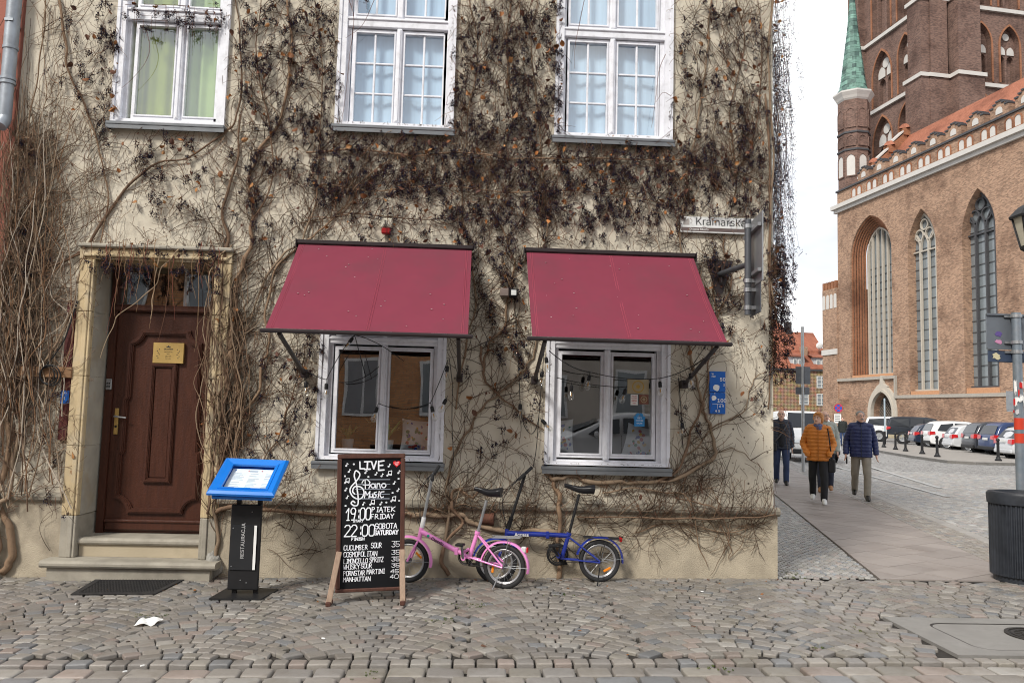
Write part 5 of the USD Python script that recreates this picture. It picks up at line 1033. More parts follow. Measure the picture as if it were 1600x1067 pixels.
# ================================================================== THE TWO FOLDING BICYCLES
PINK = M('pink_enamel', (.74, .25, .55), .3, .05, 9, coat=.5); BLUEF = M('blue_enamel_frame', (.008, .022, .20), .3, .08, 9, coat=.6); RIM = M('alloy_rim', (.45, .45, .46), .35, .08, 9, metal=.8); SADV = M('saddle_vinyl', (.012, .012, .014), .35, .2, 20)
RACKG = M('rack_grey', (.17, .17, .18), .5); AMBER = M('amber_reflector', (.75, .22, .01), .25, .1, 60); REDL = M('red_reflector', (.5, .01, .01), .25); GREYV = M('grey_vinyl', (.45, .45, .46), .5)
def bike(name, lab, O, mat, zs, wr, wf, hd, fork, stem, bars, frame_tubes, hinge, seat_tube, post, saddle, bb, stays, rackpts, rackmat, refl, stand, crank, txt, fend, ch, postmat, sadtone):
    """zs(x, y) turns the measured outline into points of the upright plane through both hubs"""
    t = xf(name, label=lab, cat='bicycle'); o, nrm, u = O; at = lambda q, w=0: Pl(*zs(*q), o, nrm)+nrm*w
    def wheel(q, r):
        c = at(q); w = xf('wheel', parent=t)
        B().ring(c, r-.022, .022, nrm, 44, 10).put('tyre', RUBBER, w, smooth=True); B().ring(c, r-.052, .010, nrm, 44, 6).ring(c+nrm*.008, r-.046, .006, nrm, 44, 5).ring(c-nrm*.008, r-.046, .006, nrm, 44, 5).put('rim', RIM, w, smooth=True)
        B().cyl(c-nrm*.045, c+nrm*.045, .012, 12).cyl(c-nrm*.028, c-nrm*.022, .024, 14).cyl(c+nrm*.022, c+nrm*.028, .024, 14).put('hub', CHROME, w, smooth=40); e1 = u; e2 = V3(0, 0, 1)
        for k in range(20):
            a = k*2*math.pi/20; s_ = 1 if k % 2 else -1; h = c+nrm*.025*s_+(e1*math.cos(a+.6*s_)+e2*math.sin(a+.6*s_))*.022
            B().tube([h, c+(e1*math.cos(a)+e2*math.sin(a))*(r-.055)], .0011, 4).put('spoke', STEEL, w)
        return c
    cr, cf = wheel(*wr), wheel(*wf)
    for c, r, a0, a1 in ((cr, wr[1]+.028, fend[0], fend[1]), (cf, wf[1]+.028, fend[2], fend[3])):
        b = B(); v = []; A = np.linspace(math.radians(a0), math.radians(a1), 22)
        for a in A:
            d = u*math.cos(a)+V3(0, 0, 1)*math.sin(a)
            for w_, h in ((-.03, -.012), (-.022, .0), (0, .006), (.022, 0), (.03, -.012)): v.append(c+d*(r+h)+nrm*w_)
        b.add(v, [(i*5+j, i*5+j+1, i*5+j+6, i*5+j+5) for i in range(21) for j in range(4)]); b.put('mudguard', mat, t, smooth=True)
        for s_ in (-1, 1):
            d = u*math.cos(math.radians(a0+12))+V3(0, 0, 1)*math.sin(math.radians(a0+12)); B().tube([c+nrm*.045*s_, c+d*r+nrm*.028*s_], .002, 5).put('mudguard_stay', STEEL, t)
    T = lambda nm, a, c, r, m=mat, w=0, w2=None: B().tube([at(a, w), at(c, w if w2 is None else w2)], r, 14).put(nm, m, t, smooth=40)
    T('head_tube', *hd, .021); b = B()
    for s_ in (-1, 1): b.tube(smoothpath([at(fork[0], .012*s_), at(((fork[0][0]*.5+fork[1][0]*.5), (fork[0][1]+fork[1][1])*.5), .038*s_), at(fork[1], .042*s_)], 5), .010, 10)
    b.put('fork', mat, t, smooth=40)
    T('stem', stem[0], stem[1], .0145, STEEL if postmat is None else postmat); T('stem_lock', stem[0], (stem[0][0]*.8+stem[1][0]*.2, stem[0][1]*.8+stem[1][1]*.2), .021, WHITEP if postmat is None else BLACKPL)
    hb = [at(*q) if len(q) == 2 and isinstance(q[0], tuple) else at(q) for q in bars]; B().tube(smoothpath(hb, 5), .011, 10).put('handlebar', STEEL if postmat is None else postmat, t, smooth=40)
    for e in (0, -1):
        d = hb[1]-hb[0] if e == 0 else hb[-2]-hb[-1]; d /= np.linalg.norm(d); B().tube([hb[e]-d*.005, hb[e]+d*.11], .0155, 12).put('grip', RUBBER, t, smooth=40)
        B().tube(smoothpath([hb[e]+d*.13, hb[e]+d*.10-V3(0, 0, .02)-u*.035, hb[e]+d*.02-V3(0, 0, .035)-u*.04], 4), .005, 6).put('brake_lever', BLACK, t, smooth=40)
    for k in range(3):
        a = hb[0 if k < 2 else -1]; d = hb[len(hb)//2]; e = at(hd[1]); m_ = (a+e)/2-u*(.10+.03*k)*(1 if postmat is None else 1)+nrm*.02*k; B().tube(smoothpath([a*.6+d*.4, (a*.6+d*.4)*.6+m_*.4-u*.03, m_, e-V3(0, 0, .03)], 6), .0028, 5).put('brake_cable', BLACKPL, t, smooth=True)
    for a, c, r in frame_tubes: T('frame_tube', a, c, r)
    h = at(hinge); B().obox(h, (.035, .05, .065), np.stack([u, nrm, V3(0, 0, 1)], 1), bev=.006).put('hinge', mat, t); T('seat_tube', *seat_tube, .019); T('seat_clamp', seat_tube[0], (seat_tube[0][0]*.9+seat_tube[1][0]*.1, seat_tube[0][1]*.9+seat_tube[1][1]*.1), .025)
    T('seat_post', *post, .0135, postmat or STEEL)
    sc0, sc1 = at(saddle[0]), at(saddle[1]); L = np.linalg.norm(sc1-sc0); d = (sc1-sc0)/L; up = np.cross(d, nrm); up = up if up[2] > 0 else -up; v = []; n = 14; m_ = 10
    for i in range(n):
        s_ = i/(n-1); w_ = (.016+.062*max(0, (s_-.28)/.72)**.75)*(1 if s_ < .97 else .8); th = .024+.036*s_; c = sc0+d*L*s_+up*(.010*math.cos(s_*6)-.006)
        for j in range(m_):
            a = j*2*math.pi/m_; v.append(c+nrm*w_*math.cos(a)*1.0+up*(th*math.sin(a)*(1 if math.sin(a) < 0 else .55)))
    f = [(i*m_+j, i*m_+(j+1) % m_, (i+1)*m_+(j+1) % m_, (i+1)*m_+j) for i in range(n-1) for j in range(m_)]; b = B().add(v, f); b.add(v, [(0, j+1, j) for j in range(1, m_-1)]+[((n-1)*m_, (n-1)*m_+j, (n-1)*m_+j+1) for j in range(1, m_-1)]); b.put('saddle', SADV, t, smooth=50)
    if sadtone: B().sph(sc0+d*L*.80-up*.028, (.045, .05, .018), 2).put('saddle_side', GREYV, t, smooth=True)
    B().ring(at(ch), .0, .0, nrm, 4, 3) if False else None
    c = at(bb, .035); R = .075 if ch else .06; k = B().ring(c, R, .006, nrm, 36, 6).ring(c, R+.012, .004, nrm, 36, 5)
    for a in range(5): e = u*math.cos(a*1.257)+V3(0, 0, 1)*math.sin(a*1.257); k.bar(c, c+e*R, .014, .004, nrm)
    k.put('chainring', BLACK, t); B().cyl(at(bb, -.05), at(bb, .05), .02, 14).put('bottom_bracket', mat, t, smooth=40)
    if ch: B().ring(c+nrm*.008, R+.02, .011, nrm, 36, 6).put('chain_guard', BLACKPL, t, smooth=True)
    for s_, q in ((-1, crank[0]), (1, crank[1])):
        B().bar(at(bb, -.055*s_*-1 if False else .055*s_), at(q, .06*s_), .022, .012, nrm, bev=.004).put('crank', CHROME if ch is None else BLACK, t); p = at(q, .105*s_)
        B().obox(p, (.075, .075, .022), np.stack([u, nrm, V3(0, 0, 1)], 1), bev=.005).put('pedal', BLACKPL, t)
    B().tube([at(bb, .035)+V3(0, 0, .07), cr+nrm*.03+V3(0, 0, .025)], .003, 4).put('chain_run', IRON, t); B().tube([at(bb, .035)-V3(0, 0, .07), cr+nrm*.03-V3(0, 0, .025)], .003, 4).put('chain_run', IRON, t)
    for a, c_ in stays:
        for s_ in (-1, 1): B().tube([at(a, .012*s_), at(c_, .052*s_)], .0085, 10).put('stay', mat, t, smooth=40)
    r0, r1 = at(rackpts[0]), at(rackpts[1]); b = B()
    for s_ in (-1, 1): b.tube([r0+nrm*.05*s_, r1+nrm*.05*s_], .004, 6).tube([r0+nrm*.018*s_, r1+nrm*.018*s_], .003, 6)
    b.tube([r0-nrm*.05, r0+nrm*.05], .004, 6).tube([r1-nrm*.05, r1+nrm*.05], .004, 6).tube([(r0+r1)/2-nrm*.05, (r0+r1)/2+nrm*.05], .003, 6); b.tube(smoothpath([r0-nrm*.05+V3(0, 0, .02), r1-nrm*.05+V3(0, 0, .02), r1+nrm*.05+V3(0, 0, .02)], 4), .0035, 6); b.put('rack', rackmat, t, smooth=40)
    for s_ in (-1, 1): B().tube([r0*.4+r1*.6+nrm*.05*s_, cr+nrm*.055*s_], .0035, 6).put('rack_stay', rackmat, t)
    for q, ax in refl: p = at(q, -.006); B().obox(p, (.075, .01, .022), np.stack([u*math.cos(ax)+V3(0, 0, 1)*math.sin(ax), nrm, -u*math.sin(ax)+V3(0, 0, 1)*math.cos(ax)], 1), bev=.004).put('spoke_reflector', AMBER, t)
    p0 = at(stand[0], -.05); p1 = Gd(*zs(*stand[1])); B().tube([p0, p1+V3(0, 0, .012)], .006, 8).put('kickstand', RACKG if postmat is None else BLACK, t)
    a, c_, s, hgt, m_ = txt; A, C_ = at(a, 0), at(c_, 0); d = (C_-A)/np.linalg.norm(C_-A); d = d; up = np.cross(d, nrm); up = up if up[2] > 0 else -up; zz = np.cross(d, up)
    b = B(); text(b, s, hgt, frame(A-nrm*.0225*(1 if nrm[1] > 0 else -1)-up*hgt*.45, d, up, zz), .002, True); b.put('frame_lettering', m_, t)
    tl = r1+u*.0; return t, at, cr, cf, u, nrm
WHITEP = M('white_plastic', (.6, .6, .6), .4)
z5 = lambda x, y: (620+x/4.324, 700+y/4.324)
def plane_of(qr, qf):
    a, b_ = Gd(*qr), Gd(*qf); u = b_-a; u[2] = 0; u /= np.linalg.norm(u); n = V3(-u[1], u[0], 0); n = n if n[1] > 0 else -n; return a, n, -u
O = plane_of((787.5, 919), (639, 909.5)); r_ = .198
t, at, cr, cf, u, nn = bike('bicycle', 'pink folding bicycle leaning by the wall, front wheel behind the chalkboard', O, PINK, z5, ((727, 799), r_), ((80, 758), r_), ((152, 612), (168, 535)), ((150, 618), (80, 758)), ((170, 535), (240, 185)), [((262, 128), .10), ((254, 155), .05), ((240, 180), 0), ((252, 195), -.05), ((264, 208), -.10)],
    [((160, 560), (400, 690), .023), ((400, 692), (440, 708), .02), ((440, 708), (490, 680), .014), ((440, 705), (480, 735), .016)], (405, 695), ((548, 560), (488, 745)), ((548, 565), (606, 352)), ((526, 272), (708, 292)), (458, 738), [((552, 590), (722, 790)), ((482, 732), (722, 800))], ((652, 600), (838, 604)), RACKG,
    [((650, 812), math.radians(85)), ((150, 722), math.radians(-42))], ((704, 838), (645, 965)), ((450, 640), (494, 800)), ((238, 604), (350, 664), 'Classic', .028, PRINTK), (-12, 168, -12, 100), None, None, True)
p = at((862, 688)); B().box(-.03, .02, -.02, .02, -.025, .03, bev=.01, M=frame(p, u, nn, (0, 0, 1))).put('tail_light', WHITEP, t); B().box(.02, .034, -.019, .019, -.022, .026, bev=.005, M=frame(p, u, nn, (0, 0, 1))).put('red_lens', REDL, t)
p = at((218, 590), -.024); B().sph(p, (.014, .004, .014), 1).put('green_badge', M('green_badge_paint', (.02, .35, .22), .4), t)
O = plane_of((936, 909), (776, 911)); O = (O[0]+V3(0, .02, 0), V3(.02, 1, 0)/np.linalg.norm(V3(.02, 1, 0)), V3(1, -.02, 0))
t, at, cr, cf, u, nn = bike('bicycle', 'dark blue folding bicycle behind the pink one under the right window', O, BLUEF, z5, ((1369, 760), .197), ((672, 770), .197), ((742, 612), (746, 545)), ((735, 618), (672, 770)), ((750, 545), (866, 180)), [((826, 202), -.09), ((845, 188), -.04), ((866, 174), 0), ((888, 156), .04), ((912, 138), .09)],
    [((740, 574), (1015, 583), .024), ((1020, 584), (1160, 590), .022)], (1018, 585), ((1166, 570), (1112, 750)), ((1166, 570), (1232, 310)), ((1132, 250), (1335, 272)), (1088, 722), [((1160, 598), (1368, 758)), ((1115, 745), (1368, 766))], ((1262, 600), (1508, 612)), BLACK,
    [((1420, 818), math.radians(28))], ((1366, 800), (1355, 935)), ((1046, 646), (1130, 790)), ((795, 580), (920, 586), 'Access', .028, PRINTW), (-5, 165, 20, 165), (1083, 700), BLACK, False)
p = at((1512, 615)); B().box(-.012, .012, -.03, .03, -.022, .022, bev=.006, M=frame(p, u, nn, (0, 0, 1))).put('rear_reflector', REDL, t)
# ================================================================== THE BRICK CHURCH AND THE HOUSES BEHIND
C0 = Gd(1313, 675, 0.0); dv_ = ray(574, 636); CU_ = -V3(dv_[0], dv_[1], 0)/np.hypot(dv_[0], dv_[1]); CN_ = np.cross(CU_, V3(0, 0, 1)); CV_ = -CN_; ZZ = V3(0, 0, 1)
def cw(px, py, v=0.0): q = Pl(px, py, C0+CV_*v, CN_)-C0; return q@CU_, q[2]
def cs(px, py, s): q = Pl(px, py, C0+CU_*s, CU_)-C0; return q@CV_, q[2]          # on the plane across the nave
def FW(v): return frame(C0+CV_*v, CU_, ZZ, CN_)                                     # drawing (s, z), thick towards the street
def FE(s): return frame(C0+CU_*s, CV_, ZZ, CU_)                                     # drawing (v, z) on the faces across
def brickmat(name, c1, c2, mort, w=.30, h=.095, blotch=None, ax=None, rough=.85, sc=.25):
    a = CU_+CV_ if ax is None else V3(*ax)
    mats[name] = usdkit.material(stage, '/World/Looks/'+name, {'g': ('geometry', {}), 'd': ('vector_math', {'math_type': 'dot_product', 'vector2': tuple(a)}), 's': ('separate_xyz', {}), 'c': ('combine_xyz', {}),
        'b': ('brick_texture', {'color1': c1, 'color2': c2, 'mortar': mort, 'scale': 1.0, 'brick_width': w, 'row_height': h, 'mortar_size': .008, 'bias': -.1}), 'n': ('noise_texture', {'scale': sc, 'detail': 8.0, 'roughness': .7}), 'r': ('rgb_ramp', {'ramp': [(.34, (.55, .52, .52)), (.52, (1, 1, 1)), (.70, (1.0, 1.0, 1.0))]}),
        'n2': ('noise_texture', {'scale': 5.5, 'detail': 5.0, 'roughness': .8}), 'r2': ('rgb_ramp', {'ramp': [(.30, (.35, .33, .34)), (.45, (.95, .95, .95)), (.62, (1, 1, 1)), (.75, (.62, .58, .55))]}),
        'm': ('mix_color', {'blend_type': 'multiply', 'fac': 1.0}), 'm2': ('mix_color', {'blend_type': 'multiply', 'fac': .8}), 'p': ('principled_bsdf', {'roughness': rough, 'specular_ior_level': .2})},
        [('g.position', 'd.vector1'), ('g.position', 's.vector'), ('d.value', 'c.x'), ('s.z', 'c.y'), ('c.vector', 'b.vector'), ('g.position', 'n.vector'), ('c.vector', 'n2.vector'), ('n.fac', 'r.fac'), ('n2.fac', 'r2.fac'), ('b.color', 'm.a'), ('r.color', 'm.b'), ('m.result', 'm2.a'), ('r2.color', 'm2.b'), ('m2.result', 'p.base_color')], surface='p.BSDF')
    return mats[name]
BRICK = brickmat('church_brick', (.43, .265, .175), (.185, .11, .075), (.38, .30, .23)); BRICKR = brickmat('reveal_brick', (.34, .14, .07), (.25, .10, .05), (.3, .2, .14)); BRICKT = brickmat('tower_brick', (.23, .14, .11), (.095, .06, .05), (.18, .135, .115))
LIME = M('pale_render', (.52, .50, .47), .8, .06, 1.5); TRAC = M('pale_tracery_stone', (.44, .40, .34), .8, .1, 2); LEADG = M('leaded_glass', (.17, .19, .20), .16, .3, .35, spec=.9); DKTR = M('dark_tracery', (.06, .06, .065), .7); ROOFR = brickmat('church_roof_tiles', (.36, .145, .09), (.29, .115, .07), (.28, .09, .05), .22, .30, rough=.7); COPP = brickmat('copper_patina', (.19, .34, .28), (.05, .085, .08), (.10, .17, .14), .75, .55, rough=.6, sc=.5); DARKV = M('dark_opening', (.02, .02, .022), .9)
def lancet(x0, x1, z0, zt, k=1.0):
    w = x1-x0; h = min(w*k, (zt-z0)*.8); zs_ = zt-h; c = (x0+x1)/2; R = (h*h+w*w/4)/w; pts = [(x0, z0), (x1, z0)]
    a1 = math.asin(min(1, h/R)); pts += [(x1-R+R*math.cos(a), zs_+R*math.sin(a)) for a in np.linspace(0, a1, 9)]; pts += [(x0+R-R*math.cos(a), zs_+R*math.sin(a)) for a in np.linspace(a1, 0, 9)][1:]
    return Polygon(pts)
church = xf('brick_church', label='huge Gothic brick church with tall pointed windows, red roof and massive tower', cat='church')
zc = cw(1310, 327)[1]; zf = cw(1311, 301)[1]; SL, SR = -.2, 62.0
win = []                                                            # outer recess, glass opening, sill height
def rng_s(pxl, pxr, py, v=0): return cw(pxl, py, v)[0], cw(pxr, py, v)[0]
o1 = rng_s(1329, 1394, 470); g1 = rng_s(1357, 1396.5, 480, 1.7); o2 = rng_s(1420, 1465.5, 500); g2 = rng_s(1428, 1467, 500, .8); o3 = rng_s(1506, 1560, 500); g3 = rng_s(1513, 1561, 500, .8)
zo = [cw(1365, 334)[1], cw(1441, 325)[1], cw(1532, 292)[1]]; zg = [cw(1377, 354, 1.7)[1], cw(1444, 332, .8)[1], cw(1532, 298, .8)[1]]; zs_ = [cw(1375, 586, 1.7)[1], cw(1450, 611, .8)[1], cw(1540, 606, .8)[1]]
pitch_ = o3[0]-o2[0]; extra = [(o3[0]+pitch_*k, o3[1]+pitch_*k) for k in (1, 2)]
wall = sbox(SL, -1, SR, zc); OUT = [lancet(o1[0], o1[1], zs_[0]-.5, zo[0], .62), lancet(o2[0], o2[1], zs_[1]-.6, zo[1], 1.0), lancet(o3[0], o3[1], zs_[2]-.6, zo[2], 1.0)]
for e in extra: OUT.append(lancet(e[0], e[1], zs_[2]-.6, zo[2], 1.0))
po = rng_s(1365, 1398, 650); pzt = cw(1381, 612)[1]; port = lancet(po[0], po[1], -1, pzt, .62)
full = wall
for w in OUT: full = full.difference(w)
full = full.difference(port)
B().ext(full, 2.2, FW(2.2)).put('wall', BRICK, church)
# stepped reveals, tracery, leaded panes
for i, (o, steps, dep) in enumerate(zip(OUT, (7, 2, 2, 2, 2), (1.75, .8, .8, .8, .8))):
    gx = (g1, g2, g3)[i] if i < 3 else (g3[0]+pitch_*(i-2), g3[1]+pitch_*(i-2)); j = min(i, 2); zb_g = zs_[j]; inner = lancet(gx[0], gx[1], zb_g, zg[j], 1.0 if i else .62)
    wn = xf('window', parent=church)
    ob = o.bounds; ib = inner.bounds
    for k in range(steps):
        f0, f1 = k/steps, (k+1)/steps; mixb = lambda f: [ob[q]+(ib[q]-ob[q])*f for q in range(4)]
        a, c = mixb(f0), mixb(f1); kk = .62 if i == 0 else 1.0; ring = lancet(a[0]-.02, a[2]+.02, a[1]-.02, a[3]+.02, kk).difference(lancet(c[0], c[2], c[1], c[3], kk)); v0 = dep*f1
        B().ext(ring, dep/steps*.55 if steps > 3 else .2, FW(v0+.1)).put('reveal_step', BRICKR if i == 0 else BRICK, wn)
    B().ext(inner.buffer(.05), .05, FW(dep+.28)).put('leaded_pane', LEADG, wn)
    TM = (TRAC, TRAC, DKTR, DKTR, DKTR)[i]; nm = (4, 2, 2, 2, 2)[i]; w_ = gx[1]-gx[0]; b = B(); b.ext(inner.difference(inner.buffer(-.20)), .3, FW(dep+.18))
    b.put('tracery_frame', TM, wn); zspring = zg[j]-w_*1.0
    for k in range(1, nm+1):
        x = gx[0]+w_*k/(nm+1); zt_ = zg[j]+1 if i == 0 else zspring+.3; B().ext(sbox(x-.085, zb_g, x+.085, zt_).intersection(inner), .3, FW(dep+.17)).put('mullion', TM, wn)
    for k in range(1, 15):
        z = zb_g+(zspring-zb_g)*k/14.; B().ext(sbox(gx[0], z-.03, gx[1], z+.03), .06, FW(dep+.2)).put('saddle_bar', M('bar_iron', (.10, .10, .10), .7), wn)
    if i:
        b = B(); c = (gx[0]+gx[1])/2
        for k in range(nm+1):
            xa, xb = gx[0]+w_*k/(nm+1), gx[0]+w_*(k+1)/(nm+1); l = lancet(xa, xb, zspring-.4, zspring+w_*.42, 1.2); b.ext(l.difference(l.buffer(-.13)).intersection(inner), .25, FW(dep+.17))
        for (x, z, r) in ((c-w_*.2, zspring+w_*.38, w_*.17), (c+w_*.2, zspring+w_*.38, w_*.17), (c, zspring+w_*.66, w_*.16)): b.ext(Point(x, z).buffer(r).difference(Point(x, z).buffer(r-.13)).intersection(inner), .24, FW(dep+.17))
        b.put('tracery', TM, wn)
    B().ext(sbox(ob[0]+.1, ob[1]+.02, ob[2]-.1, zb_g+.0), dep+.25, FW(dep+.3)).put('sloping_sill', M('brick_sill', (.46, .24, .13), .8), wn)
# portal
pt_ = xf('portal', parent=church); og = lancet(po[0]-.75, po[1]+.75, -1, pzt+.9, .62); c = (po[0]+po[1])/2
og = og.union(Polygon([(c-1.1, pzt+.55), (c-.35, pzt+.95), (c-.16, pzt+1.9), (c+.16, pzt+1.9), (c+.35, pzt+.95), (c+1.1, pzt+.55)])).difference(port)
B().ext(og, .35, FW(.05)).put('stone_arch', TRAC, pt_); B().ext(lancet(po[0]-.3, po[1]+.3, -1, pzt+.35, .62).difference(port), .12, FW(-.29)).put('arch_roll', TRAC, pt_)
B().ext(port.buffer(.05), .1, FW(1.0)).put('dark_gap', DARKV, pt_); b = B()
for k in range(-26, 40):
    for sg in (1, -1):
        l = LineString([(po[0]+k*.42, -1), (po[0]+k*.42+sg*9, 8)]).buffer(.055, 1).intersection(port); b.ext(l, .08, FW(.92 if sg > 0 else .84))
b.put('lattice_grille', M('weathered_oak', (.13, .11, .09), .8), pt_, kind='stuff')
# string courses and plinth
zl = cw(1480, 618)[1]; zl1 = cw(1365, 592)[1]; xj = cw(1399.5, 600)[0]
B().ext(sbox(xj, zl-.2, SR, zl+.15), .3, FW(.02)).ext(sbox(SL, zl1-.1, xj+.25, zl1+.25), .3, FW(.02)).ext(sbox(xj, zl+.15, xj+.25, zl1-.1), .28, FW(.02)).put('string_course', M('grey_course', (.34, .31, .27), .8), church)
B().ext(sbox(xj+.3, -1, SR, zl-.2), .18, FW(.02)).put('plinth_wall', BRICK, church)
B().ext(sbox(SL-.6, zc-.1, SR, zc+.42), .75, FW(.1)).ext(sbox(SL-.4, zc-.55, SR, zc-.101), .4, FW(.1)).put('cornice', LIME, church)
# frieze with paired blind niches, stepped merlons, roof
B().ext(sbox(SL, zc+.42, SR, zf), 1.0, FW(1.0)).put('frieze', BRICK, church); B().ext(sbox(SL-.1, zf, SR, zf+.22), 1.25, FW(1.05)).put('frieze_ledge', DKTR, church)
s1, s2, s3 = (cw(1300+q/5.3375, 140+700/5.3375)[0] for q in (205, 336, 472)); step = (cw(1444, 255)[0]-cw(1338.4, 300)[0])/4; hf = zf-zc-.42
sm = [cw(1300+q/5.3375, 250)[0] for q in (255,)][0]; zm = cw(1347.8, 262)[1]
for k in range(0, 15):
    s0 = s1+k*step
    if s0 > SR-2: break
    for d in (-.55, .55):
        B().ext(lancet(s0+d-.38, s0+d+.38, zc+.75, zf-.35, .5), .06, FW(.03)).put('niche', LIME, church); B().ext(lancet(s0+d-.52, s0+d+.52, zc+.65, zf-.18, .5).difference(lancet(s0+d-.38, s0+d+.38, zc+.75, zf-.35, .5)), .12, FW(.03)).put('niche_arch', BRICKR, church)
    sM = sm+k*step; hM = (zm-zf)
    mer = sbox(sM-1.15, zf+.22, sM+1.15, zf+hM*.72).union(sbox(sM-.72, zf+.22, sM+.72, zf+hM*.88)).union(sbox(sM-.32, zf+.22, sM+.32, zf+hM)); mr = xf('merlon', parent=church)
    B().ext(mer, .9, FW(1.0)).put('brickwork', BRICK, mr); B().ext(lancet(sM-.42, sM+.42, zf+.6, zf+hM*.72, .5), .06, FW(.12)).put('niche', LIME, mr)
    for (a, c_, z) in ((-1.2, -.72, .72), (.72, 1.2, .72), (-.75, -.32, .88), (.32, .75, .88), (-.36, .36, 1.0)): B().ext(sbox(sM+a, zf+hM*z, sM+c_, zf+hM*z+.16), 1.05, FW(1.05)).put('merlon_cap', DKTR, mr)
vr_ = 7.5; zr = np.mean([cw(1425, 208, vr_)[1], cw(1590, 128.5, vr_)[1]]); sg = cw(1372, 240, 3.0)[0]
v = [C0+CU_*s_+CV_*v_+ZZ*z_ for s_ in (sg, SR) for v_, z_ in ((1.2, zf-.3), (vr_, zr), (vr_+7, zf))]; B().add(v, [(0, 3, 4, 1), (1, 4, 5, 2), (0, 1, 2, 2), (3, 5, 4, 4)]).put('roof', ROOFR, church)
gb = xf('stepped_gable', parent=church); n = 3
for k in range(n):
    v0, v1 = .6+k*2.2, 2.8+k*2.2; za = zf+(zr-zf)*(v1-1.2)/(vr_-1.2)+.9; B().ext(Polygon([(v0, zf-1), (v1, zf-1), (v1, za), (v0, za-1.9)]), .8, FE(sg-.8)).put('gable_brick', BRICKR, gb)
    B().box(-.55, .55, -.55, .55, za-.6, za+.35, M=frame(C0+CU_*(sg-.4)+CV_*v1, CU_, CV_, ZZ)).put('cap_block', BRICKR, gb); B().lathe([(.9, za+.35), (.75, za+.65), (.35, za+1.0), (0, za+1.1)], 4, M=frame(C0+CU_*(sg-.4)+CV_*v1, CU_, CV_, ZZ)).put('cap', ROOFR, gb)
    B().ext(Polygon([(v0, za-1.75), (v1-.5, za-.2), (v1-.5, za+.05), (v0, za-1.5)]), .9, FE(sg-.85)).put('gable_edge', LIME, gb)
# corner turret with copper spire
tu = xf('corner_turret', parent=church); tv = 2.0; ts, _ = cw(1334.5, 250, tv); ztc = cw(1334, 160, tv)[1]; tc = C0+CU_*ts+CV_*tv; a8 = math.atan2(CU_[1], CU_[0]); MT = np.eye(4); MT[:3, :3] = rotz(a8+math.pi/8); MT[:3, 3] = tc
B().lathe([(0, zc-3), (1.98, zc-3), (1.98, ztc), (0, ztc)], 8, MT).put('shaft', BRICKT, tu)
for z, r in ((cw(1334, 213, tv)[1], 2.12), (cw(1334, 240, tv)[1], 2.12)): B().lathe([(1.95, z-.15), (r, z-.1), (r, z+.1), (1.95, z+.2)], 8, MT).put('band', DKTR, tu)
B().lathe([(1.98, ztc-.2), (2.15, ztc), (2.3, ztc+.3), (2.6, ztc+.75), (2.6, ztc+.95), (2.0, ztc+1.0)], 8, MT).put('crown_cornice', LIME, tu)
zsp = cw(1334, -45, tv)[1]; B().lathe([(2.25, ztc+.96), (1.75, ztc+1.8), (1.55, ztc+3.0), (.72, ztc+(zsp-ztc)*.55), (.0, zsp)], 8, MT).put('spire', COPP, tu)
for z in np.arange(ztc+2, zsp-1, .75):
    f_ = np.interp(z, [ztc+1.8, ztc+3.0, ztc+(zsp-ztc)*.55, zsp], [1.75, 1.55, .72, 0]); B().lathe([(f_+.0, z), (f_+.035, z+.02), (f_-.01, z+.12)], 8, MT).put('copper_seam', COPP, tu)
for k in range(8):
    a = a8+k*math.pi/4; d = V3(math.cos(a), math.sin(a), 0); e = V3(-math.sin(a), math.cos(a), 0)
    if np.dot(d, EYE-tc) < 0: continue
    MK = frame(tc+d*1.83, e, ZZ, d)
    for za, zb2_, mt in ((cw(1334, 207, tv)[1], cw(1334, 176, tv)[1], DARKV if k % 2 else BRICKR), (cw(1334, 236, tv)[1], cw(1334, 218, tv)[1], BRICKR), (cw(1334, 283, tv)[1], cw(1334, 247, tv)[1], LIME)):
        B().ext(lancet(-.52, .52, za+.2, zb2_-.1, .6), .06, MK).put('turret_niche', mt if mt is LIME else BRICKT, tu); l = lancet(-.66, .66, za+.1, zb2_+.08, .6); B().ext(l.difference(l.buffer(-.14)), .13, MK).put('niche_frame', BRICKT, tu)
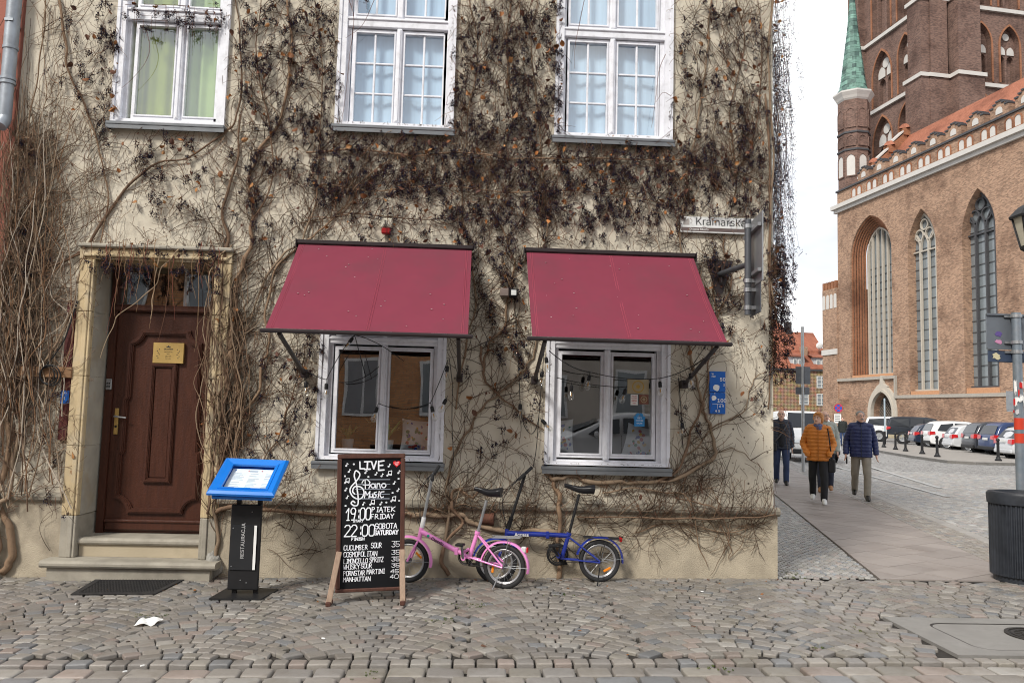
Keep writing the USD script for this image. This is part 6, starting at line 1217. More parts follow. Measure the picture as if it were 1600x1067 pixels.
# tower
tw = xf('tower', parent=church); vt = 10.0; sl = cw(1340, 120, vt)[0]; sr = cw(1447, 120, vt)[0]+1.0; zA = cw(1417, 147, vt)[1]; zB = cw(1424, 25, vt)[1]; ZTW = 82.0; depT = 24.0
def face_windows(FR, specs, span, z0, z1, name):
    wall_ = sbox(span[0], z0, span[1], z1)
    for (x0, x1, za, zb2_) in specs: wall_ = wall_.difference(lancet(x0, x1, za, zb2_, .9))
    B().ext(wall_, 1.2, FR(1.2)).put(name, BRICKT, tw); b = B(); back = sbox(span[0], z0, span[1], z1)
    for (x0, x1, za, zb2_) in specs:
        c = (x0+x1)/2; w = x1-x0; h = zb2_-za
        wn = xf('tower_window', parent=church)
        panel = lancet(x0, x1, za, zb2_, .9).buffer(.1); zh = za+h*.52
        for xa, xb in ((x0+.09*w, c-.05*w), (c+.05*w, x1-.09*w)):
            l = lancet(xa, xb, za, zh+w*.25, .9); panel = panel.difference(lancet(xa, xb, za, zh, .6)); B().ext(lancet(xa, xb, zh+.1, zh+w*.42, .7).intersection(sbox(xa, zh+.1, xb, zh+9)), .1, FR(.72)).put('white_head', LIME, wn)
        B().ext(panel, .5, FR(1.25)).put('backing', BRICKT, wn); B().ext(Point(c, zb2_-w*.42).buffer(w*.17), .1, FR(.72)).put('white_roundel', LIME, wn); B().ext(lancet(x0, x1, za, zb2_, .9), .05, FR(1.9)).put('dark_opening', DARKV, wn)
        l = lancet(x0-.25, x1+.25, za, zb2_+.3, .9); B().ext(l.difference(lancet(x0, x1, za-1, zb2_, .9)), .15, FR(.05)).put('arch_moulding', BRICKR, wn)
Fl = lambda v: FW(vt+v); sx = lambda px, py: cw(px, py, vt+.4)[0]; zx = lambda px, py: cw(px, py, vt+.4)[1]
wl = [(sx(1368, 130), sx(1397, 130), zx(1382, 166), zx(1384, 74)), (sx(1408, 110), sx(1431, 110), zx(1415, 150), zx(1421, 47))]
up = [(a, c, zB+.6, zB+13) for a, c, _, _ in wl]; lo = [(a, c, zA-9.5, zA-1.2) for a, c, _, _ in wl]
face_windows(Fl, [(a, c, zA+.6, zA+(wl[0][3]-wl[0][2])) for a, c, _, _ in wl]+up+lo, (sl, sr), zf-4, ZTW, 'face_wall')
Fr = lambda v: FE(sr-v); ex_ = lambda px, py: cs(px, py, sr-.4)
wr = [(ex_(1515, 80)[0], ex_(1545, 80)[0]), (ex_(1559, 80)[0], ex_(1590, 85)[0])]; zrA = zA; hW = wl[0][3]-wl[0][2]; wd = wr[0][1]-wr[0][0]; per = wr[1][0]-wr[0][0]; wr = [(wr[0][0]+per*k, wr[0][1]+per*k) for k in range(3)]; depT = wr[-1][1]-vt+4
spec = [(a, c, zrA+.6, zrA+hW) for a, c in wr]+[(a, c, zB+.6, zB+13) for a, c in wr]+[(a, c, zA-9.5, zA-1.2) for a, c in wr]
face_windows(Fr, spec, (vt+1.2, vt+depT), zf-4, ZTW, 'face_wall')
B().box(sl+.0, sr-1.3, vt+1.3, vt+depT, zf-4, ZTW, M=frame(C0, CU_, CV_, ZZ)).put('core', BRICKT, tw); B().lathe([(20, ZTW), (0, ZTW+12)], 4, M=frame(C0+CU_*(sl+sr)/2+CV_*(vt+depT/2), CU_, CV_, ZZ)).put('tower_roof', ROOFR, tw)
MB_ = frame(C0, CU_, CV_, ZZ); ba0, ba1 = cw(1419, 137, vt-2.2)[0], cw(1440, 122, vt-2.2)[0]
def buttress(s0, s1, v0, v1, nm='buttress'):
    for z0, z1, g in ((zf-4, zA-.3, .25), (zA+.25, zB-.3, 0.0), (zB+.25, ZTW-3, -.22)):
        bt = xf(nm, parent=church); B().box(s0-g, s1+g, v0-g, v1+g, z0, z1, M=MB_).put('brickwork', BRICKT, bt); B().box(s0-g-.2, s1+g+.2, v0-g-.2, v1+g+.2, z1, z1+.5, M=MB_).put('weathering', LIME, bt)
buttress(ba0, ba1, vt-2.2, vt+.3); buttress(ba1+.28, sr+1.1, vt-1.0, vt+1.4); buttress(sr-.4, sr+2.6, vt+1.9, wr[0][0]-.9)
buttress(sl-1.0, sl+2.0, vt-1.2, vt+1.0)
for z in (zA, zB):
    B().box(sl+2.1, ba0-.05, vt-.35, vt+.05, z-.25, z+.25, M=MB_).put('string_course', LIME, tw); B().box(sr-.05, sr+.35, wr[0][0]-.8, vt+depT, z-.25, z+.25, M=MB_).put('string_course', LIME, tw)
# low wing to the left of the church corner
wg = xf('low_wing', parent=church); w0 = cw(1285.5, 560, -.15)[0]; wz = cw(1297, 452, -.15)[1]; zb_ = cw(1299, 550, -.15)[1]; wl_ = SL-w0
B().box(w0, SL-.02, -.15, 7, -1, wz, M=MB_).put('wing_wall', BRICK, wg); B().box(w0-.1, SL-.01, -.28, -.152, zb_-.35, zb_+.35, M=MB_).put('white_band', LIME, wg)
for k in range(5): x0 = w0+wl_*k/5.; B().box(x0+.05, x0+wl_/5*.62, -.15, 3, wz, wz+1.0, M=MB_).put('crenel', BRICKR, wg)
for k in range(4): x0 = w0+wl_*(k+.5)/4; B().ext(lancet(x0-.3, x0+.3, wz-2.6, wz-.7, .6), .05, FW(-.152)).put('niche', LIME, wg)
B().box(.0, 1.9, -1.1, .05, -1, cw(1322, 623, -1)[1], M=MB_).put('corner_pier', BRICK, wg)
# red-roofed house closing the street
R0 = 118.0; fh = xf('red_roofed_house', label='brown patterned brick house with red tiled roof and two dormers at the street end', cat='house'); hp = lambda px, py: P(px, py, R0)
DIAP = mats['diaper_brick'] = usdkit.material(stage, '/World/Looks/diaper_brick', {'g': ('geometry', {}), 's': ('separate_xyz', {}), 'c': ('combine_xyz', {}), 'mp': ('mapping', {'rotation': (0, 0, .785)}), 'k': ('checker_texture', {'scale': 2.6, 'color1': (.17, .105, .06), 'color2': (.30, .20, .12)}), 'n': ('noise_texture', {'scale': 1.5, 'detail': 6.0}), 'm': ('mix_color', {'blend_type': 'overlay', 'fac': .7}), 'p': ('principled_bsdf', {'roughness': .85})},
    [('g.position', 's.vector'), ('s.x', 'c.x'), ('s.z', 'c.y'), ('c.vector', 'mp.vector'), ('mp.vector', 'k.vector'), ('g.position', 'n.vector'), ('k.color', 'm.a'), ('n.color', 'm.b'), ('m.result', 'p.base_color')], surface='p.BSDF')
xl, xr = hp(1195, 600)[0], hp(1300, 600)[0]; ze = hp(1250, 579)[2]; zr1 = hp(1250, 548)[2]; zr2 = hp(1250, 520)[2]
B().box(xl, xr, R0, R0+12, -.5, ze).put('wall', DIAP, fh); B().box(xl-.2, xr+.2, R0-.35, R0, ze, ze+.3).put('eaves', DKTR, fh)
TILE = brickmat('house_roof_tiles', (.34, .13, .08), (.27, .10, .065), (.22, .07, .04), .3, .4, ax=(1, .6, 0), rough=.75)
v = [(x, y, z) for x in (xl-.2, xr+.2) for y, z in ((R0-.4, ze+.3), (R0+3.2, zr1), (R0+3.25, zr1+.35), (R0+7.5, zr2+.9), (R0+12, ze))]
B().add(v, [(0, 5, 6, 1), (1, 6, 7, 2), (2, 7, 8, 3), (3, 8, 9, 4)]+[(0, 1, 2, 3), (0, 3, 4, 4), (5, 8, 7, 6), (5, 9, 8, 8)]).put('roof', TILE, fh)
def hwin(px, py, w, h):
    c = hp(px, py); wn = xf('window', parent=fh); B().ext(sbox(-w/2, -h/2, w/2, h/2).difference(sbox(-w/2+.12, -h/2+.12, -.05, h/2-.12)).difference(sbox(.05, -h/2+.12, w/2-.12, h/2-.12)), .12, frame((c[0], R0+.02, c[2]), (1, 0, 0), ZZ, (0, -1, 0))).put('frame', M('far_white', (.62, .62, .60), .6), wn); B().box(c[0]-w/2, c[0]+w/2, R0-.04, R0-.02, c[2]-h/2, c[2]+h/2).put('pane', LEADG, wn)
    for k in (-.17, .17): B().box(c[0]-w/2, c[0]+w/2, R0-.11, R0-.05, c[2]+h*k-.04, c[2]+h*k+.04).put('glazing_bar', mats['far_white'], wn)
for q in ((1283, 597), (1283, 624.5), (1256, 623)): hwin(*q, 1.5, 1.9)
for q in ((1245, 567), (1281, 568.5)):
    c = P(q[0], q[1], R0+1.0); dm = xf('dormer', parent=fh); w, h = 1.15, 1.35; B().box(c[0]-w, c[0]+w, R0+.7, R0+4, c[2]-h*.7, c[2]+h*.72).put('cheek', M('zinc_far', (.42, .44, .46), .6), dm)
    for k in (-1, 1): B().box(c[0]+k*.42-.32, c[0]+k*.42+.32, R0+.6, R0+.69, c[2]-.5, c[2]+.6).put('frame', mats['far_white'], dm); B().box(c[0]+k*.42-.2, c[0]+k*.42+.2, R0+.55, R0+.59, c[2]-.38, c[2]+.48).put('pane', LEADG, dm)
    B().add([(c[0]-w-.35, R0+.3, c[2]+h*.7), (c[0]+w+.35, R0+.3, c[2]+h*.7), (c[0]+w+.35, R0+4.4, c[2]+h*1.5), (c[0]-w-.35, R0+4.4, c[2]+h*1.5), (c[0]-w-.35, R0+.3, c[2]+h*.82), (c[0]+w+.35, R0+.3, c[2]+h*.82)], [(0, 1, 2, 3), (4, 3, 2, 5), (0, 4, 5, 1)]).put('dormer_roof', TILE, dm)
c = P(1255, 552, R0+3); B().box(c[0]-.5, c[0]+.5, R0+2.4, R0+3.4, zr1-1.5, zr1+.9).put('chimney', BRICK, fh); c = P(1229, 505, R0+8); B().box(c[0]-.5, c[0]+.5, R0+7, R0+8, zr2-1, zr2+2.6).put('chimney', DKTR, fh)
c = P(1277, 541, R0+3); B().lathe([(0, .25), (.35, .18), (.55, 0), (.56, 0), (.36, .22), (0, .29)], 14, frame((c[0], R0+2.2, c[2]), (1, 0, 0), ZZ, (0, -1, 0))).put('dish_aerial', mats['far_white'], fh); B().box(c[0]-.03, c[0]+.03, R0+2.3, R0+2.4, c[2]-1, c[2]).put('aerial_mast', DKTR, fh)
hb = xf('red_roofed_house', label='taller steep red roof with zinc chimney behind the house at the street end', cat='house'); a, c = P(1200, 505, 135), P(1227, 505, 135); zz = P(1212, 500, 135)[2]
B().box(a[0]-6, c[0]+.2, 135, 147, -.5, zz-5).put('wall', DIAP, hb); B().add([(a[0]-6, 134.6, zz-5), (c[0]+3.6, 134.6, zz-5), (c[0]-.3, 141, zz+1.5), (a[0]-6, 141, zz+1.5), (c[0]+3.6, 147, zz-5), (a[0]-6, 147, zz-5)], [(0, 1, 2, 3), (3, 2, 4, 5), (1, 4, 2, 2)]).put('roof', TILE, hb)
# ================================================================== PEOPLE
SKIN = M('skin', (.60, .37, .28), .55, .06, 20)
def ball(c, r, k=14): return m3.Manifold.sphere(float(r), k).translate([float(q) for q in c])
def limb(js): return m3.Manifold.batch_boolean([m3.Manifold.batch_hull([ball(a, ra), ball(b_, rb)]) for (a, ra), (b_, rb) in zip(js[:-1], js[1:])], m3.OpType.Add)
def ell(c, r, k=18): return m3.Manifold.sphere(1.0, k).scale([float(q) for q in r]).translate([float(q) for q in c])
def fin(ms, ref=.025, it=6):
    u = m3.Manifold.batch_boolean(ms, m3.OpType.Add).refine_to_length(ref); q = u.to_mesh(); t = trimesh.Trimesh(q.vert_properties[:, :3], q.tri_verts, process=True); trimesh.smoothing.filter_taubin(t, iterations=it); return t
def puff(t, fz, amp, z0=0, z1=9):
    n = t.vertex_normals; z = t.vertices[:, 2]; w = np.clip((z-z0)*8, 0, 1)*np.clip((z1-z)*8, 0, 1); t.vertices = t.vertices+n*(amp*(np.abs(np.sin(z*fz+1.3*meshkit.noise(t.vertices*5.0)))**.6-.6)*w)[:, None]; return t
def hand(w, d, side):
    """palm, four fingers of unequal length and a thumb, slightly curled; w wrist, d along the hand"""
    d = d/np.linalg.norm(d); f = V3(0, -1, 0); s = np.cross(d, f); s /= np.linalg.norm(s); ms = [m3.Manifold.batch_hull([ball(w+d*.0, .024), ball(w+d*.075+f*.022, .014), ball(w+d*.075-f*.026, .013)])]
    for k, L in enumerate((.066, .074, .070, .054)):
        b_ = w+d*.078+f*(.024-.0165*k); m_ = b_+d*L*.55-s*side*.006; e = b_+d*L*.92-s*side*.022; ms += [limb([(b_, .0092), (m_, .0085), (e, .0072)])]
    tb = w+d*.02+f*.024; ms.append(limb([(tb, .012), (tb+d*.03+f*.022, .011), (tb+d*.058+f*.026, .009)])); return ms
def person(label, foot, H, face, top, legs, shoe, hair, pose, hairlen=0.0, puffy=0.0, jl=.86, extra=None, group=None, bald=False):
    sc = H/1.74; t = xf('person', foot, face, label=label, cat='person', group=group); A = lambda *q: V3(*q)*sc
    hipz = .91; L, R = pose.get('l', (0, 0)), pose.get('r', (0, 0))          # fore-aft placing of each foot, lift
    hips = {1: A(.095, 0, hipz), -1: A(-.095, 0, hipz)}; kn = {}; an = {}
    for s, (fy, lift) in ((1, L), (-1, R)):
        an[s] = A(.10*s, -fy, .085+lift); kn[s] = A(.105*s, -fy*.5-.035-lift*.35, .49+lift*.3)
    sh = {s: A(.165*s, .01, 1.425) for s in (1, -1)}; el = {}; wr = {}
    for s, k in ((1, 'la'), (-1, 'ra')):
        e, w = pose.get(k, ((.24, .04, 1.13), (.245, -.05, .88))); el[s] = A(e[0]*s, e[1], e[2]); wr[s] = A(w[0]*s, w[1], w[2])
    lean = pose.get('lean', 0); hc = A(pose.get('hx', 0), -.035-lean, 1.615); trn = pose.get('turn', 0)
    body = [limb([(A(0, 0, hipz+.02), .11*sc), (A(0, .0, 1.15), .10*sc), (A(0, .01, 1.34), .105*sc)]), limb([(sh[1], .06*sc), (A(0, .01, 1.42), .09*sc), (sh[-1], .06*sc)]), limb([(A(0, .01, 1.42), .062*sc), (hc-V3(0, -.02, .07)*sc, .055*sc)])]
    for s in (1, -1):
        body += [limb([(hips[s]*[.85, 1, 1], .07*sc), (kn[s], .055*sc), (an[s], .042*sc)]), limb([(sh[s], .058*sc), (el[s], .044*sc), (wr[s], .030*sc)])]
        if not pose.get('pockets'): body += hand(wr[s], (wr[s]-el[s]), s)
    Rz = rotz(trn); hp_ = lambda *q: hc+Rz@(V3(*q)*sc)
    hd = [m3.Manifold.batch_hull([ell(hp_(0, .012, .03), (.074*sc, .088*sc, .082*sc)), ball(hp_(0, -.058, -.078), .028*sc), ball(hp_(.034, -.03, -.058), .03*sc), ball(hp_(-.034, -.03, -.058), .03*sc)])]
    hd += [m3.Manifold.batch_hull([ball(hp_(0, -.083, .022), .009*sc), ball(hp_(0, -.108, -.016), .013*sc), ball(hp_(.014, -.088, -.018), .008*sc), ball(hp_(-.014, -.088, -.018), .008*sc)])]
    hd += [m3.Manifold.batch_hull([ball(hp_(.045, -.074, .036), .010*sc), ball(hp_(-.045, -.074, .036), .010*sc)])]
    for s in (1, -1): hd.append(m3.Manifold.batch_hull([ball(hp_(.076*s, .01, .025), .014*sc), ball(hp_(.078*s, .005, -.02), .010*sc)]))
    B().tm(fin(body+hd, .013, 4)).put('body', SKIN, t, smooth=True)
    EYE_W = M('eye_white', (.6, .58, .55), .3); IRISM = M('iris_dark', (.03, .02, .015), .3); LIP = M('lips', (.30, .10, .08), .5)
    for s in (1, -1):
        B().sph(hp_(.031*s, -.077, .018), .0115*sc, 1).put('eye', EYE_W, t, smooth=True); B().sph(hp_(.031*s, -.0865, .018), .0055*sc, 1).put('iris', IRISM, t)
        B().tube([hp_(.015*s, -.090, .040), hp_(.034*s, -.087, .045), hp_(.052*s, -.074, .038)], .004*sc, 5).put('eyebrow', hair, t)
    B().tube([hp_(-.024, -.080, -.050), hp_(0, -.087, -.048), hp_(.024, -.080, -.050)], .005*sc, 6).put('mouth', LIP, t, smooth=True)
    hs = [ell(hp_(0, .026, .045), (.084*sc, .093*sc, .083*sc))-m3.Manifold.cube([.3*sc, .16*sc, .3*sc], True).translate([float(q) for q in hp_(0, -.125, -.03)])] if not bald else []
    if hairlen: hs = [ell(hp_(0, .022, .052), (.097*sc, .102*sc, .09*sc)), ell(hp_(.06, .025, .01), (.042*sc, .06*sc, .065*sc)), ell(hp_(-.06, .025, .01), (.042*sc, .06*sc, .065*sc)), ell(hp_(0, .07, -.03), (.08*sc, .05*sc, .09*sc)), ell(hp_(.03, -.045, .105), (.055*sc, .045*sc, .03*sc))]; hs = [m3.Manifold.batch_boolean(hs, m3.OpType.Add)-ell(hp_(0, -.082, -.010), (.070*sc, .075*sc, .088*sc))]
    if bald: hs = [ell(hp_(s*.055, .03, .0), (.034*sc, .062*sc, .045*sc)) for s in (1, -1)]+[ell(hp_(0, .075, .0), (.06*sc, .035*sc, .05*sc))]
    ht = fin(hs, .014, 3); ht.vertices = ht.vertices+ht.vertex_normals*(.012*sc*(meshkit.noise(ht.vertices*70)-.5))[:, None]; B().tm(ht).put('hair', hair, t, smooth=True)
    g = .02*sc; jk = [m3.Manifold.batch_hull([ball(A(q*.085, 0, z), r_*sc) for q in (-1, 1) for z, r_ in ((jl-.12, .125), (1.10, .118), (1.35, .118))]), limb([(sh[1], .078*sc), (A(0, .01, 1.42), .105*sc), (sh[-1], .078*sc)]), limb([(A(0, .012, 1.44), .085*sc), (A(0, -.0, 1.50), .078*sc)])]
    jk = [q.scale([1.0, 1.08, 1]) if i == 0 else q for i, q in enumerate(jk)]
    for s in (1, -1): jk.append(limb([(sh[s], .078*sc), (el[s], .066*sc), (wr[s]-(wr[s]-el[s])*(-.06 if pose.get('pockets') else .10), .052*sc)]))
    jt = m3.Manifold.batch_boolean(jk, m3.OpType.Add)-m3.Manifold.cube([2, 2, 2], True).translate([0, 0, float((jl-.03)*sc-1)])
    jt = fin([jt], .016, 5); jt = puff(jt, 46/sc, puffy*sc, .75*sc) if puffy else jt; jt.vertices = jt.vertices+jt.vertex_normals*(.010*(meshkit.noise(jt.vertices*14)-.5))[:, None]; B().tm(jt).put('jacket', top, t, smooth=True)
    tr = [m3.Manifold.batch_hull([ball(A(q*.06, 0, z), .098*sc) for q in (-1, 1) for z in (hipz+.04, hipz-.03)])]+[limb([(hips[s]*[.9, 1, 1], .097*sc), (kn[s], .073*sc), (an[s]+V3(0, .01, .0), .060*sc)]) for s in (1, -1)]
    tt = fin(tr, .02, 4); tt.vertices = tt.vertices+tt.vertex_normals*(.014*(meshkit.noise(tt.vertices*[16, 16, 9])-.5))[:, None]; B().tm(tt).put('trousers', legs, t, smooth=True)
    for s in (1, -1):
        a = an[s]; z0 = a[2]-.085*sc; B().tm(fin([m3.Manifold.batch_hull([ball(a+V3(0, .035, -.045)*sc, .042*sc), ball(a+V3(.012*s, -.10, -.052)*sc, .042*sc), ball(a+V3(.006*s, -.165, -.062)*sc, .026*sc), ball(a+V3(0, .0, .0)*sc, .046*sc)])-m3.Manifold.cube([2, 2, .4], True).translate([0, 0, float(z0-.2+.004)])], .012, 2)).put('shoe', shoe, t, smooth=True)
    if extra: extra(t, A, hp_, wr, sc)
    return t
face_to = lambda p: math.atan2(EYE[0]-p[0], -(EYE[1]-p[1]))
cl = lambda n, c, r=.75, v=.15: M(n, c, r, v, 9, .2, 90)
f1 = Gd(1221, 757); NAVYV = cl('dark_navy_quilt', (.022, .028, .045), .55); f2 = Gd(1279, 786); f3 = Gd(1290, 768); f4 = Gd(1346, 781)
def strap(t, pts, r, name, mat): B().tube(smoothpath(pts, 5), r, 6).put(name, mat, t, smooth=True)
def e1(t, A, hp_, wr, sc):
    B().tm(fin([limb([(A(0, -.075, .93), .09*sc), (A(0, -.085, 1.15), .09*sc), (A(0, -.06, 1.40), .075*sc)])], .03, 3)).put('sweater', cl('black_knit', (.012, .013, .018)), t, smooth=True)
    strap(t, [A(.15, -.05, 1.46), A(.06, -.175, 1.28), A(-.10, -.19, 1.05), A(-.18, -.12, .95)], .016*sc, 'bag_strap', cl('grey_strap', (.06, .06, .065)))
    B().box(-.30*sc, -.10*sc, -.20*sc, -.12*sc, .78*sc, .97*sc, bev=.02).put('shoulder_bag', cl('black_bag', (.015, .015, .017), .5), t)
    for s in (1, -1): B().tube([hp_(.031*s-.02, -.094, .018), hp_(.031*s+.02, -.094, .018), hp_(.031*s+.018, -.093, .0), hp_(.031*s-.018, -.093, .0), hp_(.031*s-.02, -.094, .018)], .0022*sc, 4).put('spectacles', BLACK, t)
person('older man in dark quilted jacket with crossbody bag walking close by the house corner', f1, 1.76, face_to(f1)*.9, NAVYV, cl('blue_trousers', (.026, .040, .095)), cl('black_shoe', (.015, .014, .013), .4), cl('white_hair', (.50, .48, .46)), {'l': (.10, 0), 'r': (-.10, .03), 'la': ((.235, .06, 1.13), (.235, .0, .87)), 'ra': ((.24, .05, 1.13), (.235, -.03, .88)), 'lean': .03}, puffy=.010, extra=e1, bald=True)
def e2(t, A, hp_, wr, sc):
    B().tm(fin([ell(A(0, -.03, 1.485), (.088*sc, .085*sc, .055*sc)), ell(A(.02, -.085, 1.44), (.05*sc, .04*sc, .07*sc))], .016, 3)).put('scarf', M('blue_scarf', (.09, .10, .19), .8, .6, 40), t, smooth=True)
    strap(t, [A(.16, .0, 1.50), A(.185, -.10, 1.36), A(.22, -.13, 1.05), A(.255, -.05, .82)], .012*sc, 'bag_strap', BLACK); B().box(.17*sc, .31*sc, -.08*sc, .12*sc, .60*sc, .86*sc, bev=.02).put('shoulder_bag', cl('black_bag', (.015, .015, .017)), t)
    B().tube([A(0, -.152, .84), A(0, -.158, 1.1), A(0, -.155, 1.38), A(0, -.12, 1.46)], .006*sc, 5).put('zip', cl('orange_zip', (.26, .085, .012)), t)
person('woman with short red hair in an orange puffer jacket, hands in pockets', f2, 1.68, face_to(f2)*1.0, cl('orange_puffer', (.50, .165, .022), .5), cl('black_trousers', (.012, .012, .014)), cl('white_sneaker', (.62, .62, .60), .5), cl('red_blond_hair', (.45, .20, .065), .6, .4), {'l': (.17, 0), 'r': (-.20, .06), 'la': ((.275, .07, 1.14), (.20, -.12, .95)), 'ra': ((.275, .07, 1.14), (.20, -.12, .95)), 'pockets': True, 'turn': -.35}, hairlen=1, puffy=.017, jl=.84, extra=e2)
person('bald man in a pale jacket walking half hidden behind the woman in orange', f3, 1.74, face_to(f3), cl('pale_jacket', (.36, .38, .34)), cl('dark_jeans', (.025, .03, .05)), cl('tan_shoe', (.33, .17, .08), .6), cl('grey_hair', (.27, .26, .25)), {'l': (-.1, .03), 'r': (.12, 0), 'turn': .5}, bald=True)
def e4(t, A, hp_, wr, sc):
    B().tube([A(0, -.150, .86), A(0, -.155, 1.1), A(0, -.150, 1.40), A(0, -.10, 1.50)], .006*sc, 5).put('zip', NAVYV, t); B().tm(fin([m3.Manifold.batch_hull([ball(hp_(.03, -.088, -.040), .008*sc), ball(hp_(0, -.100, -.034), .010*sc), ball(hp_(-.03, -.088, -.040), .008*sc)])], .008, 2)).put('moustache', cl('grey_hair', (.27, .26, .25)), t, smooth=True)
    B().box(-.012, .012, -.05, .03, -.10, .05, bev=.006, M=frame(wr[-1]+V3(.01, -.04, -.09), (1, 0, 0), (0, 1, 0), (0, 0, 1))).put('phone', BLACK, t)
person('grey-haired man with moustache in a navy puffer jacket and beige trousers, phone in hand', f4, 1.74, face_to(f4)*.8, cl('navy_puffer', (.016, .024, .085), .4), cl('beige_trousers', (.24, .215, .175)), cl('dark_shoe', (.02, .018, .016), .45), cl('grey_hair', (.27, .26, .25)), {'l': (.12, 0), 'r': (-.26, .08), 'la': ((.255, .08, 1.15), (.275, -.02, .89)), 'ra': ((.255, .06, 1.14), (.28, -.08, .89)), 'turn': .25}, puffy=.013, jl=.87, extra=e4)
for q, H, c, lab in (((1317, 697), 1.72, (.012, .015, .014), 'distant person in black standing by the white van'), ((1296, 695), 1.70, (.05, .03, .03), 'distant person in dark red and black behind the bald man')):
    p = Gd(*q); person(lab, p, H, face_to(p), cl(f'far_coat_{q[0]}', c), cl('far_jeans', (.03, .05, .11)), BLACK, cl('dark_hair', (.03, .02, .015)), {'l': (.05, 0), 'r': (-.05, 0)})

# ================================================================== VEHICLES
CGL = M('car_glass', (.012, .014, .017), .12, .1, 3, spec=.5); TYRE = M('car_tyre', (.018, .018, .019), .8); ALLOY = M('car_alloy', (.40, .41, .42), .35, .1, 9, metal=.7); BLKT = M('black_trim', (.016, .016, .017), .6); LAMPR = M('tail_lamp', (.42, .012, .015), .15, .2, 12, coat=.6); LAMPW = M('head_lamp', (.55, .57, .58), .1, .1, 9, coat=.8); PLATE = M('number_plate_white', (.62, .62, .60), .5); PLASK = M('plate_black', (.02, .02, .02), .5)
def paint(n, c): return M(n, c, .35, .04, 3, coat=.4)
KINDS = {  # outline from the rear: x, z in metres; belt line; side windows; wheels
    'suv': dict(L=4.6, W=1.88, H=1.66, belt=1.02, pr=[(0, .34), (-.02, .62), (.02, .98), (.30, 1.52), (.62, 1.64), (1.6, 1.66), (2.5, 1.60), (3.25, 1.10), (3.5, 1.03), (4.35, .90), (4.56, .70), (4.6, .40), (4.3, .26), (.3, .26)], win=[[(.40, 1.08), (.62, 1.44), (1.28, 1.52), (1.28, 1.06)], [(1.36, 1.06), (1.36, 1.52), (2.1, 1.50), (2.1, 1.05)], [(2.18, 1.05), (2.18, 1.49), (2.5, 1.46), (3.0, 1.06)]], wh=(.86, 3.72, .35), rg=((.07, 1.06), (.28, 1.48))),
    'hatch': dict(L=4.2, W=1.78, H=1.48, belt=.92, pr=[(0, .32), (-.02, .55), (.06, .88), (.42, 1.36), (.75, 1.46), (1.6, 1.48), (2.3, 1.42), (3.05, .98), (3.3, .92), (4.0, .80), (4.16, .62), (4.2, .36), (3.9, .24), (.3, .24)], win=[[(.50, .98), (.72, 1.28), (1.2, 1.36), (1.2, .96)], [(1.28, .96), (1.28, 1.36), (1.9, 1.34), (1.9, .95)], [(1.98, .95), (1.98, 1.33), (2.25, 1.30), (2.75, .96)]], wh=(.78, 3.38, .31), rg=((.14, .96), (.40, 1.30))),
    'big': dict(L=5.2, W=2.0, H=1.92, belt=1.18, pr=[(0, .42), (-.03, .70), (.0, 1.16), (.16, 1.78), (.40, 1.89), (1.8, 1.92), (3.0, 1.86), (3.85, 1.26), (4.1, 1.18), (5.0, 1.08), (5.16, .90), (5.2, .5), (4.9, .34), (.3, .34)], win=[[(.20, 1.26), (.34, 1.70), (1.45, 1.76), (1.45, 1.22)], [(1.55, 1.22), (1.55, 1.76), (2.35, 1.75), (2.35, 1.21)], [(2.45, 1.21), (2.45, 1.74), (2.95, 1.70), (3.55, 1.22)]], wh=(1.05, 4.2, .40), rg=((.05, 1.24), (.18, 1.72))),
    'van': dict(L=4.5, W=1.84, H=1.86, belt=1.12, pr=[(0, .34), (-.02, .9), (.02, 1.55), (.12, 1.78), (.4, 1.85), (2.2, 1.86), (2.8, 1.80), (3.55, 1.18), (3.8, 1.10), (4.32, .92), (4.46, .68), (4.5, .40), (4.2, .26), (.3, .26)], win=[[(2.0, 1.14), (2.0, 1.66), (2.55, 1.66), (3.25, 1.16)]], wh=(.85, 3.6, .33), rg=((.04, 1.15), (.08, 1.66)))}
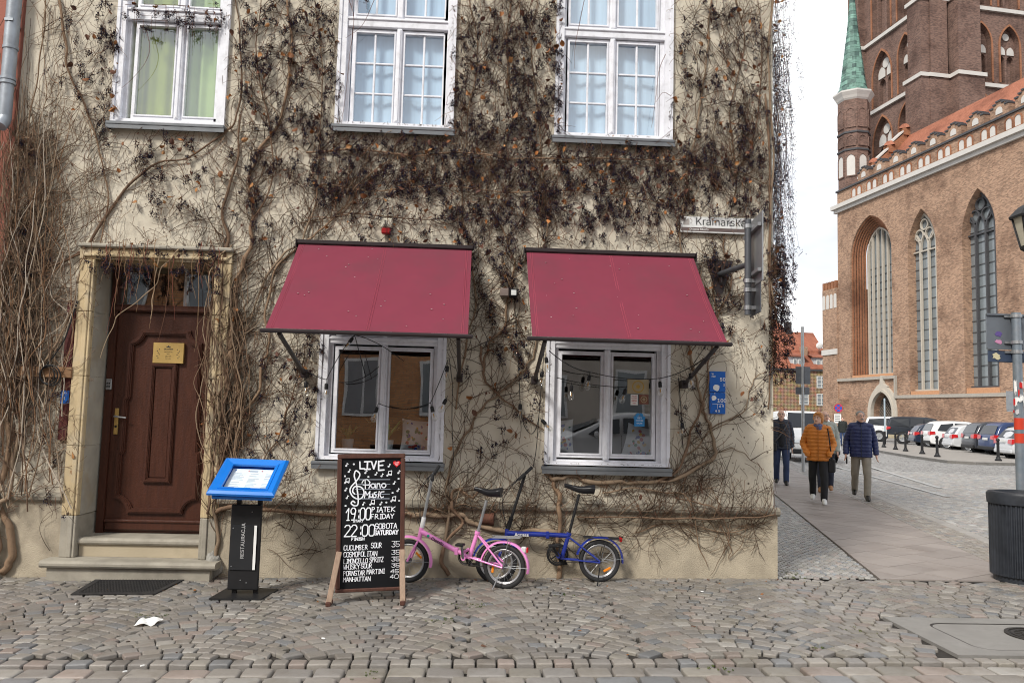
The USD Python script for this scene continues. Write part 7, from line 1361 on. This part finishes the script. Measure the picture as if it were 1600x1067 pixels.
def car(label, kind, col, px, wheel, head, low=None, cat='car', group=None):
    """wheel: 'rr' = the measured pixel is the rear right wheel, 'fc' = the middle of the front"""
    K = KINDS[kind]; L, W, Hh, belt = K['L'], K['W'], K['H'], K['belt']; p = Gd(*px); h = V3(math.sin(head), math.cos(head), 0); rn = V3(h[1], -h[0], 0)
    o = p-h*K['wh'][0]-rn*(W/2-.12) if wheel == 'rr' else p-h*L
    t = xf('parked_car' if kind != 'van' else 'van', (o[0], o[1], 0), math.atan2(h[1], h[0]), label=label, cat=cat, group=group); pr = np.array(K['pr'])
    pr = np.vstack([np.linspace(a, b_, 4)[:-1] for a, b_ in zip(pr, np.roll(pr, -1, 0))]); k_ = np.array([.25, .5, .25]); pr = sum(w_*np.roll(pr, s_, 0) for w_, s_ in zip(k_, (-1, 0, 1))); ctr = np.array([L/2, .75]); n = len(pr); v = []; st_ = [(-1, .09), (-.985, .045), (-.93, .015), (-.7, 0), (0, -.012), (.7, 0), (.93, .015), (.985, .045), (1, .09)]
    hw = lambda z: W/2*(1-.17*np.clip((z-belt)/(Hh-belt), 0, 1)-.05*np.clip((.5-z)/.3, 0, 1))
    for w_, s_ in st_:
        d = ctr-pr; q = pr+d/np.linalg.norm(d, axis=1, keepdims=True)*s_
        bow = 1-.06*((q[:, 0]-L/2)/(L/2))**4; v += [(x, w_*hw(z)*b_, z) for (x, z), b_ in zip(q, bow)]
    m_ = len(st_); f = [(i*n+j, i*n+(j+1) % n, (i+1)*n+(j+1) % n, (i+1)*n+j) for i in range(m_-1) for j in range(n)]; b = B().add(v, f)
    for i, s_ in ((0, 1), (m_-1, -1)):
        c = len(v); base = np.array(v[i*n:(i+1)*n]); pts = np.vstack([base, base.mean(0)]); b.add(pts, [(j, (j+1) % n, n) if s_ < 0 else ((j+1) % n, j, n) for j in range(n)])
    b.put('body', col, t, smooth=35)
    side = lambda x, z, s_, o_=.006: (x, s_*(hw(z)*(1-.06*((x-L/2)/(L/2))**4)+o_-(.0)), z)
    for s_ in (1, -1):
        for w in K['win']:
            g = np.array(Polygon(w).buffer(-.02).buffer(.02).exterior.coords)[:-1]; c = g.mean(0); v = [side(x, z, s_, .004) for x, z in g]+[side(*c, s_, .006)]; k = len(g); B().add(v, [(i, (i+1) % k, k) if s_ < 0 else ((i+1) % k, i, k) for i in range(k)]).put('side_window', CGL, t)
        for x in (K['win'][0][-1][0]+.04,) + ((K['win'][1][-1][0]+.04,) if len(K['win']) > 1 else ()): B().tube([side(x, z, s_, .001) for z in np.linspace(.35, belt, 5)], .006, 4).put('door_gap', BLKT, t)
        for x in [w[-1][0] if i < len(K['win'])-1 else w[0][0] for i, w in enumerate(K['win'])][:2]: B().obox(np.array(side(x-.12 if x > .3 else x+.1, belt-.14, s_, .02)), (.18, .03, .03), bev=.01).put('door_handle', col, t)
        for x in K['wh'][:2]:
            r = K['wh'][2]; y = s_*(W/2-.02); wl_ = xf('wheel', parent=t); B().lathe([(r+.055, -.012), (r+.055, .012), (0, .012)], 26, frame((x, y-s_*.008, r), (1, 0, 0), (0, 0, 1), (0, -s_, 0))).put('arch_gap', BLKT, wl_)
            B().lathe([(r*.62, -.10), (r*.96, -.09), (r, -.05), (r, .05), (r*.96, .09), (r*.64, .10)], 26, frame((x, y-s_*.055, r), (1, 0, 0), (0, 0, 1), (0, -1, 0))).put('tyre', TYRE, wl_, smooth=40); k = B().ring((x, y+s_*.022, r), r*.62, .018, (0, 1, 0), 26, 6)
            for a in range(5): k.bar((x, y+s_*.022, r), (x+r*.62*math.cos(a*1.257+.3), y+s_*.022, r+r*.62*math.sin(a*1.257+.3)), .07, .02, (0, 1, 0))
            k.lathe([(r*.6, 0), (0, .004)], 20, frame((x, y-s_*.012, r), (1, 0, 0), (0, 0, 1), (0, -s_, 0))); k.put('rim', ALLOY, wl_)
        if low: B().add([side(x, z, s_, .012) for x in np.linspace(.1, L-.12, 14) for z in (.36, .62)], [(2*i, 2*i+1, 2*i+3, 2*i+2) for i in range(13)]).put('lower_cladding', low, t)
        B().obox(np.array(side(K['win'][-1][-1][0]-.25, belt+.06, s_, .10)), (.14, .20, .15), bev=.04).put('wing_mirror', col if kind != 'van' else BLKT, t)
        zt = belt-.02; B().add([(-.024, s_*W*.49*.94, zt-.20), (-.028, s_*W*.26, zt-.16), (-.005, s_*W*.26, zt-.01), (.0, s_*W*.49*.94, zt+.03), (.28, s_*(W/2+.006), zt-.12), (.26, s_*(W/2+.006), zt+.02)], [(0, 1, 2, 3), (0, 3, 5, 4)] if s_ < 0 else [(3, 2, 1, 0), (4, 5, 3, 0)]).put('tail_light', LAMPR, t)
        B().add([(L+.012, s_*W*.24, .66), (L-.03, s_*W*.45, .70), (L-.32, s_*(W/2+.004), .86), (L-.10, s_*W*.30, .82)], [(0, 1, 2, 3)] if s_ > 0 else [(3, 2, 1, 0)]).put('headlight', LAMPW, t)
    (xa, za), (xb, zb2_) = K['rg']; B().add([(xa-.025, -hw(za)*.86, za), (xa-.025, hw(za)*.86, za), (xb-.03, hw(zb2_)*.84, zb2_), (xb-.03, -hw(zb2_)*.84, zb2_)], [(3, 2, 1, 0)]).put('rear_window', CGL if kind != 'hatch' else CGL, t)
    i = [q for q in range(len(K['pr'])-1) if K['pr'][q][1]-K['pr'][q+1][1] > .3 and K['pr'][q][0] > L*.4][0]; (xa, za), (xb, zb2_) = K['pr'][i], K['pr'][i+1]; fx = lambda u: (xa+(xb-xa)*u+.03, za+(zb2_-za)*u+.035)
    (x0, z0), (x1, z1) = fx(.08), fx(.95); B().add([(x0, -hw(z0)*.86, z0), (x0, hw(z0)*.86, z0), (x1, hw(z1)*.90, z1), (x1, -hw(z1)*.90, z1)], [(0, 1, 2, 3)]).put('windscreen', CGL, t)
    B().box(-.05, .05, -W*.44, W*.44, .32, .48, bev=.03).put('rear_bumper', BLKT if kind in ('suv', 'van') else col, t); B().box(L-.06, L+.03, -W*.45, W*.45, .28, .46, bev=.03).put('front_bumper', BLKT, t); B().box(L-.03, L+.02, -W*.24, W*.24, .55, .68, bev=.02).put('grille', BLKT, t)
    B().box(-.045, -.03, -.26, .26, .78, .89).put('rear_plate', PLATE, t); B().box(L+.031, L+.04, -.26, .26, .38, .49).put('front_plate', PLATE, t)
    bb = B(); text(bb, 'GD 4821', .07, frame((-.0455, .2, .80), (0, -1, 0), ZZ, (-1, 0, 0)), .002) if kind == 'suv' and False else None
    return t
D = math.radians
car('big dark estate car with beige lower body, largest of the parked cars', 'big', paint('dark_green_black_paint', (.010, .014, .022)), (1411, 693), 'rr', D(122), M('beige_cladding', (.33, .28, .19), .5))
car('white pickup partly hidden behind the dark beige-sided estate car', 'big', paint('white_paint_car', (.66, .66, .65)), (1374, 689), 'rr', D(122))
car('small dark blue hatchback between the big dark estate car and the white car', 'hatch', paint('blue_black_paint', (.012, .02, .04)), (1450, 698), 'rr', D(106))
car('white estate car with dark red tail lights, first white one from the left', 'suv', paint('white_paint_car', (.66, .66, .65)), (1478, 702), 'rr', D(104))
car('silver hatchback squeezed between the white estate car and the dark grey car', 'hatch', paint('silver_paint', (.48, .49, .50)), (1512, 706), 'rr', D(104))
car('dark grey estate car with chrome strip, in front of the right church window', 'suv', paint('dark_grey_paint', (.03, .033, .042)), (1551, 711), 'rr', D(103))
car('dark blue car next to the banded pole at the right edge', 'suv', paint('deep_blue_paint', (.012, .03, .10)), (1584, 715), 'rr', D(100))
car('silvery white hatchback at the far right behind the banded pole', 'hatch', paint('silver_paint', (.48, .49, .50)), (1612, 721), 'rr', D(100))
car('white delivery van driving down the side street behind the walkers', 'van', paint('white_paint_car', (.66, .66, .65)), (1276, 722), 'fc', D(190), cat='van')
p = V3(2.2, -14.2, 0); t = car('silver car parked across the street, mirrored in the right window', 'hatch', paint('silver_paint', (.48, .49, .50)), (800, 900), 'rr', D(270)); t.GetAttribute('xformOp:translate').Set(Gf.Vec3d(5.5, -12.2, 0))

# ================================================================== POSTS, BOLLARDS, BIN, LANTERN
bol = None
for k, (q, lab) in enumerate((((1381, 701), 'black iron bollard nearest the portal, furthest left of the row'), ((1399.3, 704.6), 'second black bollard from the left, below the estate car wheel'), ((1415, 707.5), 'third black bollard from the left, in front of the estate car'), ((1441, 711.8), 'fourth black bollard, in front of the small dark hatchback'), ((1464.6, 716.6), 'fifth black bollard, in front of the white estate car'), ((1560, 723), 'black bollard standing alone before the dark blue car'))):
    p = Gd(*q); p = V3(p[0], p[1], .085)
    if bol is None:
        bol = xf('bollard', p, label=lab, cat='bollard', group='black bollards along the parking pavement'); B().lathe([(0, 0), (.13, 0), (.13, .05), (.085, .09), (.075, .16), (0, .16)], 16).put('foot', BLACK, bol, smooth=40); B().lathe([(.06, .16), (.05, .78), (0, .78)], 16).put('shaft', BLACK, bol, smooth=40)
        B().lathe([(.062, .66), (.066, .68), (.062, .70), (.05, .70), (.05, .78), (.072, .80), (.075, .84), (.05, .89), (0, .91)], 16).put('head', BLACK, bol, smooth=40)
    else: dup(bol, p, label=lab)
def post(name, lab, q, h, r, mat=None): p = Gd(*q); t = xf(name, p, label=lab, cat='sign post'); B().cyl((0, 0, 0), (0, 0, h), r, 14).put('pole', mat or STEEL, t, smooth=40); return t, p
t, p = post('sign_post', 'thin grey sign post with two dark sign backs rising above the walkers', (1255, 737), 4.3, .045); z1, z2 = P(1255, 576, p[1])[2]-p[2], P(1255, 612, p[1])[2]-p[2]
for sgn in (-1, 1): B().obox((sgn*.11+.02, -.02*sgn, z1-.2), (.22, .02, .52), rotz(.35*sgn)).put('sign_back', GP, t)
B().obox((-.11, .03, z2+.03), (.18, .02, .22), rotz(-.35)).obox((.13, -.0, z2+.03), (.18, .02, .22), rotz(.35)).put('lower_sign_back', GP, t)
t, p = post('sign_post', 'slim pale post in front of the church portal', (1383, 696), 3.0, .05, M('pale_blue_grey', (.30, .36, .40), .5)); B().cyl((0, 0, 0), (0, 0, .9), .056, 14).put('black_sleeve', BLACK, t)
t, p = post('no_stopping_sign', 'round blue no-stopping sign with red cross and white plate below', (1310, 692), 2.5, .04); RB = M('sign_blue', (.02, .08, .42), .4); RRD = M('sign_red', (.5, .02, .02), .4); MS = frame((0, -.05, 2.35), (1, 0, 0), ZZ, (0, -1, 0))
B().ext(Point(0, 0).buffer(.30), .01, MS).put('disc', RB, t); b = B().ext(Point(0, 0).buffer(.30).difference(Point(0, 0).buffer(.245)), .013, MS)
for sg_ in (1, -1): b.ext(LineString([(-.18, -.18*sg_), (.18, .18*sg_)]).buffer(.028, 1), .0125+.0004*sg_, MS)
b.put('ring_and_cross', RRD, t); B().box(-.30, .18, -.06, -.045, 1.35, 1.95).put('text_plate', PRINTW, t); b = B()
for k, z in enumerate((1.82, 1.70, 1.58, 1.46)): b.box(-.25, .10, -.065, -.0605, z, z+.04)
b.put('plate_lines', PRINTK, t, kind='stuff')
t, p = post('leaning_sign_post', 'grey sign back on a slightly leaning thin post among the parked cars', (1587, 717), 2.4, .035); c0, c1 = P(1578, 611, p[1])-p, P(1578, 641, p[1])-p; B().box(c1[0]-.20, c1[0]+.24, -.06, -.04, c1[2], c0[2], bev=.01).put('sign_back', ALU, t); B().box(c1[0]-.12, c1[0]+.16, -.05, .04, c1[2]-.06, c1[2]).put('clamp', STEEL, t)
# sticker-covered pole with red bands, its sign backs, the bin and the lantern
p = Gd(1599, 890); t = xf('banded_pole', p, label='grey pole with red bands and torn stickers carrying a sign seen from behind', cat='sign post'); r = .047; zz = lambda y: P(1593, y, p[1])[2]-p[2]
ztop = zz(489); lx = (P(1590, 489, p[1])-p)[0]-(P(1598, 800, p[1])-p)[0]
B().cyl((0, 0, 0), (0, 0, ztop), r, 20).put('pole', M('blue_grey_steel', (.20, .235, .27), .45, .2, 6, metal=.5, dirt=(.3, .3, .31), dscale=9), t, smooth=40)
for ya, yb in ((653, 671), (677, 692)): B().lathe([(r+.002, zz(yb)), (r+.002, zz(ya))], 20).put('red_band', M('red_tape', (.50, .045, .02), .45, .1, 8), t, smooth=True)
for k in range(17):
    z = zz(rng.uniform(598, 652)); a = rng.uniform(2.6, 5.6); h, w = rng.uniform(.03, .09), rng.uniform(.3, .9); aa = np.linspace(a-w/2, a+w/2, 6); rr_ = r+.003+.0006*k; v = [(rr_*math.cos(x), rr_*math.sin(x), z+s_*h/2+rng.normal(0, .008)) for x in aa for s_ in (-1, 1)]
    B().add(v, [(2*i, 2*i+2, 2*i+3, 2*i+1) for i in range(5)]).put('torn_sticker', [PRINTW, M('grey_paper', (.42, .42, .44), .7), RRD, PRINTW][k % 4], t)
zA_, zB_ = zz(490), zz(546); xw = (P(1551, 520, p[1])-p)[0]-(P(1592, 520, p[1])-p)[0]
B().box(xw, .62, r+.02, r+.035, zB_, zA_, bev=.006).box(xw, .62, r+.0, r+.02, zA_-.02, zA_).box(xw, .62, r, r+.02, zB_, zB_+.02).put('sign_back', M('sign_back_grey', (.13, .145, .165), .5, .12, 6, metal=.3), t); B().box(xw+.01, .60, r+.015, r+.03, zz(566), zB_-.012, bev=.006).put('blue_sign_back', M('sign_back_navy', (.035, .05, .085), .5), t)
for y in (494, 535, 550): B().cyl((0, 0, zz(y)-.018), (0, 0, zz(y)+.018), r+.012, 16).box(-.10, .10, r, r+.02, zz(y)-.012, zz(y)+.012).put('clamp', STEEL, t)
GP_ = lambda c: M('graffiti_'+c, dict(violet=(.09, .06, .2), pink=(.45, .2, .33), cream=(.5, .46, .3))[c], .6)
for c, (x, y), s_ in (('violet', (1566, 521), .05), ('pink', (1566, 533), .045), ('cream', (1562, 556), .06)):
    q = P(x, y, p[1])-p; n_ = 12; B().ext(Polygon([(s_*math.cos(a)*rng.uniform(.5, 1.1), s_*.7*math.sin(a)*rng.uniform(.5, 1.1)) for a in np.linspace(0, 6.28, n_+1)[:-1]]), .002, frame((q[0], r+.018 if c != 'cream' else r+.013, q[2]), (1, 0, 0), ZZ, (0, -1, 0))).put('sticker', GP_(c), t)
c = Gd(1603, 911); t = xf('litter_bin', (c[0]+.06, c[1]+.12, 0), label='black ribbed round litter bin at the right edge beside the pole', cat='litter bin'); R_b = .29; BINM = M('bin_black', (.018, .021, .027), .5, .35, 7, .15, 60, dirt=(.04, .045, .055), dscale=5); n = 44; prof = []
for k in range(n*4): a = k*2*math.pi/(n*4); rr_ = R_b-(.014 if k % 4 in (0, 1) else 0); prof.append((rr_*math.cos(a), rr_*math.sin(a)))
B().ext(Polygon(prof), .70, frame((0, 0, .06), (1, 0, 0), (0, 1, 0), (0, 0, 1))).put('ribbed_body', BINM, t); B().lathe([(R_b-.03, 0), (R_b-.03, .06), (0, .06)], 36).put('foot', BINM, t); B().lathe([(R_b-.02, .755), (R_b+.012, .76), (R_b+.018, .85), (R_b, .875), (R_b-.05, .88), (R_b-.06, .80), (0, .78)], 44).put('top_band', BINM, t, smooth=40)
q = P(1612, 352, 1.6); t = xf('street_lantern', (q[0]+.75, 1.6, 0), label='black old-style street lantern reaching in at the right edge', cat='street lamp'); LX = -.75; zL = q[2]; LM = frame((LX, 0, zL), rotz(.5)[:, 0], rotz(.5)[:, 1], (0, 0, 1))
B().lathe([(0, 0), (.12, 0), (.12, .3), (.07, .5), (.05, 1.2), (.04, zL+.2), (0, zL+.25)], 16).put('post', BLACK, t, smooth=40); B().tube(smoothpath([(0, 0, zL-.5), (-.3, 0, zL-.25), (-.55, 0, zL-.42), (LX, 0, zL-.40)], 6), .018, 10).put('bracket', BLACK, t, smooth=40)
B().lathe([(.12, -.26), (.20, .10), (.0, .10)], 6, LM).put('lantern_glass', M('lantern_pane', (.45, .42, .34), .35, .1, 6), t); b = B()
for k in range(6): a = k*math.pi/3; b.bar(LM[:3, :3]@V3(.125*math.cos(a), .125*math.sin(a), -.27)+LM[:3, 3], LM[:3, :3]@V3(.207*math.cos(a), .207*math.sin(a), .10)+LM[:3, 3], .022, .022)
b.put('lantern_bars', BLACK, t, kind='stuff'); B().lathe([(.05, -.36), (.13, -.30), (.135, -.26), (0, -.26)], 6, LM).put('lantern_base', BLACK, t); B().lathe([(.235, .085), (.245, .115), (.17, .20), (.13, .24), (.05, .28), (.03, .34), (0, .38)], 6, LM).put('lantern_hood', BLACK, t)
# ================================================================== THE OTHER SIDE OF THE STREET (seen in the panes)
ob_ = xf('brick_house_opposite', label='tall orange brick house across the street, mirrored in the ground floor panes', cat='building')
OB = brickmat('opposite_brick', (.58, .28, .12), (.44, .20, .09), (.30, .22, .15), .26, .08, ax=(1, 0, 0)); yo = -20.0
B().box(-22, 1.0, yo-10, yo, -.5, 8.2).put('wall', OB, ob_); B().add([(-22.3, yo+.3, 8.2), (1.3, yo+.3, 8.2), (1.3, yo-5, 11.6), (-22.3, yo-5, 11.6), (1.3, yo-10, 8.2), (-22.3, yo-10, 8.2)], [(1, 0, 3, 2), (2, 3, 5, 4), (1, 2, 4, 4), (0, 5, 3, 3)]).put('roof', TILE, ob_)
for i in range(8):
    for j in range(2):
        x, z = -20.5+i*2.75, 1.4+j*3.3; w = xf('window', parent=ob_); B().box(x-.65, x+.65, yo, yo+.06, z, z+1.9).put('frame', mats['far_white'], w); B().box(x-.55, x-.04, yo+.061, yo+.07, z+.1, z+1.8).box(x+.04, x+.55, yo+.061, yo+.07, z+.1, z+1.8).put('pane', LEADG, w)
o2 = xf('pale_house_opposite', label='pale plastered house across the street, mirrored in the right window', cat='building')
B().box(1.6, 24, yo-12, yo-1.5, -.5, 7.4).put('wall', M('pale_grey_plaster', (.42, .38, .33), .9, .15, 1), o2); B().add([(1.3, yo-1.2, 7.4), (24.3, yo-1.2, 7.4), (24.3, yo-7, 10.4), (1.3, yo-7, 10.4), (24.3, yo-12, 7.4), (1.3, yo-12, 7.4)], [(1, 0, 3, 2), (2, 3, 5, 4), (1, 2, 4, 4), (0, 5, 3, 3)]).put('roof', TILE, o2)
for i in range(8):
    for j in range(2):
        x, z = 3.0+i*2.7, 1.3+j*3.0; w = xf('window', parent=o2); B().box(x-.6, x+.6, yo-1.5, yo-1.44, z, z+1.7).put('frame', mats['far_white'], w); B().box(x-.5, x+.5, yo-1.439, yo-1.43, z+.1, z+1.6).put('pane', LEADG, w)
